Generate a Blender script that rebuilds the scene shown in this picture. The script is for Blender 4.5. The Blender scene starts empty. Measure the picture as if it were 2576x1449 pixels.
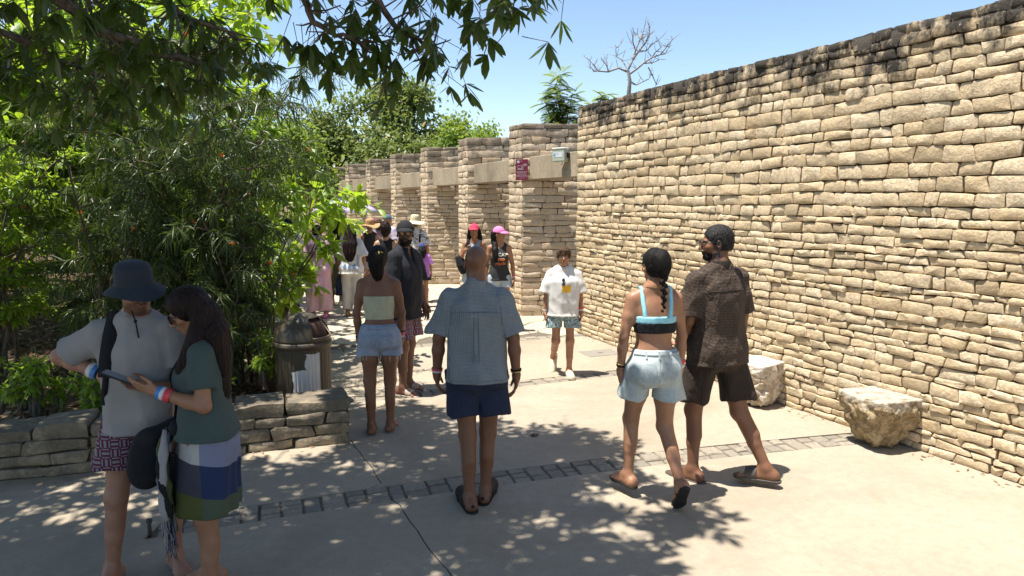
import bpy, math, random
import numpy as np
from mathutils import Vector, Matrix
from math import radians, sin, cos, pi

scene = bpy.context.scene
COL = scene.collection
random.seed(7)
RNG = np.random.default_rng(11)

# ------------------------------------------------------------------ camera, sky, sun, exposure
CAM_H = 2.04
F_PX, CX, CY = 1740.0, 1287.5, 724.5          # focal length in units of a 2575 px wide frame
PITCH = math.atan((CY - 509.0) / F_PX)
cam_data = bpy.data.cameras.new('camera')
cam_data.sensor_width = 36.0
cam_data.lens = 36.0 * F_PX / 2575.0
cam_data.clip_start = 0.05
cam_data.clip_end = 3000.0
cam = bpy.data.objects.new('camera', cam_data)
cam.location = (0, 0, CAM_H)
cam.rotation_euler = (pi / 2 - PITCH, 0, 0)
COL.objects.link(cam)
scene.camera = cam

SUN_TO = Vector((-0.28, -0.09, 1.0)).normalized()      # direction towards the sun: nearly overhead
SUN_ELEV = math.asin(SUN_TO.z)
world = bpy.data.worlds.new('World')
scene.world = world
world.use_nodes = True
wn = world.node_tree
wn.nodes.clear()
w_out = wn.nodes.new('ShaderNodeOutputWorld')
w_bg = wn.nodes.new('ShaderNodeBackground')
w_sky = wn.nodes.new('ShaderNodeTexSky')
w_sky.sky_type = 'NISHITA'
w_sky.sun_disc = False
w_sky.sun_elevation = SUN_ELEV
w_sky.sun_rotation = math.atan2(SUN_TO.x, SUN_TO.y)
w_sky.air_density = 1.0
w_sky.dust_density = 0.15
w_sky.ozone_density = 1.0
w_bg.inputs['Strength'].default_value = 0.09
wn.links.new(w_sky.outputs[0], w_bg.inputs[0])
wn.links.new(w_bg.outputs[0], w_out.inputs[0])

sun_data = bpy.data.lights.new('sun', 'SUN')
sun_data.energy = 4.7
sun_data.angle = radians(0.53)
sun_data.color = (1.0, 0.95, 0.87)
sun = bpy.data.objects.new('sun', sun_data)
sun.rotation_euler = SUN_TO.to_track_quat('Z', 'Y').to_euler()
sun.location = (0, 0, 30)
COL.objects.link(sun)

scene.view_settings.view_transform = 'Standard'
scene.view_settings.look = 'None'
scene.view_settings.exposure = 1.18
scene.view_settings.gamma = 1.0
scene.view_settings.use_curve_mapping = False
scene.render.engine = 'CYCLES'
scene.cycles.max_bounces = 8
scene.cycles.diffuse_bounces = 4
scene.cycles.transparent_max_bounces = 6
scene.cycles.sample_clamp_indirect = 6.0
scene.cycles.use_denoising = True

# ------------------------------------------------------------------ helpers
def ground_at(u, v, z=0.0):
    """world point at height z seen at (u, v) of the 2575 px wide frame (used to read sizes off the photograph)"""
    a = -(v - CY) / F_PX; b = (u - CX) / F_PX
    dy = cos(PITCH) + a * sin(PITCH); dz = -sin(PITCH) + a * cos(PITCH)
    t = (z - CAM_H) / dz
    return Vector((b * t, dy * t, z))

def point_at(u, v, Y):
    a = -(v - CY) / F_PX; b = (u - CX) / F_PX
    dy = cos(PITCH) + a * sin(PITCH); dz = -sin(PITCH) + a * cos(PITCH)
    t = Y / dy
    return Vector((b * t, Y, CAM_H + dz * t))

def tag(o, label=None, cat=None, group=None, kind=None):
    if label: o['label'] = label
    if cat: o['category'] = cat
    if group: o['group'] = group
    if kind: o['kind'] = kind
    return o

def empty(name, loc=(0, 0, 0), rz=0.0, label=None, cat=None, group=None):
    o = bpy.data.objects.new(name, None)
    o.empty_display_size = 0.1
    COL.objects.link(o)
    o.location = loc
    o.rotation_euler = (0, 0, rz)
    return tag(o, label, cat, group)

def link_mesh(name, me, m, parent=None, smooth=False):
    if m is not None and not me.materials:
        for mm in (m if isinstance(m, (list, tuple)) else [m]):
            me.materials.append(mm)
    if smooth:
        me.polygons.foreach_set('use_smooth', np.ones(len(me.polygons), dtype=bool))
    o = bpy.data.objects.new(name, me)
    COL.objects.link(o)
    if parent is not None:
        o.parent = parent
    return o

def mesh_py(name, V, F):
    me = bpy.data.meshes.new(name)
    me.from_pydata([tuple(map(float, v)) for v in V], [], F)
    return me

def mesh_np(name, V, F, attrs=None, cols=None):
    """V (n,3), F (m,k) uniform polygons; attrs: {name: per-vertex float array}; cols: {name: (n,3)}"""
    V = np.ascontiguousarray(V, dtype=np.float32); F = np.ascontiguousarray(F, dtype=np.int32)
    me = bpy.data.meshes.new(name)
    n, (m, k) = len(V), F.shape
    me.vertices.add(n); me.vertices.foreach_set('co', V.ravel())
    me.loops.add(m * k); me.loops.foreach_set('vertex_index', F.ravel())
    me.polygons.add(m)
    me.polygons.foreach_set('loop_start', np.arange(0, m * k, k, dtype=np.int32))
    try:
        me.polygons.foreach_set('loop_total', np.full(m, k, dtype=np.int32))
    except Exception:
        pass
    me.update(calc_edges=True)
    for nm, a in (attrs or {}).items():
        at = me.attributes.new(nm, 'FLOAT', 'POINT'); at.data.foreach_set('value', np.asarray(a, dtype=np.float32))
    for nm, a in (cols or {}).items():
        at = me.attributes.new(nm, 'FLOAT_COLOR', 'POINT')
        c = np.ones((n, 4), dtype=np.float32); c[:, :3] = a
        at.data.foreach_set('color', c.ravel())
    return me

class MB:
    """collects polygons for one mesh"""
    def __init__(s): s.v = []; s.f = []
    def add(s, vs, fs):
        b = len(s.v); s.v += [tuple(v) for v in vs]; s.f += [[i + b for i in f] for f in fs]; return s
    def box(s, lo, hi, M=None):
        x0, y0, z0 = lo; x1, y1, z1 = hi
        vs = [Vector(p) for p in ((x0,y0,z0),(x1,y0,z0),(x1,y1,z0),(x0,y1,z0),(x0,y0,z1),(x1,y0,z1),(x1,y1,z1),(x0,y1,z1))]
        if M is not None: vs = [M @ v for v in vs]
        return s.add(vs, [[0,3,2,1],[4,5,6,7],[0,1,5,4],[1,2,6,5],[2,3,7,6],[3,0,4,7]])
    def tube(s, pts, rad, sides=8, cap=True, ell=None):
        pts = [Vector(p) for p in pts]
        if not isinstance(rad, (list, tuple)): rad = [rad] * len(pts)
        b = len(s.v); ref = None
        for i, p in enumerate(pts):
            d = (pts[min(i + 1, len(pts) - 1)] - pts[max(i - 1, 0)]).normalized()
            if ref is None: ref = d.orthogonal().normalized()
            ref = (ref - d * ref.dot(d)); ref = ref.normalized() if ref.length > 1e-6 else d.orthogonal().normalized()
            q = d.cross(ref)
            for k in range(sides):
                a = 2 * pi * k / sides
                s.v.append(tuple(p + (ref * cos(a) + q * sin(a)) * rad[i]))
        for i in range(len(pts) - 1):
            for k in range(sides):
                k2 = (k + 1) % sides
                s.f.append([b + i * sides + k, b + i * sides + k2, b + (i + 1) * sides + k2, b + (i + 1) * sides + k])
        if cap:
            s.f.append([b + k for k in range(sides)][::-1])
            s.f.append([b + (len(pts) - 1) * sides + k for k in range(sides)])
        return s
    def lathe(s, prof, sides=24, M=None, a0=0.0, a1=2 * pi, rfun=None):
        b = len(s.v); full = abs(a1 - a0 - 2 * pi) < 1e-6
        n = sides if full else sides + 1
        for (r, z) in prof:
            for k in range(n):
                a = a0 + (a1 - a0) * k / sides
                rr = r * (rfun(a, z) if rfun else 1.0)
                p = Vector((rr * cos(a), rr * sin(a), z))
                s.v.append(tuple(M @ p if M is not None else p))
        for i in range(len(prof) - 1):
            for k in range(sides):
                k2 = (k + 1) % n
                s.f.append([b + i * n + k, b + i * n + k2, b + (i + 1) * n + k2, b + (i + 1) * n + k])
        return s
    def build(s, name, m, parent=None, smooth=False):
        return link_mesh(name, mesh_py(name, s.v, s.f), m, parent, smooth)

def bevel(o, w=0.004, seg=2):
    md = o.modifiers.new('bevel', 'BEVEL'); md.width = w; md.segments = seg; md.limit_method = 'ANGLE'; md.angle_limit = radians(40)
    return o

# ------------------------------------------------------------------ material helpers
class Mat:
    def __init__(s, name):
        s.m = bpy.data.materials.new(name); s.m.use_nodes = True
        s.nt = s.m.node_tree; s.b = s.nt.nodes['Principled BSDF']; s.out = s.nt.nodes['Material Output']
        s._tc = None
    def n(s, typ, props=None, **ins):
        nd = s.nt.nodes.new('ShaderNode' + typ)
        for k, v in (props or {}).items(): setattr(nd, k, v)
        for k, v in ins.items():
            key = int(k[1:]) if k[0] == 'i' and k[1:].isdigit() else k.replace('_', ' ')
            s.put(nd.inputs[key], v)
        return nd
    def put(s, sock, v):
        if isinstance(v, bpy.types.NodeSocket): s.nt.links.new(v, sock)
        elif hasattr(v, 'outputs'): s.nt.links.new(v.outputs[0], sock)
        else:
            if isinstance(v, (tuple, list)) and len(v) == 3 and sock.type == 'RGBA': v = (*v, 1)
            sock.default_value = v
    def obj(s):
        if s._tc is None: s._tc = s.nt.nodes.new('ShaderNodeTexCoord')
        return s._tc.outputs['Object']
    def pos(s): return s.n('NewGeometry').outputs['Position']
    def mapping(s, vec, scale=(1, 1, 1), rot=(0, 0, 0), loc=(0, 0, 0)):
        return s.n('Mapping', Vector=vec, Scale=scale, Rotation=rot, Location=loc).outputs[0]
    def noise(s, vec, scale=5.0, detail=3.0, rough=0.55, dist=0.0):
        return s.n('TexNoise', Vector=vec, Scale=scale, Detail=detail, Roughness=rough, Distortion=dist).outputs[0]
    def ramp(s, fac, stops, interp='LINEAR'):
        nd = s.n('ValToRGB', i0=fac); cr = nd.color_ramp; cr.interpolation = interp
        while len(cr.elements) < len(stops): cr.elements.new(0.5)
        for e, (p, c) in zip(cr.elements, stops):
            e.position = p
            e.color = (*c, 1) if isinstance(c, (tuple, list)) else (c, c, c, 1)
        return nd.outputs[0]
    def mix(s, fac, a, b, mode='MIX'):
        nd = s.nt.nodes.new('ShaderNodeMix'); nd.data_type = 'RGBA'; nd.blend_type = mode
        s.put(nd.inputs[0], fac); s.put(nd.inputs[6], a); s.put(nd.inputs[7], b)
        return nd.outputs[2]
    def math(s, op, a, b=0.0, c=0.0, clamp=False):
        nd = s.n('Math', {'operation': op, 'use_clamp': clamp}, i0=a, i1=b, i2=c); return nd.outputs[0]
    def attr(s, name, out='Fac'): 
        nd = s.n('Attribute', {'attribute_name': name}); return nd.outputs[out]
    def sep(s, vec):
        nd = s.n('SeparateXYZ', i0=vec); return nd.outputs[0], nd.outputs[1], nd.outputs[2]
    def comb(s, x, y, z): return s.n('CombineXYZ', i0=x, i1=y, i2=z).outputs[0]
    def color(s, c): s.put(s.b.inputs['Base Color'], c); return s
    def rough(s, r): s.put(s.b.inputs['Roughness'], r); return s
    def spec(s, r): s.put(s.b.inputs['Specular IOR Level'], r); return s
    def bump(s, h, strength=0.5, dist=0.01, prev=None):
        nd = s.n('Bump', Strength=strength, Distance=dist, Height=h)
        if prev is not None: s.put(nd.inputs['Normal'], prev)
        s.put(s.b.inputs['Normal'], nd); return nd.outputs[0]

def plain(name, c, rough=0.6, spec=0.4, metal=0.0, nscale=0.0, namt=0.15, bump=0.0):
    M = Mat(name)
    if nscale:
        t = M.noise(M.obj(), nscale, 4.0)
        M.color(M.mix(t, tuple(x * (1 - namt) for x in c), tuple(min(1, x * (1 + namt)) for x in c)))
        if bump: M.bump(t, bump, 0.005)
    else: M.color(c)
    M.rough(rough).spec(spec); M.b.inputs['Metallic'].default_value = metal
    return M.m

def vnoise(p, f, seed=0.0):
    """cheap smooth pseudo noise in [-1,1] for arrays (...,3)"""
    x, y, z = p[..., 0] * f + seed, p[..., 1] * f + seed * 1.7, p[..., 2] * f + seed * 2.3
    return (np.sin(x * 1.9 + 1.3 * np.sin(y * 1.7 + .5 * z)) + np.sin(y * 2.3 + 1.1 * np.sin(z * 1.3 + .7 * x)) + np.sin(z * 2.1 + 1.2 * np.sin(x * 1.5 + .9 * y))) / 3.0
# ================================================================== stone and concrete materials
def stone_mat(name, top=3.5, ca=(.66,.52,.335), cb=(.58,.44,.265), cc=(.70,.58,.405), stain=1.0, grey=0.42, moss=0.0):
    M = Mat(name)
    P = M.pos(); r = M.attr('rnd')
    base = M.ramp(r, [(0.0, cb), (0.35, ca), (0.7, cc), (0.9, ca), (1.0, tuple(x * .62 for x in cb))])
    n1 = M.noise(P, 9.0, 5.0, 0.6)
    n2 = M.noise(P, 34.0, 5.0, 0.65, 0.6)
    n3 = M.noise(M.mapping(P, (2.2, 2.2, 1.0)), 2.4, 5.0, 0.65)
    base = M.mix(M.ramp(n1, [(0.45, 0.0), (0.68, grey)]), base, (.37,.325,.25))
    base = M.mix(M.ramp(n2, [(0.42, 0.55), (0.62, 0.0)]), base, (.39,.29,.175))
    base = M.mix(M.ramp(M.noise(P, 60.0, 3.0, .7), [(0.62, 0.0), (0.74, 0.55)]), base, (.66,.58,.45))
    z = M.sep(P)[2]
    if stain:
        # black lichen and run-off below the coping: a stain with its own ragged shape
        h = M.math('ADD', M.math('SUBTRACT', z, top), M.math('MULTIPLY', M.math('SUBTRACT', n3, 0.5), 1.9))
        h = M.math('ADD', h, M.math('MULTIPLY', M.math('SUBTRACT', n2, 0.5), .5))
        k = M.ramp(M.math('ADD', M.math('MULTIPLY', h, 0.5), 0.5), [(0.27, 0.0), (0.45, 0.95 * stain)])
        base = M.mix(k, base, (.032,.029,.027))
        w = M.ramp(M.noise(P, 13.0, 4.0, .7, .8), [(0.66, 0.0), (0.70, .7)])
        base = M.mix(w, base, (.60,.57,.50))
    if moss:
        base = M.mix(M.ramp(M.noise(P, 7.0, 5.0, .65, .5), [(0.40, 0.0), (0.62, moss)]), base, (.085,.08,.065))
    M.color(base).rough(0.9).spec(0.2)
    b1 = M.bump(n1, 0.35, 0.02)
    M.bump(n2, 0.8, 0.014, b1)
    return M.m

M_WALL = stone_mat('limestone_wall')
M_PIER = stone_mat('limestone_pier', 3.4, (.64,.505,.36), (.57,.44,.30), (.69,.57,.43), 0.55, 0.2)
M_PLANT = stone_mat('limestone_planter', 0.45, (.30,.25,.18), (.23,.19,.13), (.36,.31,.23), 0.45, .5, .6)
M_CORE = plain('wall_core', (.10, .075, .05), .95, .1)

def concrete_mat(name, c=(.37,.312,.236), dark=(.305,.256,.19)):
    M = Mat(name); P = M.pos()
    a = M.noise(P, 1.1, 5.0, .6); b = M.noise(P, 90.0, 3.0, .6); d = M.noise(P, 14.0, 4.0, .6)
    base = M.mix(M.ramp(a, [(0.3, 0.0), (0.7, 1.0)]), dark, c)
    base = M.mix(M.ramp(d, [(0.35, .45), (0.6, 0.0)]), base, tuple(x * .70 for x in c))
    base = M.mix(M.ramp(b, [(0.60, 0.0), (0.72, .6)]), base, (.58,.52,.43))
    base = M.mix(M.ramp(b, [(0.26, .6), (0.38, 0.0)]), base, (.19,.165,.13))
    st = M.noise(P, .55, 6.0, .7, .8)
    base = M.mix(M.ramp(st, [(0.32, .60), (0.52, 0.0)]), base, (.22,.18,.13))
    v = M.n('TexVoronoi', {'feature': 'F1'}, Vector=M.mapping(P, (1, 1, 0)), Scale=1.9, Randomness=1.0)
    base = M.mix(M.math('MULTIPLY', M.math('LESS_THAN', v.outputs['Distance'], M.math('MULTIPLY', M.noise(P, 3.0, 1), .045)), .55), base, (.10,.085,.07))
    M.color(base).rough(0.85).spec(0.25)
    M.bump(b, 0.4, 0.005, M.bump(d, .35, .012))
    return M.m
M_CONC = concrete_mat('path_concrete')
M_PAVER = Mat('paver_stone')
_P = M_PAVER.pos(); _r = M_PAVER.attr('rnd')
_c = M_PAVER.ramp(_r, [(0, (.235,.205,.165)), (.5, (.315,.272,.212)), (1, (.205,.185,.15))])
_n = M_PAVER.noise(_P, 30, 5, .65)
M_PAVER.color(M_PAVER.mix(M_PAVER.ramp(_n, [(.4, .5), (.6, 0)]), _c, (.16,.14,.11))).rough(.9).spec(.2); M_PAVER.bump(_n, .6, .012)
M_PAVER = M_PAVER.m
M_FLAG = Mat('flagstone')
_P = M_FLAG.pos(); _r = M_FLAG.attr('rnd')
_c = M_FLAG.ramp(_r, [(0, (.44,.37,.275)), (.5, (.50,.425,.32)), (1, (.40,.345,.26))])
_n = M_FLAG.noise(_P, 16, 5, .65)
M_FLAG.color(M_FLAG.mix(M_FLAG.ramp(_n, [(.35, .45), (.6, 0)]), _c, (.24,.20,.15))).rough(.88).spec(.2); M_FLAG.bump(_n, .6, .02)
M_FLAG = M_FLAG.m

# ground sheet: dry soil with leaf litter colours, far ground too
_m = Mat('soil_litter'); _P = _m.pos()
_a = _m.noise(_P, 26, 6, .75, .4); _b = _m.noise(_P, 2.2, 4, .6)
_c = _m.ramp(_a, [(.28, (.035,.025,.016)), (.45, (.11,.075,.045)), (.58, (.22,.155,.10)), (.72, (.34,.27,.19))])
_m.color(_m.mix(_m.ramp(_b, [(.4, .5), (.65, 0)]), _c, (.05,.04,.025))).rough(.95).spec(.1); _m.bump(_a, .9, .03)
M_SOIL = _m.m
_m = Mat('flagstone_far'); _P = _m.pos()
_v = _m.n('TexVoronoi', {'feature': 'DISTANCE_TO_EDGE'}, Vector=_m.mapping(_P, (1, 1, 0)), Scale=2.1).outputs[0]
_a = _m.noise(_P, 12, 5, .65)
_c = _m.mix(_a, (.36,.31,.24), (.47,.41,.32))
_m.color(_m.mix(_m.ramp(_v, [(0.0, 1.0), (.035, 0.0)]), _c, (.16,.13,.10))).rough(.9).spec(.2); _m.bump(_a, .5, .02)
M_FLAG_FAR = _m.m
M_JOINT = plain('joint_mortar', (.13,.11,.086), .95, .1, 0, 20, .3)

# ================================================================== ground
me = mesh_py('ground', [(-400,-60,-.10),(400,-60,-.10),(400,900,-.10),(-400,900,-.10)], [[0,1,2,3]])
tag(link_mesh('ground', me, M_SOIL), 'dry brown soil under the whole place', None, None, 'structure')

# path bed (dark joint level), slabs and pavers sit on it
PATH = [(-9,-4),(7,-4),(6.9,2),(5.2,2.6),(3.2,6.8),(1.4,10.9),(2.5,12.0),(1.0,16),(-8,34),(-16,46),(-19,46),(-11.5,30),(-6.6,18.6),(-4.4,12.5),(-2.6,8.6),(-1.75,6.0),(-3.7,5.0),(-9,4.2)]
path = tag(link_mesh('path', mesh_py('path', [(x, y, -.012) for x, y in PATH], [list(range(len(PATH)))]), M_JOINT), 'pale concrete and stone footpath between planting and wall', None, None, 'structure')
me = mesh_py('far_paving', [(x, y, -.006) for x, y in [(-3.7,15.2),(2.2,12.6),(1.0,16),(-8,34),(-16,46),(-19,46),(-11.5,30),(-6.6,18.6)]], [list(range(8))])
tag(link_mesh('far_paving', me, M_FLAG_FAR, path), kind='stuff')

def wobble_line(p, q, n, amp, seed):
    rr = random.Random(seed); p = Vector(p); q = Vector(q); out = []
    d = (q - p); nn = Vector((-d.y, d.x)).normalized()
    for i in range(n + 1):
        t = i / n
        out.append(p + d * t + nn * (rr.uniform(-amp, amp) if 0 < i < n else 0))
    return out

# strip centre lines across the path (x -> y), read off the photograph
def strip1(x): return 4.98 + .335 * x - .018 * x * x + (.10 if False else 0)
def strip2(x): return 7.62 + .40 * x + .02 * x * x
def strip3(x): return 10.2 + .335 * x
def poly_slab(name, pts, m, parent, z=0.0, t=.05):
    pts = [(float(p[0]), float(p[1])) for p in pts]; n = len(pts)
    V = [(x, y, z) for x, y in pts] + [(x, y, z - t) for x, y in pts]
    return link_mesh(name, mesh_py(name, V, [list(range(n))] + [[i, i + n, (i + 1) % n + n, (i + 1) % n] for i in range(n)]), m, parent)

HW = .14
def xs(a, b, n): return [a + (b - a) * i / n for i in range(n + 1)]
def edge(fn, off, a, b, n=24): return [(x, fn(x) + off) for x in xs(a, b, n)]
seam = wobble_line((-1.38, 5.74), (-.76, 4.48), 10, .012, 3) + wobble_line((-.76, 4.48), (-.20, 3.28), 10, .012, 4)[1:] + wobble_line((-.20, 3.28), (1.4, -.2), 8, .01, 5)[1:]
def seam_x(y):
    for a, b in zip(seam[:-1], seam[1:]):
        if b.y <= y <= a.y: return a.x + (b.x - a.x) * (y - a.y) / (b.y - a.y)
    return seam[-1].x
def clip_seam(y0, y1, side):
    return [(p.x + side * .005, p.y) for p in seam if y0 < p.y < y1]
xsA = -.83
# slabs near the camera, left and right of the crack
s_lo = [p for p in clip_seam(-1, strip1(xsA) - HW - .03, -1)]
poly_slab('slab', [(-8.9,-3.9),(1.38,-3.9)] + s_lo[::-1] + edge(strip1, -HW, xsA, -8.9, 30), M_CONC, path)
s_lo = [p for p in clip_seam(-1, strip1(xsA) - HW - .03, 1)]
poly_slab('slab', [(6.85,-3.9),(6.8,2),(5.15,2.7)] + edge(strip1, -HW, 3.35, xsA + .012, 30) + s_lo + [(1.40,-3.9)], M_CONC, path)
xsB = -1.02
s_up = [p for p in clip_seam(strip1(xsB) + HW + .03, 5.73, -1)]
poly_slab('slab', edge(strip1, HW, -8.9, xsB, 30) + s_up[::-1] + [(-1.39,5.76),(-1.8,6.0),(-3.7,5.0),(-8.9,4.25)], M_CONC, path)
s_up = [p for p in clip_seam(strip1(xsB) + HW + .03, 5.73, 1)]
poly_slab('slab', edge(strip1, HW, xsB + .012, 3.2, 30) + [(3.1,6.9)] + [(2.85, strip2(2.85) - .13)] + edge(strip2, -.13, 2.8, -1.9, 30) + [(-1.78,6.02),(-1.375,5.76)] + s_up, M_CONC, path)
poly_slab('slab', edge(strip2, .13, -2.15, 2.45, 30) + [(1.3,10.6)] + edge(strip3, -.13, 1.25, -3.05, 30), M_CONC, path)

def paver_mesh(pts, h, rr):
    c = Vector((sum(p[0] for p in pts) / 4, sum(p[1] for p in pts) / 4))
    V = []
    for k, (s, z) in enumerate(((1.0, -.05), (1.0, h - .010), (.90, h))):
        for p in pts:
            q = c + (Vector(p[:2]) - c) * s
            V.append((q.x, q.y, z + (rr.uniform(-.004, .004) if k == 2 else 0)))
    F = [[8, 9, 10, 11]]
    for r in (0, 4):
        F += [[r + i, r + (i + 1) % 4, r + 4 + (i + 1) % 4, r + 4 + i] for i in range(4)]
    me = mesh_py('paver', V, F)
    at = me.attributes.new('rnd', 'FLOAT', 'POINT'); at.data.foreach_set('value', [rr.random()] * len(V))
    return me

def paver_strip(fn, x0, x1, hw, seed, cell=(.10, .165)):
    rr = random.Random(seed); x = x0
    while x < x1:
        w = rr.uniform(*cell); sl = (fn(x + w) - fn(x)) / w
        def pt(xx, o): return (xx + rr.uniform(-.006, .006) - sl * o * .9, fn(xx) + o + rr.uniform(-.006, .006))
        g = .007; cut = rr.choice([None, .0, .25, -.25, .1, -.1])
        rows = [(-hw + g, hw - g)] if cut is None else [(-hw + g, cut * hw - g), (cut * hw + g, hw - g)]
        if cut == .0: rows = [(-hw + g, -.34 * hw - g), (-.34 * hw + g, .3 * hw - g), (.3 * hw + g, hw - g)]
        for (a, b) in rows:
            pts = [pt(x + g, a), pt(x + w - g, a), pt(x + w - g, b), pt(x + g, b)]
            link_mesh('paver', paver_mesh(pts, rr.uniform(-.008, .004), rr), M_PAVER, path)
        x += w
poly_slab('slab', edge(strip1, -HW + .001, -8.9, -2.25, 20) + edge(strip1, HW - .001, -2.25, -8.9, 20), M_CONC, path)
paver_strip(strip1, -2.24, 3.25, HW - .006, 5)
paver_strip(strip2, -2.1, 2.55, .124, 6, (.13, .19))
paver_strip(strip3, -3.1, 1.25, .124, 8, (.15, .22))

# irregular flagstones beyond the last strip: cells of a jittered point set, clipped against their neighbours
def flagstones():
    rr = random.Random(21); pts = []
    y = 9.6
    while y < 16.4:
        x = -7.2 + rr.uniform(0, .3)
        while x < 2.6:
            pts.append(Vector((x + rr.uniform(-.16, .16), y + rr.uniform(-.13, .13)))); x += rr.uniform(.42, .62)
        y += .40
    def inside(p):
        left = np.interp(p.y, [8.6, 12.5, 18.6], [-2.6, -4.4, -6.6]); right = np.interp(p.y, [10.9, 12.0, 16.0], [1.25, 1.9, .6])
        return left < p.x < right and p.y > strip3(p.x) + .34 and p.y < 15.9 + .0 * p.x
    cnt = 0
    for i, p in enumerate(pts):
        if not inside(p): continue
        poly = [p + Vector(d) for d in ((-.6,-.6),(.6,-.6),(.6,.6),(-.6,.6))]
        for j, q in enumerate(pts):
            if i == j or (q - p).length > 1.2: continue
            n = (q - p); m = p + n * .5; n = n.normalized(); out = []
            for a, b in zip(poly, poly[1:] + poly[:1]):
                da, db = (a - m).dot(n) + .012, (b - m).dot(n) + .012
                if da <= 0: out.append(a)
                if da * db < 0: out.append(a + (b - a) * (da / (da - db)))
            poly = out
            if len(poly) < 3: break
        if len(poly) < 3 or cnt > 295: continue
        cnt += 1
        h = rr.uniform(-.004, .010); n = len(poly)
        V = [(v.x, v.y, -.04) for v in poly] + [(v.x, v.y, h - .01) for v in poly] + [(*(p + (v - p) * .93), h + rr.uniform(-.004, .004)) for v in poly]
        F = [[2 * n + k for k in range(n)]]
        for r in (0, n): F += [[r + k, r + (k + 1) % n, r + n + (k + 1) % n, r + n + k] for k in range(n)]
        me = mesh_py('flagstone', V, F)
        at = me.attributes.new('rnd', 'FLOAT', 'POINT'); at.data.foreach_set('value', [rr.random()] * len(V))
        link_mesh('flagstone', me, M_FLAG, path)
flagstones()

# ================================================================== dry stone walls
OUT10 = [(.10, 0), (.5, 0), (.90, 0), (1, .09), (1, .91), (.90, 1), (.5, 1), (.10, 1), (0, .91), (0, .09)]
def stone_shape(q, rr, gap=.0042, bulge=.03, depth=.08, rough=1.0):
    """q: corners (u,v) bl, br, tr, tl -> vertices (u,v,n) and faces of one faced stone"""
    w = q[1][0] - q[0][0]; h = q[3][1] - q[0][1]
    cu = sum(p[0] for p in q) / 4; cv = sum(p[1] for p in q) / 4
    rim = []
    cr = rr.uniform(.6, 1.5)
    for (a, b) in OUT10:
        a2 = .5 + (a - .5) ; b2 = b
        # corner roundness follows the stone's smaller side
        if a in (.10, .90): cr = rr.uniform(.4, 2.2)
        elif a in (0, 1): b2 = (.03 + .16 * rr.random() ** 2) if b < .5 else 1 - (.03 + .16 * rr.random() ** 2)
        if a in (.10, .90): a2 = (min(.2, .014 * cr / max(w, .01)) if a < .5 else 1 - min(.2, .014 * cr / max(w, .01)))
        u = (q[0][0] * (1 - a2) + q[1][0] * a2) * (1 - b2) + (q[3][0] * (1 - a2) + q[2][0] * a2) * b2
        v = (q[0][1] * (1 - a2) + q[1][1] * a2) * (1 - b2) + (q[3][1] * (1 - a2) + q[2][1] * a2) * b2
        u += (gap if u < cu else -gap) + rr.uniform(-.008, .008) * rough
        v += (gap if v < cv else -gap) + rr.uniform(-.006, .006) * rough
        rim.append((u, v))
    out = rr.uniform(-.009, .012)
    tilt = rr.uniform(-.035, .035); tiltv = rr.uniform(-.05, .06)
    fr = [out + bulge * (.35 + .25 * rr.random()) + (u - cu) * tilt + (v - cv) * tiltv for u, v in rim]
    V = [(u, v, -depth) for u, v in rim] + [(u, v, f) for (u, v), f in zip(rim, fr)]
    ins = min(.013, .16 * min(w, h)) * rr.uniform(.6, 1.5)
    for (u, v), f in zip(rim, fr):
        du = (u - cu); dv = (v - cv); L = math.hypot(du, dv) + 1e-6
        V.append((u - du / L * ins, v - dv / L * ins, f + bulge * rr.uniform(.25, .55)))
    V.append((cu + rr.uniform(-.2, .2) * w, cv + rr.uniform(-.15, .15) * h, out + bulge * rr.uniform(.7, 1.6)))
    F = []
    for r in (0, 10):
        F += [[r + k, r + (k + 1) % 10, r + 10 + (k + 1) % 10, r + 10 + k] for k in range(10)]
    F += [[20 + k, 20 + (k + 1) % 10, 30] for k in range(10)]
    return V, F

def wall_courses(L, H, ch, sl, seed, u0=0.0, wav=.016):
    """course layout -> list of stone quads"""
    rr = random.Random(seed); v = 0.0; bounds = [0.0]
    while v < H - .05:
        c = rr.uniform(*(ch(v) if callable(ch) else ch)); v += c; bounds.append(v)
    bounds[-1] = H
    if len(bounds) > 2 and bounds[-1] - bounds[-2] < .06: bounds.pop(-2)
    ph = [(rr.uniform(0, 6), rr.uniform(0, 6), rr.uniform(.7, 1.3)) for _ in bounds]
    def B(k, u):
        if k == 0: return 0.0
        a, b, s = ph[k]
        return bounds[k] + wav * s * (.6 * sin(u * 2.1 + a) + .4 * sin(u * 5.3 + b)) * (1.0 if k < len(bounds) - 1 else .8)
    stones = []
    for k in range(len(bounds) - 1):
        hgt = bounds[k + 1] - bounds[k]; u = u0 + (-rr.uniform(0, .15) if u0 == 0 else 0); first = True
        u = u0
        cuts = [u]
        while u < u0 + L:
            w = rr.uniform(*sl) * (.75 + 2.3 * hgt) * rr.choice([.62, 1, 1, 1.15])
            u += w; cuts.append(u)
        cuts[-1] = u0 + L
        if len(cuts) > 2 and cuts[-1] - cuts[-2] < .09: cuts.pop(-2)
        lean = [0] + [rr.uniform(-.012, .012) for _ in cuts[1:-1]] + [0]
        for i in range(len(cuts) - 1):
            a, b = cuts[i], cuts[i + 1]; la, lb = lean[i], lean[i + 1]
            stones.append([(a - la, B(k, a)), (b - lb, B(k, b)), (b + lb, B(k + 1, b)), (a + la, B(k + 1, a))])
    return stones

def to_world(V, surf): return [surf(*v) for v in V]

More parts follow.
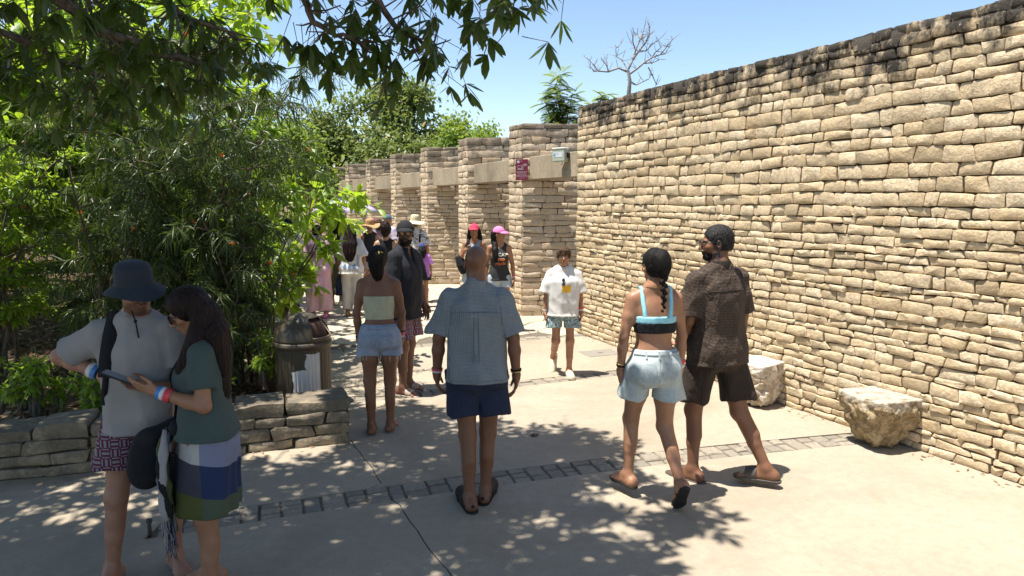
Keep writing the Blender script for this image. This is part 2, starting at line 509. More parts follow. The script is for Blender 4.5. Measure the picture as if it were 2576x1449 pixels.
def place_stones(parent, stones, surf, m, keep, seed, name='stone', **kw):
    """the stones for which keep() holds become parts of their own (largest first, at most 300 in all), the rest one joined part"""
    rr = random.Random(seed); rest = MB(); rnds = []
    for q in stones:
        V, F = stone_shape(q, rr, **kw); W = to_world(V, surf); r = rr.random()
        if keep(q):
            me = mesh_py(name, W, F)
            at = me.attributes.new('rnd', 'FLOAT', 'POINT'); at.data.foreach_set('value', [r] * len(W))
            o = link_mesh(name, me, m, parent, True); me.set_sharp_from_angle(angle=radians(48))
        else:
            rest.add(W, F); rnds += [r] * len(W)
    if rest.v:
        me = mesh_py(name + 's', rest.v, rest.f)
        at = me.attributes.new('rnd', 'FLOAT', 'POINT'); at.data.foreach_set('value', rnds)
        tag(link_mesh(name + 's', me, m, parent, True), kind='stuff'); me.set_sharp_from_angle(angle=radians(48))

# ---- the tall wall on the right: gently bowed in plan
WALL_H = 3.48
def bez(p0, p1, p2, t): return p0 * (1 - t) ** 2 + p1 * 2 * t * (1 - t) + p2 * t * t
_w0, _w2 = Vector((1.01, 10.8)), Vector((5.0, 2.2)); _w1 = Vector((2.62, 6.95))
_tab = [bez(_w0, _w1, _w2, i / 200) for i in range(201)]
_len = [0.0]
for a, b in zip(_tab[:-1], _tab[1:]): _len.append(_len[-1] + (b - a).length)
WALL_L = _len[-1]
def wall_pt(u):
    u = max(-.0, min(WALL_L, u)); t = np.interp(u, _len, range(201)); i = min(199, int(t)); f = t - i
    p = _tab[i] * (1 - f) + _tab[i + 1] * f; d = (_tab[i + 1] - _tab[i]).normalized()
    return p, Vector((d.y, -d.x)) * -1.0
def wall_surf(u, v, n):
    p, nn = wall_pt(u)
    if nn.x > 0: nn = -nn
    return (p.x + nn.x * n, p.y + nn.y * n, v)
def wall_thing():
    t = empty('stone_wall', (3.0, 6.6, 0), 0, 'tall dry-laid limestone wall with blackened coping along the path', 'wall')
    t.location = (0, 0, 0)
    ch = lambda v: (.062, .098) if v < 1.9 else ((.088, .132) if v < 3.0 else (.075, .10))
    st = wall_courses(WALL_L, WALL_H, ch, (.165, .285), 31)
    # the 300 that show largest: near end of the wall inside the frame
    def key(q):
        u = (q[0][0] + q[1][0]) / 2; x, y, z = wall_surf(u, (q[0][1] + q[2][1]) / 2, 0)
        if abs(x) / max(y, .1) > .745: return -1
        a = y * cos(PITCH) - (z - CAM_H) * sin(PITCH)
        if abs((z - CAM_H) * cos(PITCH) + y * sin(PITCH)) / a > .43: return -1
        return (q[1][0] - q[0][0]) * (q[3][1] - q[0][1]) / y ** 2
    big = set(id(q) for q in sorted(st, key=key, reverse=True)[:298] if key(q) > 0)
    place_stones(t, st, wall_surf, M_WALL, lambda q: id(q) in big, 32, bulge=.011)
    c = MB(); n = 40
    for i in range(n):
        a, b = WALL_L * i / n, WALL_L * (i + 1) / n
        vs = [wall_surf(a, 0, -.03), wall_surf(b, 0, -.03), wall_surf(b, WALL_H - .02, -.03), wall_surf(a, WALL_H - .02, -.03),
              wall_surf(a, 0, -.55), wall_surf(b, 0, -.55), wall_surf(b, WALL_H - .02, -.55), wall_surf(a, WALL_H - .02, -.55)]
        f = [[0,1,2,3],[3,2,6,7],[5,4,7,6]]
        if i == 0: f.append([4,0,3,7])
        if i == n - 1: f.append([1,5,6,2])
        c.add(vs, f)
    c.build('core', M_CORE, t)
    # rough capping stones along the top edge
    rr = random.Random(77); u = 0.0; cap = MB(); rn = []
    while u < WALL_L - .1:
        w = rr.uniform(.14, .34); h = rr.uniform(.005, .022)
        V, F = stone_shape([(u, -.02), (min(WALL_L, u + w), -.02), (min(WALL_L, u + w), .5), (u, .5)], rr, bulge=h, depth=.1)
        W = [wall_surf(a, WALL_H - .025 + nn, -b - .008) for a, b, nn in V]; cap.add(W, [f[::-1] for f in F]); rn += [rr.random()] * len(W); u += w
    me = mesh_py('coping', cap.v, cap.f); at = me.attributes.new('rnd', 'FLOAT', 'POINT'); at.data.foreach_set('value', rn)
    tag(link_mesh('coping', me, M_WALL, t, True), kind='stuff')
wall_thing()

# ---- the row of stone piers with concrete lintels between them
PIER_H = 3.40
PDIR = Vector((-.40, .917)).normalized()      # along the row, away from the camera
def pier_pos(k): return Vector((.18 - 1.10 * k - .018 * k * k, 12.35 + 2.48 * k))
M_LINTEL = Mat('lintel_concrete')
_P = M_LINTEL.pos(); _a = M_LINTEL.noise(M_LINTEL.mapping(_P, (1.0, 1.0, .4)), 2.6, 6, .65); _b = M_LINTEL.noise(_P, 22, 5, .6)
M_LINTEL.color(M_LINTEL.mix(M_LINTEL.ramp(_b, [(.35, .4), (.6, 0)]), M_LINTEL.ramp(_a, [(.3, (.22,.18,.13)), (.5, (.37,.30,.21)), (.7, (.45,.37,.265))]), (.2,.17,.13))).rough(.9).spec(.2)
M_LINTEL.bump(_b, .4, .01); M_LINTEL = M_LINTEL.m

ordin = ['first', 'second', 'third', 'fourth', 'fifth', 'sixth', 'seventh', 'eighth', 'ninth']
def pier(k):
    p = pier_pos(k)
    t = empty('stone_pier', (p.x, p.y, 0), 0,
              ('broad stone pier beside the tall wall, nearest of the row, carrying the maroon sign' if k == 0 else
               '%s stone pier of the receding row counted from the tall wall' % ordin[k]), 'pier', 'stone piers in a receding row')
    th = .58; Lf = 1.75
    front = lambda u, v, n: (u, -n, v)                                   # faces the camera, runs to the right
    side = lambda u, v, n: (PDIR.x * (th - u) - PDIR.y * n, PDIR.y * (th - u) + PDIR.x * n, v)
    ch = lambda v: (.08, .125) if v < 2.3 else (.10, .155)
    solo = k < 3
    det = 1.0 if k < 5 else 1.5
    st = wall_courses(Lf, PIER_H, ch, (.26 * det, .42 * det), 50 + k, wav=.02)
    place_stones(t, st, front, M_PIER, lambda q: solo and q[0][0] < 1.3, 60 + k, bulge=.009, gap=.0038)
    st = wall_courses(th, PIER_H, ch, (.22, .40), 50 + k)
    place_stones(t, st, side, M_PIER, lambda q: solo, 90 + k, bulge=.009, gap=.0038)
    c = MB(); e = .02
    pts = [(e, e), (Lf, e), (Lf + PDIR.x * th, PDIR.y * th), (PDIR.x * th + e, PDIR.y * th)]
    n = 4
    c.add([(x, y, 0) for x, y in pts] + [(x, y, PIER_H - .02) for x, y in pts], [[0,1,5,4],[1,2,6,5],[2,3,7,6],[3,0,4,7],[4,5,6,7]])
    c.build('core', M_CORE, t)
    return t
for k in range(9): pier(k)

def lintel(k):
    """concrete beam from pier k towards the camera, to pier k-1 (or the tall wall)"""
    a = pier_pos(k) + Vector((.13, -.035))
    b = (pier_pos(k - 1) + Vector((.13, 0)) + PDIR * .60) if k else Vector((1.07, 10.86))
    d = (b - a).normalized(); nrm = Vector((d.y, -d.x))
    if nrm.x < 0: nrm = -nrm
    w = .36; z0, z1 = 2.44, 2.83
    o = MB(); e = d * 0.0
    pts = [a, b, b + nrm * w, a + nrm * w + Vector((0, .0))]
    pts[3] = Vector((pts[3].x, a.y)); 
    V = [(p.x, p.y, z0) for p in pts] + [(p.x, p.y, z1) for p in pts]
    o.add(V, [[3,2,1,0],[4,5,6,7],[0,1,5,4],[1,2,6,5],[2,3,7,6],[3,0,4,7]])
    ob = o.build('concrete_lintel', M_LINTEL)
    bevel(ob, .008)
    tag(ob, 'concrete lintel between the tall wall and the nearest stone pier, grey box mounted on it' if k == 0 else
        'concrete lintel spanning from the %s to the %s stone pier of the row' % (ordin[k - 1], ordin[k]), 'lintel', 'concrete lintels between the piers')
for k in range(9): lintel(k)
# ================================================================== planter wall, bed, trash can side
PLW = [Vector(p) for p in ((-7.6, 4.05), (-5.4, 4.45), (-3.78, 4.89), (-3.17, 5.08), (-2.32, 5.41), (-1.40, 5.73))]
_pl = [0.0]
for a, b in zip(PLW[:-1], PLW[1:]): _pl.append(_pl[-1] + (b - a).length)
def pl_pt(u):
    u = max(0, min(_pl[-1], u)); i = max(j for j in range(len(_pl) - 1) if _pl[j] <= u + 1e-9)
    f = (u - _pl[i]) / (_pl[i + 1] - _pl[i]); d = (PLW[i + 1] - PLW[i]).normalized()
    # smooth the direction across the joints
    i2 = min(i + 1, len(PLW) - 2); d2 = (PLW[i2 + 1] - PLW[i2]).normalized(); i0 = max(i - 1, 0); d0 = (PLW[i0 + 1] - PLW[i0]).normalized()
    dd = (d + (d2 * max(0, f - .5) + d0 * max(0, .5 - f))).normalized()
    return PLW[i] + (PLW[i + 1] - PLW[i]) * f, Vector((dd.y, -dd.x))
def pl_surf(u, v, n):
    p, nn = pl_pt(u); return (p.x + nn.x * n, p.y + nn.y * n, v)
def round_block(fn, nu, nv, nw, rr, r=.10, jit=.012):
    """rounded cube of 26 outer points through fn(u,v,w)"""
    V = []; idx = {}
    for i in range(3):
        for j in range(3):
            for k in range(3):
                if (i, j, k) == (1, 1, 1): continue
                a, b, c = i / 2, j / 2, k / 2
                e = (i != 1) + (j != 1) + (k != 1)
                s = {1: 1.0, 2: 1 - r * .55, 3: 1 - r * 1.0}[e]
                a, b, c = .5 + (a - .5) * s, .5 + (b - .5) * s, .5 + (c - .5) * s
                p = Vector(fn(a, b, c)); p += Vector((rr.uniform(-jit, jit), rr.uniform(-jit, jit), rr.uniform(-jit, jit)))
                idx[(i, j, k)] = len(V); V.append(p)
    F = []
    for ax in range(3):
        for side in (0, 2):
            for i in range(2):
                for j in range(2):
                    q = []
                    for (di, dj) in ((0, 0), (1, 0), (1, 1), (0, 1)):
                        t = [0, 0, 0]; t[ax] = side; t[(ax + 1) % 3] = i + di; t[(ax + 2) % 3] = j + dj
                        q.append(idx[tuple(t)])
                    F.append(q if side == 2 else q[::-1])
    return V, F
def planter():
    t = empty('planter_wall', (0, 0, 0), 0, 'low mossy stone planter wall curving around the shrub bed', 'wall')
    L = _pl[-1]; body = .275; th = .40
    rr = random.Random(5)
    st = wall_courses(L, body, (.075, .105), (.30, .46), 8, wav=.012)
    place_stones(t, st, pl_surf, M_PLANT, lambda q: True, 9, bulge=.012, gap=.004, rough=1.5)
    p, nn = pl_pt(L); d = Vector((-nn.y, nn.x))
    if d.x < 0: d = -d
    end = lambda u, v, n: (p.x - nn.x * u + d.x * n, p.y - nn.y * u + d.y * n, v)
    place_stones(t, wall_courses(th, body, (.075, .105), (.28, .40), 18, wav=.01), end, M_PLANT, lambda q: True, 19, bulge=.012, gap=.004, rough=1.5)
    u = 0.0
    while u < L:
        w = rr.uniform(.30, .46)
        if L - u - w < .2: w = L - u + .02
        h = rr.uniform(.08, .105); o0, o1 = rr.uniform(-.015, .02), rr.uniform(-.02, .02)
        def fn(a, b, c, u=u, w=w, h=h, o0=o0, o1=o1):
            q = pl_surf(min(L, u + .004 + (w - .008) * a), body + .002 + h * c + .012 * sin(9 * (u + w * a)) * c, -th * b + (o0 if b < .5 else o1))
            if u + w * a > L: q = (q[0] + d.x * (u + w * a - L), q[1] + d.y * (u + w * a - L), q[2])
            return q
        V, F = round_block(fn, 0, 0, 0, rr, .06, .011)
        me = mesh_py('cap_stone', V, F)
        at = me.attributes.new('rnd', 'FLOAT', 'POINT'); at.data.foreach_set('value', [rr.random()] * len(V))
        link_mesh('cap_stone', me, M_PLANT, t, True); me.set_sharp_from_angle(angle=radians(40))
        u += w
    c = MB(); n = 30
    for i in range(n):
        a, b = L * i / n, L * (i + 1) / n - (.03 if i == n - 1 else 0)
        c.add([pl_surf(a, 0, -.03), pl_surf(b, 0, -.03), pl_surf(b, body, -.03), pl_surf(a, body, -.03), pl_surf(a, 0, -th + .03), pl_surf(b, 0, -th + .03), pl_surf(b, body, -th + .03), pl_surf(a, body, -th + .03)],
              [[0,1,2,3],[3,2,6,7],[5,4,7,6]] + ([[1,5,6,2]] if i == n - 1 else []))
    c.build('core', M_CORE, t)
planter()

# raised bed behind it, falling to the path on its right
def bed_edge(y): return np.interp(y, [5.6, 6.3, 8.6, 12.5, 18.6, 40], [-1.75, -1.95, -2.75, -4.5, -6.8, -16])
_px = [p.x for p in PLW]; _py = [p.y for p in PLW]
def bed_height(x, y):
    d1 = np.clip((bed_edge(y) - x - .1) / 1.3, 0, 1); d2 = np.clip((y - np.interp(x, _px, _py) - .12) / .10, 0, 1)
    s = d1 * d1 * (3 - 2 * d1)
    p = np.stack([x, y, 0 * x], -1)
    far = np.clip((y - 6.5) / 8, 0, 1)
    return np.where(d2 > 0, -.03 + (.24 + .22 * far) * s + .05 * s * vnoise(p, 1.3, 2) + .02 * s * vnoise(p, 4.2, 5), -.2)
gx, gy = np.meshgrid(np.linspace(-26, -1.5, 150), np.linspace(4.0, 30, 150), indexing='ij')
gz = bed_height(gx, gy)
V = np.stack([gx, gy, gz], -1).reshape(-1, 3)
ii = np.arange(150 * 150).reshape(150, 150)
Fq = np.stack([ii[:-1, :-1], ii[1:, :-1], ii[1:, 1:], ii[:-1, 1:]], -1).reshape(-1, 4)
tag(link_mesh('planting_bed', mesh_np('planting_bed', V, Fq), M_SOIL, None, True), 'brown soil bed strewn with dead leaves behind the planter wall', None, None, 'structure')
# ================================================================== foliage
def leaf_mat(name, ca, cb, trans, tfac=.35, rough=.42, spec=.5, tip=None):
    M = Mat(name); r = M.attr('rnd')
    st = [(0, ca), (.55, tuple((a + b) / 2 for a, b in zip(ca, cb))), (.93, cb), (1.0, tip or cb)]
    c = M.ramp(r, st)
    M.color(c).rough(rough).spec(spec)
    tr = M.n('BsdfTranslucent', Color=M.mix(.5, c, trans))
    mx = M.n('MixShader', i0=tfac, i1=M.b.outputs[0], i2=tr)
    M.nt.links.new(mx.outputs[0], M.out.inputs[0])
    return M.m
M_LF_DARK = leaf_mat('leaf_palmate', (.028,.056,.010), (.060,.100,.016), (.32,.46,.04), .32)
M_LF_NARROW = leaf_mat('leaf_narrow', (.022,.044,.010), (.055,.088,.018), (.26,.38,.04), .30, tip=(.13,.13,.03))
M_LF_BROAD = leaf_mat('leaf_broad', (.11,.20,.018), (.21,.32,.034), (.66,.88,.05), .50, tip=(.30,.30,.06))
M_LF_FAR = leaf_mat('leaf_far', (.085,.13,.030), (.18,.225,.060), (.44,.52,.10), .36, .5, tip=(.36,.26,.12))
M_LF_FAR2 = leaf_mat('leaf_far_bright', (.10,.175,.020), (.18,.26,.038), (.50,.62,.07), .40, .5)
M_LF_LIT = leaf_mat('leaf_litter', (.16,.10,.055), (.36,.25,.15), (.3,.2,.1), .1, .7, .2, tip=(.5,.40,.28))
_m = Mat('bark'); _n = _m.noise(_m.mapping(_m.obj(), (9, 9, 2)), 4, 5, .65)
_m.color(_m.ramp(_n, [(.3, (.055,.043,.032)), (.6, (.15,.12,.09)), (.8, (.24,.20,.16))])).rough(.9).spec(.2); _m.bump(_n, .6, .01)
M_BARK = _m.m
M_TWIG_DEAD = plain('dead_twig', (.30,.27,.25), .85, .2, 0, 8, .2)
M_FLOWER = leaf_mat('flower_orange', (.75,.20,.03), (.85,.30,.06), (.9,.35,.08), .4)

def unit(a): return a / np.maximum(1e-9, np.linalg.norm(a, axis=-1, keepdims=True))
def leaf_batch(base, axis, side, L, W, droop=0.2, prof=((0, .12), (.35, 1.0), (.72, .8)), fold=0.0):
    """n leaves as triangle strips: base (n,3), axis/side unit (n,3), L/W (n,)"""
    n = len(base); L = np.broadcast_to(np.asarray(L, float), (n,))[:, None]; W = np.broadcast_to(np.asarray(W, float), (n,))[:, None]
    nrm = np.cross(axis, side); vs = []
    drop = np.zeros((n, 3)); drop[:, 2] = -1
    dr = np.broadcast_to(np.asarray(droop, float), (n,))[:, None]
    for (t, w) in prof:
        c = base + axis * L * t + drop * L * dr * t * t
        vs.append(c + side * W * w * .5 + nrm * W * w * fold); vs.append(c - side * W * w * .5 + nrm * W * w * fold)
        if fold: vs.append(c)
    vs.append(base + axis * L + drop * L * dr)
    k = len(vs); V = np.stack(vs, 1).reshape(-1, 3)
    T = []; s = 3 if fold else 2; m = len(prof)
    for i in range(m - 1):
        a, b = i * s, (i + 1) * s
        if fold: T += [[a, a + 2, b + 2], [a, b + 2, b], [a + 2, a + 1, b + 1], [a + 2, b + 1, b + 2]]
        else: T += [[a, a + 1, b + 1], [a, b + 1, b]]
    a = (m - 1) * s; tip = k - 1
    T += [[a, a + 2, tip], [a + 2, a + 1, tip]] if fold else [[a, a + 1, tip]]
    T = np.array(T); F = (T[None] + (np.arange(n) * k)[:, None, None]).reshape(-1, 3)
    return V, F, k
def join(parts):
    V, F, R, o = [], [], [], 0
    for v, f, r in parts:
        V.append(v); F.append(f + o); R.append(r); o += len(v)
    return np.concatenate(V), np.concatenate(F), np.concatenate(R)
def leaves_obj(name, parts, m, parent=None):
    V, F, R = join(parts)
    return link_mesh(name, mesh_np(name, V, F, {'rnd': R}), m, parent)
def rand_unit(n, rng, up=0.0):
    v = rng.normal(size=(n, 3)); v[:, 2] += up; return unit(v)
def perp(a, rng):
    r = rng.normal(size=a.shape); return unit(np.cross(a, r))
def side_flat(a, rng, tilt=.5):
    """side vector keeping the blade roughly face-up"""
    up = np.zeros_like(a); up[:, 2] = 1; s = np.cross(a, up) + rng.normal(size=a.shape) * .12
    s = unit(s); q = np.cross(a, s); th = rng.normal(size=(len(a), 1)) * tilt
    return unit(s * np.cos(th) + q * np.sin(th))

def curve_pts(p0, p1, n=6, sag=0.0, wob=.04, rng=RNG):
    p0 = np.array(p0, float); p1 = np.array(p1, float); L = np.linalg.norm(p1 - p0); out = []
    for i in range(n + 1):
        t = i / n; q = p0 + (p1 - p0) * t; q[2] += sag * L * 4 * t * (1 - t)
        if 0 < i < n: q = q + rng.normal(size=3) * wob * L * .5
        out.append(q)
    return out

# ------------------------------------------------------------------ palmate tree overhanging the path
def palmate_parts(base, petdir, size, rng, nlf=6):
    """leaflets of one palmate leaf hanging from base; returns V,F"""
    ax, sd, Ls = [], [], []
    d = Vector(petdir).normalized(); r = d.orthogonal().normalized(); q = d.cross(r); a0 = rng.uniform(0, 6.28)
    for i in range(nlf):
        a = a0 + (i - (nlf - 1) / 2) * (5.2 / nlf)
        v = (r * cos(a) + q * sin(a)) * 1.0 + d * rng.uniform(.35, .7) + Vector((0, 0, -.55)); v.normalize()
        c = v.cross(Vector((0, 0, 1))); c = c.normalized() if c.length > .1 else v.orthogonal().normalized()
        n = v.cross(c); th = rng.uniform(-.5, .5)
        ax.append(v); sd.append(c * cos(th) + n * sin(th)); Ls.append(size * (1.0 if 0 < i < nlf - 1 else .65) * rng.uniform(.85, 1.1))
    ax = np.array(ax); sd = np.array(sd); Ls = np.array(Ls)
    b = np.tile(np.array(base, float), (nlf, 1)) + ax * .02
    return leaf_batch(b, ax, sd, Ls, Ls * .36, rng.uniform(.05, .3), ((0, .08), (.25, .62), (.55, 1.0), (.85, .55)), .10)

def trumpet_tree():
    rng = np.random.default_rng(3)
    root = empty('overhanging_tree', (-4.6, 1.3, 0), 0, 'tree with large hand-shaped leaves overhanging the path from the upper left', 'tree')
    o = np.array([-4.6, 1.3, 0.0])
    tr = MB(); loc = lambda p: tuple(np.array(p) - o)
    fork = np.array([-4.4, 1.5, 2.9])
    tr.tube([loc(p) for p in ((-4.6, 1.3, -.05), (-4.62, 1.35, .8), (-4.5, 1.42, 1.9), fork)], [.17, .14, .125, .115], 12)
    trunk = tr.build('trunk', M_BARK, root, True)
    br = MB()
    # low branches seen against the sky and shrubs; via points read off the photograph at 3 to 4 m
    low = [
        [fork, (-3.3, 2.2, 3.5), point_at(60, -60, 2.9), point_at(240, 80, 3.1), point_at(400, 130, 3.3), point_at(560, 175, 3.5)],
        [fork, (-3.2, 1.9, 3.9), (-1.9, 2.7, 3.7), point_at(747, -30, 3.1), point_at(777, 40, 3.1), point_at(812, 85, 3.1), point_at(905, 108, 3.1)],
        [fork, (-3.0, 1.8, 4.2), (-1.4, 2.8, 3.9), point_at(915, -30, 3.2), point_at(985, 55, 3.25), point_at(1030, 95, 3.3), point_at(1090, 115, 3.3)],
        [fork, (-2.9, 1.5, 4.6), (-.9, 2.3, 4.1), point_at(1170, -85, 3.0), point_at(1230, -62, 3.0), point_at(1290, -48, 3.0)],
        [fork, (-3.7, 2.3, 3.2), point_at(-120, 30, 3.2), point_at(60, 100, 3.4), point_at(200, 170, 3.6), point_at(330, 230, 3.7)],
        [fork, (-3.4, 2.3, 3.6), point_at(330, -60, 3.3), point_at(480, 40, 3.5), point_at(600, 100, 3.7)],
        [fork, (-3.6, 2.6, 3.7), point_at(160, -80, 3.6), point_at(250, 10, 3.9), point_at(330, 70, 4.1)],
    ]
    nodes = []
    for bi, b in enumerate(low):
        pts = [np.array(p, float) for p in b]
        fine = []
        for a, c in zip(pts[:-1], pts[1:]):
            for t in (0, .34, .67): fine.append(a + (c - a) * t + rng.normal(size=3) * .012)
        fine.append(pts[-1])
        n = len(fine); br.tube([loc(p) for p in fine], [.036 * (1 - i / n) ** .8 * (1.0 if bi in (0,) else .6) + .005 for i in range(n)], 6)
        for i in range(n // 4, n):
            f = i / n
            for _ in range((4 if bi in (0, 4, 5, 6) else 2) if i < n - 1 else 5):
                d = rng.normal(size=3) * np.array([1, .8, .6]); d[2] -= .15; d = d / np.linalg.norm(d)
                e = fine[i] + d * rng.uniform(.08, .26); nodes.append((fine[i], e))
    leaf_me = []
    M_var = []
    for k in range(8):
        V, F, _ = palmate_parts((0, 0, 0), (rng.normal() * .4, rng.normal() * .4, -.4), 1.0, rng, [6, 5, 7, 6, 5, 7, 6, 5][k])
        M_var.append(mesh_np('leaf', V, F, {'rnd': np.full(len(V), (k + .5) / 8.6)}))
        M_var[-1].materials.append(M_LF_DARK)
    cnt = 0; extra = []
    for (a, e) in nodes:
        br.tube([loc(a), loc((a + e) / 2 + rng.normal(size=3) * .01), loc(e)], [.005, .004, .0025], 4, False)
        for _ in range(2):
            tip = e + rng.normal(size=3) * .03; pet = tip + np.array([rng.normal() * .06, rng.normal() * .06, -.03 - abs(rng.normal()) * .05])
            br.tube([loc(tip), loc(pet)], [.0022, .0016], 3, False)
            sz = rng.uniform(.065, .115)
            if cnt < 290:
                ob = bpy.data.objects.new('leaf', M_var[cnt % 8]); COL.objects.link(ob); ob.parent = root
                ob.location = loc(pet); ob.rotation_euler = (rng.normal() * .15, rng.normal() * .15, rng.uniform(0, 6.28)); ob.scale = (sz,) * 3
            else:
                V, F, k = palmate_parts(pet - o, (rng.normal() * .4, rng.normal() * .4, -.4), sz, rng, int(rng.integers(5, 8)))
                extra.append((V, F, np.full(len(V), rng.random())))
            cnt += 1
    # the crown above the frame: clumps over the stretch of path that lies in its shade (x, y of the shade, radius, leaves per m2)
    clumps = [(-.2, 5.75, .55, 70), (.55, 5.75, .38, 75), (.85, 5.55, .25, 60), (-1.0, 6.3, .55, 80), (-1.1, 5.85, .40, 70), (-.55, 5.2, .5, 70), (.3, 5.2, .42, 80), (.8, 5.0, .2, 60), (-1.7, 6.4, .5, 45),
              (-.25, 4.55, .42, 95), (.25, 4.65, .35, 95), (-.15, 4.05, .30, 70), (.05, 4.75, .40, 80), (-.75, 4.15, .45, 70), (-1.3, 4.7, .5, 55), (-1.9, 4.9, .5, 62), (-2.5, 4.8, .45, 45), (-3.3, 4.6, .55, 45), (-1.25, 5.5, .35, 40),
              (.55, 3.45, .38, 75), (.1, 3.2, .35, 75), (-.5, 3.4, .45, 75), (-1.1, 3.75, .4, 80), (-1.75, 4.1, .40, 70), (-2.4, 3.8, .30, 60), (1.25, 4.3, .20, 50), (1.0, 4.15, .2, 50), (.75, 4.3, .18, 45),
              (-1.6, 3.3, .5, 110), (-2.2, 3.2, .5, 110), (-2.9, 3.6, .6, 100), (-3.6, 3.8, .7, 90), (-2.0, 2.5, .7, 100), (-2.9, 2.6, .7, 95), (-1.0, 2.7, .6, 90), (0, 2.5, .6, 80), (.8, 2.6, .5, 70),
              (-3.4, 5.4, .6, 75), (-2.7, 5.6, .5, 70), (-4.2, 5.0, .7, 75), (-2.2, 5.9, .45, 55), (-4.5, 4.0, .8, 75), (-4.3, 6.2, .8, 55), (-3.3, 6.4, .6, 50), (-5.4, 5.2, .8, 60), (-1.5, 1.6, .8, 60), (-.2, 1.5, .8, 60), (-3.2, 1.4, .8, 60), (.9, 1.6, .7, 55), (-1.3, 3.0, .5, 100), (-2.6, 3.1, .5, 100), (-.2, 5.0, .4, 50), (-1.15, 5.95, .35, 60), (-.38, 4.15, .32, 70), (.28, 3.95, .32, 60), (.66, 3.75, .30, 60), (.04, 3.65, .28, 70), (1.14, 4.2, .22, 45), (.68, 5.1, .30, 60), (.9, 4.8, .22, 55), (-.3, 4.75, .35, 60), (.45, 4.35, .28, 60), (-.6, 3.9, .35, 60), (-.9, 4.9, .40, 60), (.1, 5.5, .40, 70), (-.9, 5.7, .35, 60)]
    # unseen widening of the crown over and behind the viewer, added to block sky light
    for yy in (-2.4, -1.2, .0, 1.0, 2.0, 2.9):
        for xx in (-4.6, -3.6, -2.7, -1.8, -.9, .0, .9):
            if yy > 2.5 and xx > -.5: continue
            clumps.append((xx + rng.uniform(-.2, .2), yy + rng.uniform(-.2, .2), .72, 42))
    clumps += [(-2.3, 3.9, .55, 90), (-1.7, 3.6, .5, 90), (-1.2, 4.2, .4, 70)]
    S = np.array(SUN_TO) / SUN_TO.z
    hub = np.array([-4.0, 1.7, 4.0])
    br.tube([loc(fork), loc((fork + hub) / 2 + .05), loc(hub)], [.10, .085, .075], 8)
    for (cx, cy, r, dens) in clumps:
        z0 = rng.uniform(4.5, 5.9)
        c = np.array([cx, cy, 0]) + S * z0
        pts = curve_pts(hub, c + np.array([0, 0, -.1]), 6, .10, .05, rng)
        L = np.linalg.norm(c - hub); br.tube([loc(p) for p in pts], [.022 * (1 - .8 * i / 6) * min(1, L / 3 + .4) for i in range(7)], 5, False)
        n = int(dens * 3.14 * r * r * 2.3)
        for _ in range(n):
            q = rng.normal(size=3); q = q / np.linalg.norm(q) * rng.random() ** .45
            x, y = cx + q[0] * r * 1.05, cy + q[1] * r * 1.05; z = z0 + q[2] * .45
            P = np.array([x, y, 0]) + S * z
            V, F, k = palmate_parts(P - o, (rng.normal() * .5, rng.normal() * .5, -.3), rng.uniform(.12, .18), rng, 6)
            extra.append((V, F, np.full(len(V), rng.random())))
        for _ in range(5):
            q = c + rng.normal(size=3) * np.array([r * .6, r * .6, .2])
            br.tube([loc(c), loc((c + q) / 2 + rng.normal(size=3) * .03), loc(q)], [.007, .005, .003], 4, False)
    br.build('branches', M_BARK, root, True)
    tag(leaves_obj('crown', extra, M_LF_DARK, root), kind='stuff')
trumpet_tree()

# ------------------------------------------------------------------ shrubs of the bed
def stems_and_tips(base, n_stems, height, spread, lean, rng, mb, r0=.022, sub=7, droop=.25, o=(0, 0, 0)):
    """arching stems with side branches; returns list of (twig start, twig end)"""
    twigs = []; base = np.array(base, float); o = np.array(o, float)
    for s in range(n_stems):
        a = rng.uniform(0, 6.28); R = spread * math.sqrt(rng.random())
        h = height * rng.uniform(.72, 1.0)
        b = base + np.array([rng.normal() * .12, rng.normal() * .12, 0]); tip = base + np.array([R * cos(a) + lean[0] * h, R * sin(a) + lean[1] * h, h])
        pts = curve_pts(b, tip, 7, 0, .03, rng)
        for i in range(8): # bow outwards at the top
            t = i / 7; pts[i][:2] = b[:2] + (tip[:2] - b[:2]) * t ** 1.6 + (pts[i][:2] - (b[:2] + (tip[:2] - b[:2]) * t))
        mb.tube([tuple(p - o) for p in pts], [r0 * (1 - .85 * i / 7) * rng.uniform(.9, 1.1) for i in range(8)], 6, False)
        for k in range(sub):
            i = int(rng.integers(2, 8)); p = pts[i]
            d = rng.normal(size=3); d[2] = abs(d[2]) * .5; d = d / np.linalg.norm(d); Ls = height * rng.uniform(.14, .30)
            q = p + d * Ls; q[2] -= droop * Ls * rng.uniform(0, 1.5)
            bp = curve_pts(p, q, 4, .12, .04, rng)
            mb.tube([tuple(x - o) for x in bp], [r0 * .35, r0 * .28, r0 * .2, r0 * .14, r0 * .1], 4, False)
            twigs += [(bp[1], bp[2]), (bp[2], bp[3]), (bp[3], bp[4])]
        twigs.append((pts[6], pts[7]))
    return twigs

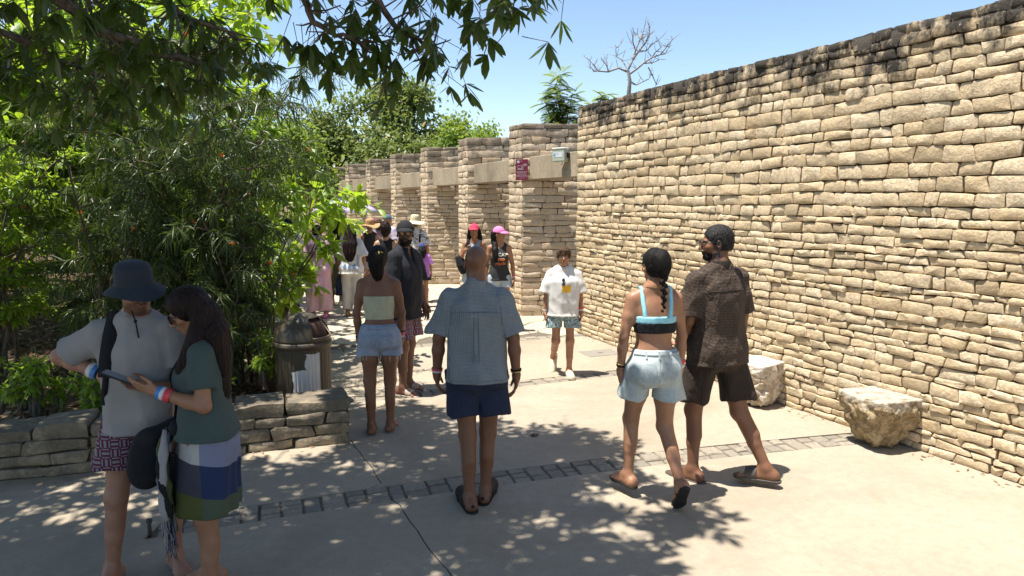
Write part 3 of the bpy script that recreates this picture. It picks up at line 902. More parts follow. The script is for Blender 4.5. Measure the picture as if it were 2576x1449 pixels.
def narrow_shrub(pos, height, spread, n_stems, per, seed, label, lean=(0, 0), sub=9, flowers=0, Lr=(.11, .19), m=None, hang=.6):
    rng = np.random.default_rng(seed); o = np.array(pos, float)
    root = empty('narrow_leaf_shrub', pos, 0, label, 'shrub', 'shrubs with long narrow leaves')
    mb = MB(); tw = stems_and_tips(pos, n_stems, height, spread, lean, rng, mb, .024, sub, .35, pos)
    parts = []; fl = []
    for (a, e) in tw:
        n = per; t = rng.random(n)[:, None]; base = a + (e - a) * t * 1.05 - o
        d0 = unit((e - a)[None]); ax = unit(d0 * rng.uniform(.2, .9, (n, 1)) + rand_unit(n, rng) * .9 + np.array([0, 0, -hang * .25]))
        L = rng.uniform(*Lr, n); V, F, k = leaf_batch(base, ax, perp(ax, rng), L, rng.uniform(.007, .012, n), rng.uniform(.1, hang + .3, n), ((0, .4), (.3, 1.0), (.65, .9)))
        parts.append((V, F, np.repeat(rng.random(n), k)))
        if flowers and rng.random() < flowers: fl.append(e - o)
    mb.build('stems', M_BARK, root, True)
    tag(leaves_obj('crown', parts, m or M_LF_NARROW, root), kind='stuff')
    for p in fl[:24]:
        f = MB(); M = Matrix.Translation(Vector(p)) @ Matrix.Rotation(rng.uniform(0, 6), 4, 'Z') @ Matrix.Rotation(rng.uniform(.6, 2.2), 4, 'X')
        f.lathe([(.004, 0), (.007, .025), (.020, .045), (.024, .052)], 7, M)
        ob = f.build('flower', M_FLOWER, root, True)
    return root

def broad_shrub(pos, height, spread, n_stems, per, seed, label, lean=(0, 0), sub=8, Lr=(.09, .17), wr=.45, m=None, group='broad leaved shrubs of the bed', flat=.5):
    rng = np.random.default_rng(seed); o = np.array(pos, float)
    root = empty('broad_leaf_shrub', pos, 0, label, 'shrub', group)
    mb = MB(); tw = stems_and_tips(pos, n_stems, height, spread, lean, rng, mb, .025, sub, .2, pos)
    parts = []
    for (a, e) in tw:
        n = per; t = rng.random(n)[:, None]; base = a + (e - a) * t * 1.1 - o
        ax = unit(unit((e - a)[None]) * .5 + rand_unit(n, rng) * .9 + np.array([0, 0, -.1])); L = rng.uniform(*Lr, n)
        V, F, k = leaf_batch(base + ax * .02, ax, side_flat(ax, rng, flat), L, L * wr, rng.uniform(.05, .5, n), ((0, .1), (.3, .9), (.6, 1.0), (.85, .5)), .12)
        parts.append((V, F, np.repeat(rng.random(n), k)))
    mb.build('stems', M_BARK, root, True)
    tag(leaves_obj('crown', parts, m or M_LF_BROAD, root), kind='stuff')
    return root

narrow_shrub((-3.40, 7.35, .18), 3.4, 1.0, 15, 30, 41, 'tall feathery dark shrub with orange flowers standing behind the trash can', (.03, -.02), 13, .05)
narrow_shrub((-4.3, 7.3, .2), 2.6, 1.1, 10, 24, 42, 'feathery dark shrub behind the man in the bucket hat', (.02, -.05), 11, .03)
narrow_shrub((-2.95, 7.3, .1), 1.75, .55, 8, 22, 43, 'drooping narrow-leaved shrub hanging beside the trash can', (.08, -.05), 9, .05, hang=.9)
narrow_shrub((-6.2, 8.2, .3), 3.1, 1.2, 9, 20, 44, 'feathery green shrub at the left among the broad leaves', (.0, 0), 9, .03)
broad_shrub((-3.15, 9.0, .15), 2.25, .38, 5, 8, 51, 'bright leafy shrub arching over the path in front of the crowd', (.36, -.03), 7, (.13, .22), .42)
broad_shrub((-5.2, 9.6, .35), 4.6, 1.7, 14, 12, 52, 'tall sunlit broad-leaved shrub behind the feathery ones', (.03, 0), 12, (.12, .22), .5)
broad_shrub((-7.6, 9.6, .4), 4.4, 1.6, 14, 12, 53, 'tall sunlit broad-leaved shrub standing far left of the bed', (.03, 0), 12, (.12, .22), .5)
broad_shrub((-6.2, 11.6, .4), 5.6, 1.9, 13, 12, 54, 'highest sunlit broad-leaved shrub deep in the bed', (.03, 0), 12, (.13, .22), .5)
broad_shrub((-9.3, 12.2, .4), 5.6, 2.2, 13, 12, 55, 'sunlit broad-leaved shrub deepest at the left edge of the bed', (0, 0), 12, (.13, .22), .5)
broad_shrub((-5.35, 6.9, .3), 2.3, .85, 11, 22, 56, 'pale small-leaved bush at the left edge of the picture', (-.04, 0), 11, (.05, .09), .38)
broad_shrub((-5.6, 13.6, .2), 3.0, .9, 8, 12, 57, 'light green shrub beside the crowd at the edge of the path', (.1, 0), 10, (.12, .2), .5)
# low plants at the foot of the bed
low_spots = [(-3.55, 5.75, .40, 'small light green seedling bush just behind the planter wall near the bucket hat man'), (-4.15, 5.75, .55, 'small leafy plant behind the planter wall at the far left'), (-3.0, 6.1, .6, 'low leafy plant between planter wall and feathery shrub'), (-2.45, 6.9, .55, 'low fern-like plant left of the trash can'), (-4.9, 6.1, .5, 'low leafy plant on the leaf litter at the left edge')]
for i, (x, y, h, lb) in enumerate(low_spots):
    broad_shrub((x, y, .2), h, .22, 7, 7, 70 + i, lb, (0, 0), 4, (.05, .10), .3, M_LF_BROAD, 'low plants behind the planter wall', .4)

# leaf litter: nobody could count it
rng = np.random.default_rng(9)
n = 9000; x = rng.uniform(-9, -1.9, n); y = rng.uniform(5.0, 11, n); k = (x < bed_edge(y) - .25) & (y > np.interp(x, _px, _py) + .45)
x, y = x[k], y[k]; n = len(x); z = bed_height(x, y) + rng.uniform(.004, .03, n)
ax = rand_unit(n, rng); ax[:, 2] *= .35; ax = unit(ax); L = rng.uniform(.05, .11, n)
V, F, k = leaf_batch(np.stack([x, y, z], 1), ax, side_flat(ax, rng, .7), L, L * rng.uniform(.3, .5, n), -.15, ((0, .1), (.4, 1.0), (.8, .6)))
tag(leaves_obj('leaf_litter', [(V, F, np.repeat(rng.random(n), k))], M_LF_LIT), 'dead brown leaves strewn over the bed', None, None, 'stuff')

# ------------------------------------------------------------------ trees beyond the piers
def far_tree(pos, blobs, n_leaf, seed, label, m, size=(.14, .26), trunk_r=.16, name='background_tree', limbs=True, group='trees beyond the piers'):
    """blobs: (dx, dy, z, rx, rz) crown clumps relative to the trunk base"""
    rng = np.random.default_rng(seed); o = np.array(pos, float)
    root = empty(name, pos, 0, label, 'tree', group)
    mb = MB(); z1 = min(b[2] - b[4] * .5 for b in blobs) * .75
    mb.tube([(0, 0, -.2), (.1, .05, z1 * .5), (.05, 0, z1)], [trunk_r, trunk_r * .8, trunk_r * .65], 8)
    parts = []; tot = sum(b[3] ** 2 * b[4] for b in blobs)
    for (dx, dy, z, rx, rz) in blobs:
        c = np.array([dx, dy, z]); pts = curve_pts((.05, 0, z1), c, 6, .05, .06, rng)
        mb.tube([tuple(p) for p in pts], [trunk_r * .5 * (1 - .8 * i / 6) for i in range(7)], 6, False)
        subs = []
        for _ in range(9):
            d = rand_unit(1, rng)[0]; q = c + d * np.array([rx, rx, rz]) * rng.uniform(.55, .92); subs.append(q)
            mb.tube([tuple(c), tuple((c + q) / 2 + rng.normal(size=3) * .08 * rx), tuple(q)], [trunk_r * .16, trunk_r * .1, trunk_r * .04], 4, False)
        n = int(n_leaf * rx ** 2 * rz / tot); subs = np.array(subs)
        # leaves gather round the limb ends, so the crown breaks into clumps with gaps
        w = rng.integers(0, len(subs), n); P = subs[w] + rng.normal(size=(n, 3)) * np.array([rx, rx, rz]) * .26
        dn = unit((P - c)); ax = unit(dn * .4 + rand_unit(n, rng) * .9); L = rng.uniform(*size, n)
        V, F, k = leaf_batch(P, ax, side_flat(ax, rng, .6), L, L * .55, .2, ((0, .25), (.5, 1.0)))
        parts.append((V, F, np.repeat(rng.random(n), k)))
    mb.build('trunk', M_BARK, root, True)
    tag(leaves_obj('crown', parts, m, root), kind='stuff')
    return root
far_tree((-5.8, 31, 0), [(-.3, 0, 5.3, 1.9, 1.5), (1.8, .3, 5.2, 1.6, 1.4), (.6, 0, 6.3, 1.5, 1.0), (-1.9, 0, 4.8, 1.4, 1.3), (3.0, 0, 4.6, 1.1, 1.1), (1.0, -.5, 4.0, 2.2, 1.1), (-1.6, -.4, 3.6, 1.8, 1.0), (2.2, -.4, 3.2, 1.6, .9), (-3.0, 0, 4.6, 1.1, 1.1), (.2, .2, 6.6, 1.0, .8)], 24000, 101, 'broad round-crowned tree with browning leaves beyond the piers', M_LF_FAR, (.15, .28), .22)
far_tree((-1.7, 29, 0), [(0, 0, 4.7, 1.1, .9), (-.9, 0, 4.2, 1.0, .8), (.9, 0, 4.3, .9, .8), (0, 0, 3.7, 1.5, .8)], 5500, 102, 'bright green tree right of the broad crown beyond the piers', M_LF_FAR2, (.14, .24), .12)
far_tree((-9.2, 27, 0), [(0, 0, 4.6, 1.3, 1.2), (1.2, 0, 4.1, 1.2, 1.0), (.2, 0, 3.3, 1.7, 1.0), (-1.6, 0, 5.0, 1.5, 1.4), (1.6, 0, 2.8, 1.2, .9)], 7500, 103, 'yellow green tree left of the broad crown beyond the piers', M_LF_FAR2, (.14, .25), .14)
far_tree((2.4, 33, 0), [(0, 0, 4.3, 1.3, .7), (-1.8, 0, 4.1, 1.2, .7), (1.6, 0, 4.2, 1.3, .7)], 3000, 104, 'low treetop showing just over the nearest pier', M_LF_FAR2, (.16, .26), .12)
for i, (x, y, h, mm, lb) in enumerate([(-13.5, 24, 6.2, M_LF_FAR2, 'tall green tree far behind the left shrubs'), (-11.5, 17.5, 5.2, M_LF_BROAD, 'green tree behind the sunlit shrubs'), (-15.5, 17, 6.5, M_LF_FAR, 'dark green tree at the far left behind the shrubs'), (-8.8, 21, 4.6, M_LF_FAR2, 'light green tree past the crowd at the bend of the path'), (-14.5, 12.5, 6.0, M_LF_BROAD, 'leafy tree beyond the left end of the bed'), (-18.5, 33, 7.5, M_LF_FAR, 'farthest tree where the path disappears')]):
    far_tree((x, y, 0), [(0, 0, h * .82, h * .24, h * .18), (h * .2, 0, h * .62, h * .25, h * .18), (-h * .22, 0, h * .62, h * .25, h * .18), (0, -.4, h * .4, h * .34, h * .2), (.3 * h, -.2, h * .28, h * .22, h * .18), (-.3 * h, -.2, h * .28, h * .22, h * .18)], 6500, 110 + i, lb, mm, (.16, .28), .16, group='trees behind the shrub bed')

# pinnate tree and bare tree behind the tall wall
def pinnate_tree(pos, tips, seed, label, scale=1.0):
    rng = np.random.default_rng(seed); o = np.array(pos, float); root = empty('pinnate_tree', pos, 0, label, 'tree')
    mb = MB(); parts = []; hub = np.array([0, 0, tips[0][2] * .55])
    mb.tube([(0, 0, -.1), (.03, 0, hub[2] * .6), tuple(hub)], [.10, .08, .06], 8)
    for t in tips:
        t = np.array(t, float); pts = curve_pts(hub, t, 6, .06, .05, rng); mb.tube([tuple(p) for p in pts], [.045, .038, .03, .024, .018, .012, .006], 5, False)
        for i in range(2, 7):
            for _ in range(15):
                d = rand_unit(1, rng)[0]; d[2] = d[2] * .5 + .1; d = d / np.linalg.norm(d); Lf = rng.uniform(.30, .55) * scale
                a = pts[i] + rng.normal(size=3) * .06; m = 11
                s = np.linspace(.15, 1, m)[:, None]; rach = a + d * Lf * s; rach[:, 2] -= (Lf * .28 * s[:, 0] ** 2)
                mb.tube([tuple(rach[0]), tuple(rach[5]), tuple(rach[-1])], [.004, .003, .001], 3, False)
                sd = unit(np.cross(np.tile(d, (m, 1)), np.tile([0, 0, 1.0], (m, 1))))
                for sg in (-1, 1):
                    ax = unit(sd * sg + d * .45); L = Lf * .30 * np.sin(np.linspace(.5, 2.9, m)) + .02
                    V, F, k = leaf_batch(rach, ax, unit(np.cross(ax, np.tile([0, .1, 1.0], (m, 1)))), L, .036, .25, ((0, .5), (.5, 1.0)))
                    parts.append((V, F, np.repeat(rng.random(m), k)))
    mb.build('trunk', M_BARK, root, True); tag(leaves_obj('crown', parts, M_LF_FAR2, root), kind='stuff')
_p = point_at(1405, 250, 19.5)
pinnate_tree((_p.x, 19.5, 0), [(0, 0, _p.z + .6), (.35, 0, _p.z + .05), (-.35, .1, _p.z - .1), (.55, 0, _p.z - .5), (-.1, -.2, _p.z + .1), (.1, 0, _p.z - .6), (.45, .2, _p.z - .9), (-.2, .2, _p.z - .8)], 121, 'feathery-leaved tree rising behind the end of the tall wall')
_p = point_at(1530, 250, 15.5)
pinnate_tree((_p.x, 15.5, 0), [(0, 0, _p.z + .05), (-.3, 0, _p.z - .1), (.25, 0, _p.z - .15), (.1, .1, _p.z - .4)], 122, 'small feathery sprig of a tree just above the wall coping', .8)

def bare_tree():
    rng = np.random.default_rng(15); Y = 14.5; b = point_at(1580, 240, Y); root = empty('bare_tree', (b.x, Y, 0), 0, 'bare leafless tree standing behind the tall wall', 'tree')
    mb = MB(); loc = lambda u, v: (point_at(u, v, Y).x - b.x, rng.normal() * .06, point_at(u, v, Y).z)
    mb.tube([(0, 0, 0), (0, 0, 2), (0, 0, b.z - .05), loc(1582, 205), loc(1578, 180)], [.09, .07, .05, .036, .03], 7, False)
    B = [[(1578,180),(1555,172),(1530,180),(1505,178),(1492,165),(1484,152)], [(1578,180),(1565,150),(1552,140),(1550,120),(1560,112)], [(1578,180),(1592,150),(1600,125),(1610,100),(1618,80)], [(1592,150),(1605,130),(1622,110),(1632,90),(1634,68)],
         [(1578,190),(1600,175),(1620,158),(1640,145),(1660,138),(1675,120),(1690,100)], [(1640,145),(1650,130),(1664,118)], [(1620,158),(1640,160),(1658,150)], [(1530,180),(1525,165),(1512,150)], [(1582,205),(1600,215),(1620,205),(1632,198)], [(1600,125),(1590,108),(1592,90)], [(1605,130),(1625,128),(1640,112),(1650,105)], [(1505,178),(1495,180),(1485,172)], [(1610,100),(1602,88)], [(1622,110),(1614,96),(1618,86)], [(1660,138),(1672,136),(1682,120)], [(1630,170),(1640,190),(1650,215)]]
    for i, l in enumerate(B):
        n = len(l); mb.tube([loc(*p) for p in l], [(.024 if i in (0, 2, 3, 4) else .015) * (1 - .75 * j / n) for j in range(n)], 5, False)
        for p in l[1:]:
            for _ in range(3):
                du, dv = rng.normal() * 14, -abs(rng.normal()) * 16
                mb.tube([loc(*p), loc(p[0] + du * .6, p[1] + dv * .5), loc(p[0] + du, p[1] + dv)], [.007, .0055, .004], 3, False)
    mb.build('branches', M_TWIG_DEAD, root, True)
bare_tree()
# ================================================================== people: each body is one implicit surface, polygonised
def A3(v): return np.array(v, dtype=np.float64)
def nrm(v): v = A3(v); return v / max(1e-9, np.linalg.norm(v))

class Field:
    """list of implicit shapes combined by smooth union, polygonised with surface nets"""
    def __init__(s): s.ops = []
    def _add(s, fn, lo, hi, k, mode): s.ops.append((fn, A3(lo), A3(hi), k, mode)); return s
    def cone(s, a, b, ra, rb, k=.02, mode='u', cut=None, flat=None):
        a, b = A3(a), A3(b); ba = b - a; bb = max(1e-9, ba @ ba); m = max(ra, rb)
        def fn(X, Y, Z):
            x, y, z = X - a[0], Y - a[1], Z - a[2]
            h = np.clip((x * ba[0] + y * ba[1] + z * ba[2]) / bb, 0, 1)
            d = np.sqrt((x - ba[0] * h) ** 2 + (y - ba[1] * h) ** 2 + (z - ba[2] * h) ** 2) - (ra + (rb - ra) * h)
            if cut is not None:
                for (c, n) in cut: d = np.maximum(d, (X - c[0]) * n[0] + (Y - c[1]) * n[1] + (Z - c[2]) * n[2])
            return d
        return s._add(fn, np.minimum(a, b) - m, np.maximum(a, b) + m, k, mode)
    def chain(s, pts, rads, k=.02, mode='u'):
        for i in range(len(pts) - 1): s.cone(pts[i], pts[i + 1], rads[i], rads[i + 1], k, mode)
        return s
    def ell(s, c, r, R=None, k=.02, mode='u', cut=None):
        c, r = A3(c), A3(r); R = np.eye(3) if R is None else np.asarray(R); m = max(r)
        def fn(X, Y, Z):
            x, y, z = X - c[0], Y - c[1], Z - c[2]
            q = [(R[0, i] * x + R[1, i] * y + R[2, i] * z) / r[i] for i in range(3)]
            k0 = np.sqrt(q[0] ** 2 + q[1] ** 2 + q[2] ** 2) + 1e-9; k1 = np.sqrt((q[0] / r[0]) ** 2 + (q[1] / r[1]) ** 2 + (q[2] / r[2]) ** 2) + 1e-9
            d = k0 * (k0 - 1) / k1
            if cut is not None:
                for (cc, n) in cut: d = np.maximum(d, (X - cc[0]) * n[0] + (Y - cc[1]) * n[1] + (Z - cc[2]) * n[2])
            return d
        return s._add(fn, c - m, c + m, k, mode)
    def loft(s, o, R, st, twist=0.0, n=2.3, k=.02, mode='u', fold=None, cut=None):
        """st rows: height t along R z-axis, half width, half depth, y offset"""
        o, R = A3(o), np.asarray(R); st = np.array(st, float); T = st[:, 0]; m = max(st[:, 1].max(), st[:, 2].max()) + abs(st[:, 3]).max() + .05
        ends = [o + R[:, 2] * T[0], o + R[:, 2] * T[-1]]
        # smooth the profile
        tt = np.linspace(T[0], T[-1], 80)
        def sm(c):
            v = np.interp(tt, T, c); ker = np.hanning(13); ker /= ker.sum()
            return np.convolve(np.pad(v, 6, 'edge'), ker, 'valid')
        Wt, Dt, Ot = sm(st[:, 1]), sm(st[:, 2]), sm(st[:, 3])
        def fn(X, Y, Z):
            x, y, z = X - o[0], Y - o[1], Z - o[2]
            a = R[0, 0] * x + R[1, 0] * y + R[2, 0] * z; b = R[0, 1] * x + R[1, 1] * y + R[2, 1] * z; t = R[0, 2] * x + R[1, 2] * y + R[2, 2] * z
            if twist:
                th = -twist * np.clip((t - T[0]) / (T[-1] - T[0]), 0, 1); a, b = a * np.cos(th) - b * np.sin(th), a * np.sin(th) + b * np.cos(th)
            w = np.interp(t, tt, Wt); d = np.interp(t, tt, Dt); b = b - np.interp(t, tt, Ot)
            if fold is not None:
                f = fold(np.arctan2(b, a), t); w = w * f; d = d * f
            r = (np.abs(a / w) ** n + np.abs(b / d) ** n) ** (1 / n)
            e = (r - 1) * np.minimum(w, d)
            e = np.maximum(e, np.maximum(T[0] - t, t - T[-1]))
            if cut is not None:
                for (cc, nn) in cut: e = np.maximum(e, (X - cc[0]) * nn[0] + (Y - cc[1]) * nn[1] + (Z - cc[2]) * nn[2])
            return e
        return s._add(fn, np.minimum(*ends) - m, np.maximum(*ends) + m, k, mode)
    def mesh(s, h, lo=None, hi=None, noise=None, cuts=None):
        if lo is None:
            lo = np.min([o[1] for o in s.ops if o[4] == 'u'], 0); hi = np.max([o[2] for o in s.ops if o[4] == 'u'], 0)
        lo = A3(lo) - 2.5 * h; hi = A3(hi) + 2.5 * h
        ax = [np.arange(lo[i], hi[i] + h, h) for i in range(3)]
        D = np.full([len(a) for a in ax], 1.0, dtype=np.float32)
        for fn, a, b, k, mode in s.ops:
            pad = max(k, 2 * h) + h
            sl = tuple(slice(max(0, int((a[i] - pad - lo[i]) / h)), max(0, min(len(ax[i]), int((b[i] + pad - lo[i]) / h) + 2))) for i in range(3))
            if any(q.stop - q.start < 2 for q in sl): continue
            X, Y, Z = ax[0][sl[0]][:, None, None], ax[1][sl[1]][None, :, None], ax[2][sl[2]][None, None, :]
            d = fn(X, Y, Z).astype(np.float32); c = D[sl]
            if mode == 's': # smooth subtraction
                d = -d; q = np.maximum(k - np.abs(c - d), 0) / k; D[sl] = np.maximum(c, d) + q * q * k * .25
            else:
                q = np.maximum(k - np.abs(c - d), 0) / k; D[sl] = np.minimum(c, d) - q * q * k * .25
        if noise is not None or cuts is not None:
            X, Y, Z = ax[0][:, None, None], ax[1][None, :, None], ax[2][None, None, :]
            if noise is not None: D = D + noise(X, Y, Z).astype(np.float32)
            for (c, n) in (cuts or []): D = np.maximum(D, ((X - c[0]) * n[0] + (Y - c[1]) * n[1] + (Z - c[2]) * n[2]).astype(np.float32))
        return surface_net(D, lo, h)

def surface_net(D, lo, h):
    S = D < 0; n = np.array(D.shape) - 1
    corner = {}; cnt = np.zeros(n, np.int8)
    for i in (0, 1):
        for j in (0, 1):
            for k in (0, 1):
                corner[i, j, k] = (slice(i, i + n[0]), slice(j, j + n[1]), slice(k, k + n[2])); cnt += S[corner[i, j, k]]
    act = np.argwhere((cnt > 0) & (cnt < 8))
    if len(act) == 0: return np.zeros((0, 3)), np.zeros((0, 4), int)
    idx = np.full(n, -1, np.int64); idx[tuple(act.T)] = np.arange(len(act))
    val = {c: D[act[:, 0] + c[0], act[:, 1] + c[1], act[:, 2] + c[2]] for c in corner}
    acc = np.zeros((len(act), 3)); num = np.zeros(len(act))
    for a in corner:
        for axis in range(3):
            if a[axis]: continue
            b = list(a); b[axis] = 1; b = tuple(b); va, vb = val[a], val[b]; m = (va < 0) != (vb < 0)
            t = np.where(m, va / np.where(m, va - vb, 1), 0); p = np.tile(np.array(a, float), (len(act), 1)); p[:, axis] = t
            acc[m] += p[m]; num[m] += 1
    V = lo + (act + acc / num[:, None]) * h
    F = []
    for axis in range(3):
        o1, o2 = (axis + 1) % 3, (axis + 2) % 3
        s0 = [slice(None)] * 3; s1 = [slice(None)] * 3; s0[axis] = slice(0, -1); s1[axis] = slice(1, None)
        cr = S[tuple(s0)] != S[tuple(s1)]; e = np.argwhere(cr)
        ok = (e[:, o1] > 0) & (e[:, o2] > 0) & (e[:, o1] < n[o1]) & (e[:, o2] < n[o2]); e = e[ok]
        q = []
        for (d1, d2) in ((-1, -1), (0, -1), (0, 0), (-1, 0)):
            c = e.copy(); c[:, o1] += d1; c[:, o2] += d2; q.append(idx[c[:, 0], c[:, 1], c[:, 2]])
        q = np.stack(q, 1); flip = ~S[e[:, 0], e[:, 1], e[:, 2]]; q[flip] = q[flip][:, ::-1]; F.append(q)
    return V, np.concatenate(F)

def rotm(yaw=0, pitch=0, roll=0):
    """yaw about z (left +), pitch about x (chin up +), roll about y"""
    cy_, sy, cp, sp, cr, sr = cos(yaw), sin(yaw), cos(pitch), sin(pitch), cos(roll), sin(roll)
    Rz = np.array([[cy_, -sy, 0], [sy, cy_, 0], [0, 0, 1]]); Rx = np.array([[1, 0, 0], [0, cp, -sp], [0, sp, cp]]); Ry = np.array([[cr, 0, sr], [0, 1, 0], [-sr, 0, cr]])
    return Rz @ Rx @ Ry

M_SKIN = Mat('skin'); _c = M_SKIN.attr('Col', 'Color'); _n = M_SKIN.noise(M_SKIN.obj(), 25, 4, .6)
_n2 = M_SKIN.noise(M_SKIN.obj(), 7, 3, .6)
M_SKIN.color(M_SKIN.mix(M_SKIN.ramp(_n2, [(.35, .35), (.6, 0)]), M_SKIN.mix(M_SKIN.ramp(_n, [(.35, .22), (.65, 0)]), _c, (.16,.06,.035)), M_SKIN.mix(1.0, _c, (.70,.58,.55), 'MULTIPLY'))).rough(M_SKIN.ramp(_n, [(.3, .36), (.7, .56)])).spec(.4)
M_SKIN.b.inputs['Subsurface Weight'].default_value = .06; M_SKIN.b.inputs['Subsurface Radius'].default_value = (.012, .005, .003)
M_SKIN.bump(M_SKIN.noise(M_SKIN.obj(), 90, 3, .6), .12, .004); M_SKIN = M_SKIN.m
SK = dict(tan=(.36,.185,.105), brown=(.20,.095,.052), dark=(.165,.078,.046), fair=(.46,.27,.18), ruddy=(.38,.20,.13))

def hair_mat(name, c, c2=None):
    M = Mat(name); P = M.mapping(M.obj(), (90, 40, 9)); n = M.noise(P, 2.2, 4, .6, .25)
    M.color(M.ramp(n, [(.3, tuple(x * .45 for x in c)), (.55, c), (.8, c2 or tuple(min(1, x * 2.2) for x in c))])).rough(.62).spec(.16); M.bump(n, .7, .007); return M.m
M_HAIR_BLACK = hair_mat('hair_black', (.009,.007,.006)); M_HAIR_BROWN = hair_mat('hair_dark_brown', (.018,.010,.008), (.055,.026,.018)); M_HAIR_MED = hair_mat('hair_brown', (.07,.04,.022), (.20,.125,.07))
M_HAIR_GREY = hair_mat('hair_short_black', (.020,.018,.017), (.13,.125,.125))

def cloth(name, c, rough=.85, weave=220., bump=.25, fn=None, wr=6.0):
    M = Mat(name); O = M.obj()
    base = fn(M, O) if fn else c
    n = M.noise(O, wr, 4, .6); f = M.noise(O, weave, 2, .5)
    M.color(M.mix(M.ramp(n, [(.35, .30), (.6, 0)]), base, M.mix(1.0, base, (.62,.62,.66), 'MULTIPLY'))).rough(rough).spec(.25)
    M.b.inputs['Sheen Weight'].default_value = .03
    b = M.bump(M.noise(M.mapping(O, (1, 1, .45)), wr * 2.2, 3, .55, .6), bump, .03)
    M.bump(f, .25, .002, b)
    return M.m

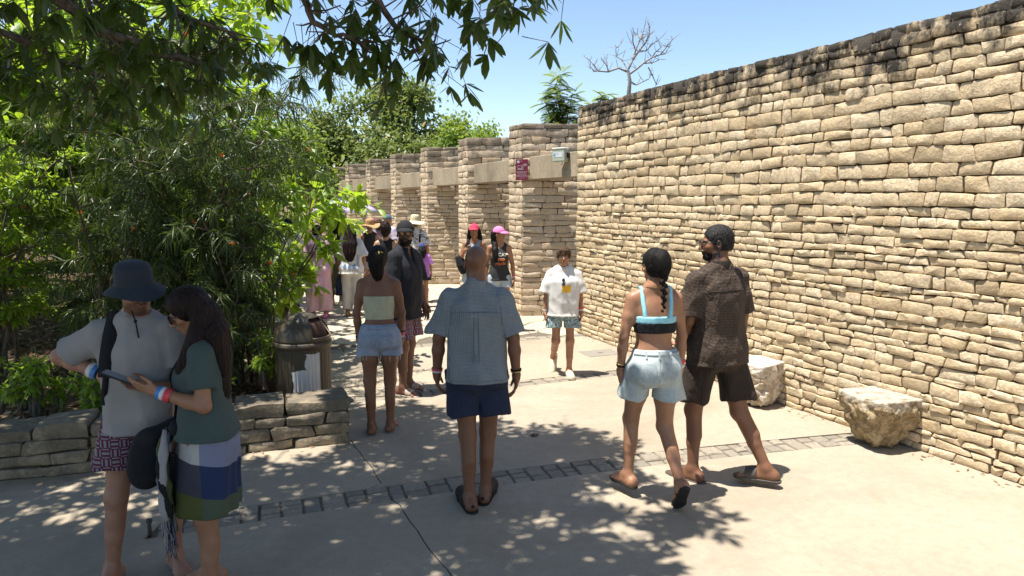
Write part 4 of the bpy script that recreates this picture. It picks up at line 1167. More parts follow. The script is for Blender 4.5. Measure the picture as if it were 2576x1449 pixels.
class Person:
    def __init__(s, loc, heading, H=1.72, sex='m', build=1.0, skin='tan', label='', thigh=None, shank=None, foot=None, arm=None, up=(0, .02, 1), twist=0.0,
                 head=(0, 0, 0), neck=None, fine=True, lift=0.0, curl=(.45, .45), palm=None, sh_drop=(0, 0), group=None, foot_pitch=(0, 0)):
        s.loc, s.heading, s.H, s.sex, s.fine = loc, heading, H, sex, fine
        k = s.k = H / 1.75; s.build = build; f = sex == 'f'
        s.h = .0078 if fine else .0125
        thigh = thigh or ((-.03, .0, -1), (.03, .0, -1)); shank = shank or ((0, -.02, -1), (0, -.02, -1)); foot = foot or ((-.15, 1, 0), (.15, 1, 0))
        arm = arm or (((-.18, -.05, -1), (-.02, .15, -1), (0, .15, -1)), ((.18, -.05, -1), (.02, .15, -1), (0, .15, -1)))
        Lt, Ls, La, Lf = .425 * k, .415 * k, .270 * k, .248 * k
        hipw = (.088 if not f else .090) * k; shw = (.182 if not f else .158) * k * (build ** .35)
        s.up = nrm(up); s.pelvis = A3((0, 0, 0)); ankle = []
        s.hipj, s.knee, s.ankle, s.footd = [], [], [], []
        for i, sg in enumerate((-1, 1)):
            hj = A3((sg * hipw, 0, 0)); kn = hj + nrm(thigh[i]) * Lt; an = kn + nrm(shank[i]) * Ls
            s.hipj.append(hj); s.knee.append(kn); s.ankle.append(an); s.footd.append(nrm(foot[i]))
        low = min(a[2] - max(0, -s.footd[i][2]) * .16 * k for i, a in enumerate(s.ankle)); dz = -low + .078 * k + lift
        for l in (s.hipj, s.knee, s.ankle):
            for i in range(2): l[i] = l[i] + A3((0, 0, dz))
        s.pelvis = A3((0, 0, dz)); s.foot_pitch = foot_pitch
        z = s.up; y = nrm(A3((0, 1, 0)) - z * z[1]); x = np.cross(y, z); s.R = np.stack([x, y, z], 1); s.twist = twist
        tx = x * cos(twist) + y * sin(twist); ty = np.cross(z, tx); s.tx, s.ty = tx, ty
        s.shc = s.pelvis + z * .535 * k; s.shj = [s.shc - tx * shw + z * (sh_drop[0] - .038 * k), s.shc + tx * shw + z * (sh_drop[1] - .038 * k)]
        s.elbow, s.wrist, s.hand = [], [], []
        for i in range(2):
            e = s.shj[i] + nrm(arm[i][0]) * La; w = e + nrm(arm[i][1]) * Lf; s.elbow.append(e); s.wrist.append(w); s.hand.append(nrm(arm[i][2]))
        s.neckb = s.shc + z * .045 * k - ty * .012 * k; nd = nrm(neck) if neck is not None else nrm(z + ty * .12)
        s.headc = s.neckb + nd * .152 * k + ty * .008 * k
        s.HR = np.stack([tx, ty, np.cross(tx, ty)], 1) @ rotm(*head); hk = s.hk = k * (1.0 if H > 1.55 else 1.0 + (1.55 - H) * .45)
        s.curl = curl; s.palm = palm or (None, None)
        s.root = empty('person', (loc[0], loc[1], 0), heading, label, 'person', group)
        s.mat = Matrix.Translation(Vector((loc[0], loc[1], 0))) @ Matrix.Rotation(heading, 4, 'Z')
        s.skin = A3(SK[skin]); s.paints = []
    def hp(s, x, y, z): return s.headc + s.HR @ (A3((x, y, z)) * s.hk)
    def torso_st(s, e=0.0, bot=-.06, top=.60):
        k, b = s.k, s.build
        if s.sex == 'm': st = [(-.06, .155, .105, -.01), (.02, .165 * b, .112 * b, -.008), (.16, .148 * b, .105 * b ** 1.3, .0), (.30, .158 * b, .115 * b, .0), (.42, .168 * b ** .6, .112 * b ** .6, -.005), (.485, .150, .090, -.012), (.530, .095, .070, -.015), (.585, .058, .056, -.012)]
        elif s.sex == 'c': st = [(-.06, .140, .098, -.01), (.02, .146, .10, -.008), (.16, .134, .095, 0), (.30, .142, .10, 0), (.42, .148, .097, -.005), (.485, .130, .080, -.012), (.530, .082, .062, -.014), (.585, .052, .052, -.012)]
        else: st = [(-.06, .160, .108, -.01), (.02, .172 * b, .115 * b, -.012), (.10, .155 * b, .103 * b, -.004), (.20, .122 * b, .088 * b, .0), (.32, .138 * b, .098, .0), (.42, .145, .095, -.004), (.485, .125, .076, -.012), (.530, .080, .058, -.014), (.585, .048, .048, -.012)]
        return [(t * k, w * k + e, d * k + e, o * k) for t, w, d, o in st]
    # ---- body
    def torso(s, F, e=0.0, k=.03):
        kk = s.k
        F.loft(s.pelvis, s.R, s.torso_st(e), s.twist, 2.25, k)
        if s.sex == 'f':
            for sg in (-1, 1):
                F.ell(s.pelvis + s.up * .355 * kk + s.tx * sg * .068 * kk + s.ty * .070 * kk, A3((.060, .052, .058)) * kk + e, None, .035)
        for sg in (-1, 1): # trapezius and buttocks
            F.cone(s.neckb + s.up * .030 * kk - s.ty * .01, s.shc + s.tx * sg * .13 * kk - s.up * .022 * kk, .040 * kk + e, .040 * kk + e, .04)
            F.ell(s.pelvis + s.tx * sg * .075 * kk - s.R[:, 1] * .055 * kk - s.up * .01, A3((.080, .078, .085)) * kk * s.build ** .5 + e, None, .04)
    def leg(s, F, i, e=0.0, k=.03, upto=1.0):
        kk = s.k; b = s.build ** .7; hj, kn, an = s.hipj[i], s.knee[i], s.ankle[i]; thk = (.086 if s.sex != 'f' else .088) * kk * b
        if s.sex == 'c': thk *= .82
        F.cone(hj - A3((0, 0, .01)), hj + (kn - hj) * .5, thk + e, thk * .86 + e, .05); F.cone(hj + (kn - hj) * .5, kn, thk * .86 + e, .056 * kk * b ** .5 + e, .03)
        if upto > 1:
            d = an - kn; bk = nrm(np.cross(np.cross(nrm(d), s.footd[i]), nrm(d))); bk = bk if bk @ s.footd[i] > 0 else -bk
            F.cone(kn, kn + d * .55, .053 * kk, .044 * kk, .03); F.cone(kn + d * .55, an, .044 * kk, .035 * kk, .02)
            F.cone(kn + d * .12 - bk * .012 * kk, kn + d * .42 - bk * .020 * kk, .040 * kk, .040 * kk * b ** .5, .03)
            F.ell(kn + bk * .012 * kk, A3((.044, .044, .05)) * kk, None, .03)
    def foot(s, F, i):
        kk = s.k; an = s.ankle[i]; fd = s.footd[i]; up = nrm(np.cross(np.cross(fd, A3((0, 0, 1))), fd)); up = up if up[2] > 0 else -up
        sd = np.cross(fd, up); so = -.078 * kk * up  # sole offset
        heel = an - fd * .045 * kk + so + up * .034 * kk; ball = an + fd * .115 * kk + so + up * .022 * kk
        F.cone(an, heel, .034 * kk, .032 * kk, .03); F.cone(heel, ball, .032 * kk, .024 * kk, .03); F.cone(an + fd * .015, ball + up * .005, .034 * kk, .022 * kk, .03)
        io = 1 if i == 0 else -1
        F.cone(heel + sd * 0, ball - sd * io * .022 * kk, .026 * kk, .021 * kk, .03); F.cone(heel, ball + sd * io * .022 * kk, .026 * kk, .021 * kk, .03)
        if s.fine:
            for t in range(5):
                a = ball + sd * (-.036 + .018 * t) * kk; L = (.052, .058, .055, .048, .038)[t if i == 0 else t] if False else (.060 - .006 * abs((t if io < 0 else 4 - t)))
                F.cone(a, a + fd * L * kk - up * .008 * kk, .012 * kk, .0105 * kk, .006)
        else: F.cone(ball, ball + fd * .05 * kk - up * .006, .024 * kk, .018 * kk, .02)
    def arm(s, F, i, e=0.0, k=.02):
        kk = s.k; b = s.build ** .6 * (.86 if s.sex == 'f' else (.78 if s.sex == 'c' else 1.0)); a, el, w = s.shj[i], s.elbow[i], s.wrist[i]
        F.cone(a, a + (el - a) * .45, .056 * kk * b + e, .050 * kk * b + e, .05); F.cone(a + (el - a) * .45, el, .050 * kk * b + e, .039 * kk * b + e, .02)
        F.cone(el, el + (w - el) * .35, .040 * kk * b, .041 * kk * b, .02); F.cone(el + (w - el) * .35, w, .041 * kk * b, .027 * kk * b ** .5, .02)
    def hands(s, F, i, grip=None):
        kk = s.k * (.92 if s.sex != 'm' else 1.0); w = s.wrist[i]; d = s.hand[i]; sg = -1 if i == 0 else 1
        n = s.palm[i]; n = nrm(n) if n is not None else A3((-sg, 0, 0)) # palm normal, towards the thigh by default
        n = nrm(n - d * (n @ d)); t = np.cross(n, d) * (1 if i == 0 else -1)  # towards the thumb side
        if n is not None and s.palm[i] is None and t[1] < 0: t = -t
        R = np.stack([t, n, d], 1)
        F.ell(w + d * .048 * kk, A3((.039, .0155, .058)) * kk, R, .012); F.cone(w - d * .01, w + d * .03 * kk, .025 * kk, .027 * kk, .02)
        c = s.curl[i]
        for f in range(4):
            b = w + d * (.088 - .006 * abs(f - 1)) * kk + t * (.028 - .0185 * f) * kk; L = (.044, .049, .046, .036)[f] * kk; p = b; a = c * (.5 + .12 * f)
            for sgm in range(3):
                dd = d * cos(a) + n * sin(a); q = p + dd * L * (1.0, .66, .55)[sgm]; r = (.0088, .0080, .0073, .0065)
                F.cone(p, q, r[sgm] * kk, r[sgm + 1] * kk, .004); p = q; a += c * .75
        p = w + d * .022 * kk + t * .030 * kk; q = p + nrm(d * .75 + t * .55 + n * .35) * .042 * kk; F.cone(p, q, .0125 * kk, .0105 * kk, .012)
        q2 = q + nrm(d * .95 + t * .15 + n * .3) * .032 * kk; F.cone(q, q2, .010 * kk, .0085 * kk, .004); F.cone(q2, q2 + nrm(d + n * .35) * .022 * kk, .0085 * kk, .0065 * kk, .004)
    def head(s, F, fat=1.0, chin=1.0):
        H, R, k = s.hp, s.HR, s.hk; fem = s.sex != 'm'
        F.ell(H(0, -.014, .032), A3((.074, .094, .086)) * k, R, .02)
        F.ell(H(0, .026, -.028), A3((.058 * fat, .062, .082)) * k, R, .035)
        F.cone(H(-.040 * fat, .010, -.070), H(.040 * fat, .010, -.070), .022 * k, .022 * k, .03)
        F.ell(H(0, .056, -.092), A3((.026 * chin, .024, .020)) * k, R, .03)
        for sg in (-1, 1):
            F.ell(H(sg * .040, .058, -.022), A3((.022, .022, .018)) * k, R, .02)
            F.ell(H(sg * .028, .078, .022), A3((.024, .010, .008)) * k, R, .012)
            F.ell(H(sg * .030, .098, .003), A3((.015, .012, .010)) * k, R, .010, 's')
            F.ell(H(sg * .030, .074, .003), A3((.0135,) * 3) * k, R, .004)
            F.ell(H(sg * .078, -.006, -.008), A3((.008, .019, .031)) * k, R @ rotm(-sg * .35, 0, 0), .008)
            F.ell(H(sg * .084, -.001, -.004), A3((.006, .009, .016)) * k, R, .006, 's')
        F.cone(H(0, .088, .012), H(0, .107, -.028), .008 * k, .0125 * k, .012)
        for sg in (-1, 1): F.ell(H(sg * .011, .098, -.031), A3((.008, .009, .007)) * k, R, .006)
        F.ell(H(0, .088, -.056), A3((.024, .012, .0065)) * k, R, .006); F.ell(H(0, .086, -.067), A3((.020, .012, .0065)) * k, R, .006)
        F.cone(s.neckb - s.up * .02, H(0, -.02, -.055), (.058 if not fem else .047) * s.k * (s.build ** .4), (.054 if not fem else .044) * k, .03)
    def make_body(s, fat=1.0, chin=1.0):
        F = Field(); s.torso(F); s.head(F, fat, chin)
        for i in (0, 1): s.leg(F, i, upto=2); s.foot(F, i); s.arm(F, i)
        B = Field(); B.ops = F.ops
        G = Field(); G.ops = list(F.ops)
        for i in (0, 1): s.hands(G, i)
        parts = []
        nb = s.neckb + (s.headc - s.neckb) * .32; nd = nrm(s.headc - s.neckb); h = s.h
        V, Fc = F.mesh(h)
        # leave head, hands and feet to finer grids of the same surface
        def drop(V, Fc, keep):
            k = keep(V); kf = k[Fc].all(1); Fc = Fc[kf]; u, inv = np.unique(Fc, return_inverse=True); return V[u], inv.reshape(-1, 4)
        V, Fc = drop(V, Fc, lambda P: ((P - nb) @ nd < h) | (np.linalg.norm(P - s.headc, axis=1) > .3)); parts.append((V, Fc))
        r = .155 * s.hk
        V, Fc = F.mesh(.0042 if s.fine else .0085, s.headc - r - A3((0, 0, .06)), s.headc + r)
        parts.append(drop(V, Fc, lambda P: (P - nb) @ nd > -.004))
        for i in (0, 1):
            c = s.wrist[i] + s.hand[i] * .07; V, Fc = G.mesh(.0045 if s.fine else .008, c - .125 * s.k, c + .125 * s.k)
            parts.append(drop(V, Fc, lambda P: ((P - s.wrist[i]) @ nrm(s.wrist[i] - s.elbow[i]) > -.005) & (np.linalg.norm(P - c, axis=1) < .122 * s.k)))
        o = 0; VV, FF = [], []
        for v, f in parts: VV.append(v); FF.append(f + o); o += len(v)
        V = np.concatenate(VV); Fc = np.concatenate(FF)
        C = np.tile(s.skin, (len(V), 1)); L = ((V - s.headc) @ s.HR) / s.hk; near = np.linalg.norm(L, axis=1) < .2
        def ellm(c, r, soft=.25): 
            q = np.sqrt((((L - A3(c)) / A3(r)) ** 2).sum(1)); return np.clip((1 + soft - q) / soft, 0, 1) * near
        def blend(m, c): 
            nonlocal C
            C = C * (1 - m[:, None]) + A3(c) * m[:, None]
        blend(ellm((0, .095, -.060), (.024, .016, .011)) * .7, s.skin * A3((.85, .50, .50)))
        for sg in (-1, 1):
            blend(ellm((sg * .047, .06, -.03), (.02, .03, .018), .8) * .25, s.skin * A3((1.05, .8, .75)))
            blend(ellm((sg * .030, .088, .003), (.0125, .02, .0055)), (.55, .52, .48)); blend(ellm((sg * .030, .09, .003), (.0055, .02, .0055)), (.02, .012, .008))
            blend(ellm((sg * .030, .088, .0105), (.015, .02, .0025)), (.02, .014, .01)); blend(ellm((sg * .031, .088, .0225), (.019, .02, .0045)) * .85, (.025, .017, .012))
        for j in s.knee + s.elbow:
            q_ = np.linalg.norm(V - j, axis=1); m_ = np.clip(1 - q_ / (.075 * s.k), 0, 1) * .45; C = C * (1 - m_[:, None]) + (s.skin * A3((.72, .60, .58))) * m_[:, None]
        for fn in s.paints: 
            m, c = fn(L, V); blend(np.clip(m, 0, 1) * near, c)
        me = mesh_np('body', V, Fc, None, {'Col': C}); s.body = link_mesh('body', me, M_SKIN, s.root, True)
        return s
    def beard(s, c=(.02, .014, .011), low=-.04, side=True, amt=.9):
        def fn(L, V):
            m = np.clip((low + .018 * np.clip(np.abs(L[:, 0]) / .05, 0, 1) ** 2 * -1 - L[:, 2] + .0) / .012 + .5, 0, 1) * (L[:, 1] > -.01) * (L[:, 2] > -.13)
            sb = ((L[:, 1] > -.012) & (L[:, 1] < .03) & (L[:, 2] < .03) & (np.abs(L[:, 0]) > .045)) * 1.0 if side else 0
            lip = np.sqrt(((L - A3((0, .095, -.060))) / A3((.02, .02, .008))) ** 2 @ np.ones(3)) < 1
            mo = np.sqrt(((L - A3((0, .095, -.047))) / A3((.03, .02, .007))) ** 2 @ np.ones(3)) < 1
            return np.where(lip, 0, np.maximum(np.maximum(m, sb * .8), mo * 1.0)) * amt, c
        s.paints.append(fn)
    # ---- generic garment
    def garment(s, name, F, m, h=None, wr=.004, fr=1.0, cuts=None, parent=None, seed=1.0, vert=.5, fine=None, hems=None):
        a = wr
        def noise(X, Y, Z):
            f = 9.0 * fr
            # creases: ridged waves, longer along the drop of the cloth, plus pulls running diagonally
            w1 = np.sin(X * f * 1.9 + 1.9 * np.sin(Z * f * .42 * vert + seed) + 1.1 * np.sin(Y * f * .9 + seed)); w2 = np.sin((X + .8 * Z) * f * 1.5 + 1.6 * np.sin(Y * f * 1.3 + seed * 2) + seed); w3 = np.sin(Y * f * 2.2 + (Z - .6 * X) * f * 1.1 + 1.3 * np.sin(Z * f + seed * 3))
            r = (1 - 2 * np.abs(w1)) * .9 + (1 - 2 * np.abs(w2)) * .55 * np.sin(Z * f * .8 + X * 4 + seed) + (1 - 2 * np.abs(w3)) * .45
            d = -a * r
            for (c, n) in (hems or []):
                e = (X - c[0]) * n[0] + (Y - c[1]) * n[1] + (Z - c[2]) * n[2]
                d = d - .0035 * ((e > -.022) & (e < .02))
            return d
        V, Fc = F.mesh(h or s.h, None, None, noise if wr else None, cuts)
        me = mesh_np(name, V, Fc); return link_mesh(name, me, m, parent or s.root, True)
    def shirt(s, m, name='shirt', e=.022, hem=-.05, sleeve=.62, flare=.03, sl_e=.030, neck='crew', wr=.004, parent=None, collar=None, deep=.0, seed=1.0, sl_flare=.022, drop=.0, boxy=.0):
        """hem: height of the lower edge relative to the hip joints; sleeve: fraction of the upper arm covered"""
        k = s.k; F = Field()
        st = s.torso_st(e); hw = hem * k
        body = [(hw - .04, st[1][1] + flare, st[1][2] + flare * 1.0, st[1][3])]
        for t, w, d, o in st:
            if t < hw: continue
            g = np.clip(1 - (t - hw) / (.42 * k - hw), 0, 1)
            mn = .158 * k * boxy if boxy else 0
            body.append((t, max(w + flare * g * .8, mn + e if t < .45 * k else 0), max(d + flare * g * .8, (.108 * k * boxy + e) if boxy and t < .44 * k else 0), o))
        F.loft(s.pelvis, s.R, body, s.twist, 2.3, .03)
        if s.sex == 'f':
            for sg in (-1, 1): F.ell(s.pelvis + s.up * .355 * k + s.tx * sg * .066 * k + s.ty * .068 * k, A3((.060, .052, .060)) * k + e * .7, None, .06)
        for sg in (-1, 1):
            F.cone(s.neckb + s.up * .018 * k - s.ty * .01, s.shc + s.tx * sg * .14 * k - s.up * .024 * k, .041 * k + e * .5, .043 * k + e * .45, .04)
            if hem < .08: F.ell(s.pelvis + s.tx * sg * .075 * k - s.R[:, 1] * .055 * k, A3((.080, .078, .10)) * k * s.build ** .5 + e * .8, None, .05)
        lim = s.pelvis + s.up * hw; cuts = [(lim, -s.up)]
        b = s.build ** .6 * (.86 if s.sex == 'f' else (.78 if s.sex == 'c' else 1.0))
        if sleeve:
            for i in (0, 1):
                a, el, w = s.shj[i], s.elbow[i], s.wrist[i]
                if sleeve <= 1: pts = [a, a + (el - a) * sleeve * .5, a + (el - a) * (sleeve + .04)]; end = a + (el - a) * sleeve; dr = nrm(el - a)
                else: pts = [a, el, el + (w - el) * (sleeve - 1 + .03)]; end = el + (w - el) * (sleeve - 1); dr = nrm(w - el)
                r = [.056 * k * b + sl_e * .45, .052 * k * b + sl_e * .8, .046 * k * b + sl_e + sl_flare * min(1, sleeve)]
                dn = A3((0, 0, -1)); dn = dn - dr * (dn @ dr) * .7; sgx = (-1 if i == 0 else 1)
                q0 = [pts[j] + dn * (r[j] - .056 * k * b) * .75 + s.tx * sgx * (r[j] - .056 * k * b) * .25 for j in range(3)]
                for j in range(2): F.cone(q0[j], q0[j + 1], r[j], r[j + 1], .035 if j == 0 else .02, 'u', [(end, dr)])
        # neck opening
        if neck == 'crew': F.ell(s.neckb + s.up * .062 * k + s.ty * .012, A3((.072, .066, .045)) * k, s.R, .008, 's')
        elif neck == 'scoop': F.ell(s.neckb + s.up * .03 * k + s.ty * .05 * k, A3((.085, .09, .10)) * k, s.R, .008, 's')
        elif neck == 'vee': F.cone(s.neckb + s.up * .08 * k + s.ty * .02, s.shc - s.up * .10 * k + s.ty * .14 * k, .070 * k, .012, .008, 's'); F.ell(s.neckb + s.up * .062 * k, A3((.070, .066, .045)) * k, s.R, .008, 's')
        elif neck == 'tank':
            F.ell(s.neckb + s.up * .02 * k + s.ty * .055 * k, A3((.075, .10, .105)) * k, s.R, .008, 's'); F.ell(s.neckb + s.up * .04 * k - s.ty * .07 * k, A3((.07, .08, .07)) * k, s.R, .008, 's')
            for i, sg in enumerate((-1, 1)): F.ell(s.shj[i] + s.tx * sg * .03 * k - s.up * .06 * k, A3((.078, .13, .135)) * k, s.R, .008, 's')
        o = s.garment(name, F, m, wr=wr, cuts=cuts, parent=parent, seed=seed, hems=cuts)
        if collar is not None:
            C = Field(); c0 = s.neckb + s.up * .012 * k
            C.loft(c0 - s.ty * .004, s.R, [(-.03 * k, .080 * k, .078 * k, 0), (.0 * k, .074 * k, .072 * k, -.004), (.030 * k, .069 * k, .066 * k, -.006)], s.twist, 2.0, .01)
            C.ell(s.neckb + s.up * .06 * k + s.ty * .02, A3((.062, .060, .075)) * k, s.R, .006, 's')
            C.cone(s.neckb + s.up * .09 * k + s.ty * .06, s.neckb - s.up * .02 + s.ty * .1, .04, .02, .01, 's')
            s.garment('collar', C, collar, h=.006 if s.fine else .01, wr=0, parent=o)
        return o
    def shorts(s, m, name='shorts', e=.020, length=.62, flare=.028, rise=.10, wr=.004, parent=None, seed=2.0, low=0.0):
        """length: fraction of the thigh covered (over 1 goes down the shank)"""
        k = s.k; F = Field(); st = s.torso_st(e); cuts = [(s.pelvis + s.up * rise * k, s.up)]
        F.loft(s.pelvis, s.R, [(t, w, d, o) for t, w, d, o in st if t < (rise + .1) * k], s.twist * .2, 2.3, .03)
        for sg in (-1, 1): F.ell(s.pelvis + s.tx * sg * .062 * k - s.R[:, 1] * .048 * k - s.up * .012, A3((.090, .078, .100)) * k * s.build ** .5 + e * .8, None, .07)
        thk = (.086 if s.sex != 'f' else .088) * k * s.build ** .7 * (.82 if s.sex == 'c' else 1)
        for i in (0, 1):
            hj, kn, an = s.hipj[i], s.knee[i], s.ankle[i]; d = kn - hj
            sg = -1 if i == 0 else 1
            if length <= 1:
                end = hj + d * length; n = nrm(d * A3((.5, .5, 1))); ox = s.tx * sg * (e + flare) * .55; r1 = thk * .90 + e + flare * .35; r2 = thk * .84 + e + flare
                F.cone(hj + ox * .3, hj + d * length * .45 + ox * .6, thk + e * .9, r1, .03, 'u', [(end, n)]); F.cone(hj + d * length * .45 + ox * .6, hj + d * (length + .06) + ox, r1, r2, .006, 'u', [(end, n)])
            else:
                q = length - 1; end = kn + (an - kn) * q; n = nrm(an - kn); F.cone(hj, kn, thk + e, .060 * k + e + flare * .6, .04); F.cone(kn, kn + (an - kn) * (q + .02), .060 * k + e + flare * .6, .046 * k + e + flare, .03, 'u', [(end, n)])
        return s.garment(name, F, m, wr=wr, cuts=cuts, parent=parent, seed=seed, vert=.6)
    def skirt(s, m, name='skirt', top=.10, bottom=-.5, e=.016, w1=.20, d1=.17, wr=.003, folds=9, fa=.03, parent=None, seed=3.0, lean=(0, 0)):
        k = s.k; F = Field(); st = s.torso_st(e)
        rows = [(bottom * k - .02, w1 * k, d1 * k, lean[1])] + [((bottom * .5) * k, (w1 * .55 + st[1][1] / k * .47) * k, (d1 * .55 + st[1][2] / k * .5) * k, lean[1] * .5), (-.09 * k, st[1][1] + .012, st[1][2] + .018, -.01)] + [(t, w, d, o) for t, w, d, o in st if -.05 * k < t < (top + .12) * k]
        fold = lambda a, t: 1 + fa * np.sin(a * folds + 2 * np.sin(a * 2 + seed)) * np.clip((top * k - t) / (.35 * k), 0, 1)
        F.loft(s.pelvis, s.R, rows, s.twist * .2, 2.1, .03, fold=fold)
        for sg in (-1, 1): F.ell(s.pelvis + s.tx * sg * .075 * k - s.R[:, 1] * .055 * k - s.up * .012, A3((.080, .078, .092)) * k * s.build ** .5 + e * .9, None, .05)
        return s.garment(name, F, m, wr=wr, cuts=[(s.pelvis + s.up * top * k, s.up), (s.pelvis + s.up * bottom * k, -s.up)], parent=parent, seed=seed)
    def band(s, m, name, t0, t1, e=.010, wr=.002, parent=None):
        k = s.k; F = Field(); F.loft(s.pelvis, s.R, [(t, w, d, o) for t, w, d, o in s.torso_st(e) if (t0 - .15) * k < t < (t1 + .13) * k], s.twist, 2.25, .02)
        if s.sex == 'f':
            for sg in (-1, 1): F.ell(s.pelvis + s.up * .355 * k + s.tx * sg * .068 * k + s.ty * .070 * k, A3((.060, .052, .058)) * k + e, None, .035)
        return s.garment(name, F, m, wr=wr, cuts=[(s.pelvis + s.up * t1 * k, s.up), (s.pelvis + s.up * t0 * k, -s.up)], parent=parent)
    # ---- hair, hats, shoes
    def hair_cap(s, m, grow=.012, front=.055, back=-.06, wr=.0009, name='hair', side=-.02):
        F = Field(); H, R, k = s.hp, s.HR, s.hk
        F.ell(H(0, -.016, .034), A3((.076 + grow, .096 + grow, .088 + grow)) * k, R, .02); F.ell(H(0, -.045, -.02), A3((.066 + grow * .7, .058 + grow, .07)) * k, R, .03)
        # hairline: cut the face away
        F.ell(H(0, .105, -.035), A3((.080, .085, .10)) * k, R, .012, 's'); F.ell(H(0, .06, -.12), A3((.12, .085, .10)) * k, R, .012, 's')
        for sg in (-1, 1): F.ell(H(sg * .085, .0, -.03), A3((.022, .026, .038)) * k, R, .01, 's')
        cuts = [(H(0, 0, back), -R[:, 2])]
        def noise(X, Y, Z):
            x, y, z = X - s.headc[0], Y - s.headc[1], Z - s.headc[2]; return wr * (np.sin(x * 190 + 6 * np.sin(z * 40)) * np.sin(y * 170 + 5 * np.sin(z * 35 + 1)) + .6 * np.sin(z * 160 + 9 * np.sin(x * 40)))
        V, Fc = F.mesh(.0042 if s.fine else .008, None, None, noise, cuts); o = link_mesh(name, mesh_np(name, V, Fc), m, s.root, True); s.hair = o; return o
    def hair_long(s, m, path, name='long_hair', wr=.006, widths=None, parent=None, fr=110):
        """path: list of (point, half width, half depth) down the back; ellipse chain"""
        F = Field()
        for (p, w, d), (q, w2, d2) in zip(path[:-1], path[1:]):
            for t in np.linspace(0, 1, 9):
                c = A3(p) * (1 - t) + A3(q) * t; F.ell(c, (w * (1 - t) + w2 * t, d * (1 - t) + d2 * t, .055), s.R, .03)
        def noise(X, Y, Z):
            x, y, z = X - s.headc[0], Y - s.headc[1], Z - s.headc[2]; return wr * .55 * (np.sin(x * fr + 1.2 * np.sin(z * 9 + 1)) * np.sin(y * fr * .9 + 1.1 * np.sin(z * 8)) + .6 * np.sin((x + y * .7) * fr * 2.3 + 1.2 * np.sin(z * 10)))
        V, Fc = F.mesh(.005 if s.fine else .009, None, None, noise); o = link_mesh(name, mesh_np(name, V, Fc), m, parent or s.root, True)
        if s.fine: # loose strands over the mass
            rr = random.Random(len(V)); st = MB()
            for _ in range(70):
                a = rr.uniform(0, 2 * pi); f = rr.uniform(.92, 1.12); e = rr.uniform(.7, 1.0); pts = []; n = len(path)
                for j in range(n):
                    p, w, d = path[j]; g = f + .06 * sin(j * 1.7 + a * 3); pts.append(tuple(A3(p) + s.R[:, 0] * w * g * cos(a) + s.R[:, 1] * d * g * sin(a) + A3((0, 0, -.05 * (j == n - 1) * e))))
                st.tube(pts, [.0011] * n, 3, False)
            tag(st.build('strands', m, o), kind='stuff')
        return o
    def cap(s, m, brim_dir=0.0, name='cap', tilt=0.0, brim_m=None):
        F = Field(); H, k = s.hp, s.hk; R = s.HR @ rotm(brim_dir, tilt, 0); c = H(0, -.012, .034)
        F.ell(c, A3((.092, .112, .102)) * k, R, .01); cuts = [(c + R[:, 2] * -.004 * k, -R[:, 2])]
        V, Fc = F.mesh(.005 if s.fine else .008, None, None, None, cuts); o = link_mesh(name, mesh_np(name, V, Fc), m, s.root, True)
        B = Field(); B.ell(c + R[:, 1] * .105 * k + R[:, 2] * -.002 * k, A3((.080, .090, .034)) * k, R, .01); B.ell(c + R[:, 1] * .10 * k - R[:, 2] * .030 * k, A3((.088, .11, .040)) * k, R, .004, 's'); B.ell(c, A3((.086, .106, .12)) * k, R, .003, 's')
        V, Fc = B.mesh(.004 if s.fine else .007)
        if len(V): link_mesh('brim', mesh_np('brim', V, Fc), brim_m or m, o, True)
        return o
    def brim_hat(s, m, crown=(.088, .106, .11), brim=.075, droop=.45, name='hat', tilt=0.0, wave=.12, lift=0.035, flat=.62):
        H, k = s.hp, s.hk; R = s.HR @ rotm(0, tilt, 0); c = H(0, -.012, lift); Mx = Matrix([[*R[0], c[0]], [*R[1], c[1]], [*R[2], c[2]], [0, 0, 0, 1]])
        o = MB(); ratio = crown[1] / crown[0]; S = Mx @ Matrix.Diagonal((1, ratio, 1, 1)); r = crown[0] * k; h = crown[2] * k
        o.lathe([(r * 1.01, -.006 * k), (r * 1.0, h * .25), (r * .96, h * flat), (r * .86, h * .86), (r * .6, h * .97), (.001, h)], 28, S)
        ob = o.build(name, m, s.root, True)
        b = MB(); pr = [(r * 1.0, .0)] + [(r + brim * k * t, -brim * k * droop * t * (1 + .0)) for t in (.2, .45, .7, .9, 1.0)]; pr += [(r + brim * k * .98, -brim * k * droop - .004)] + [(r + brim * k * t, -brim * k * droop * t - .004) for t in (.7, .3, 0)]
        b.lathe([(rr, z) for rr, z in pr], 36, S)
        for i, v in enumerate(b.v):
            q = S.inverted() @ Vector(v); a = math.atan2(q.y, q.x); f = max(0, (math.hypot(q.x, q.y) - r) / (brim * k)); q.z += wave * brim * k * f * (sin(a * 2 + 1) + .5 * sin(a * 3)); b.v[i] = tuple(S @ q)
        b.build('brim', m, ob, True)
        return ob
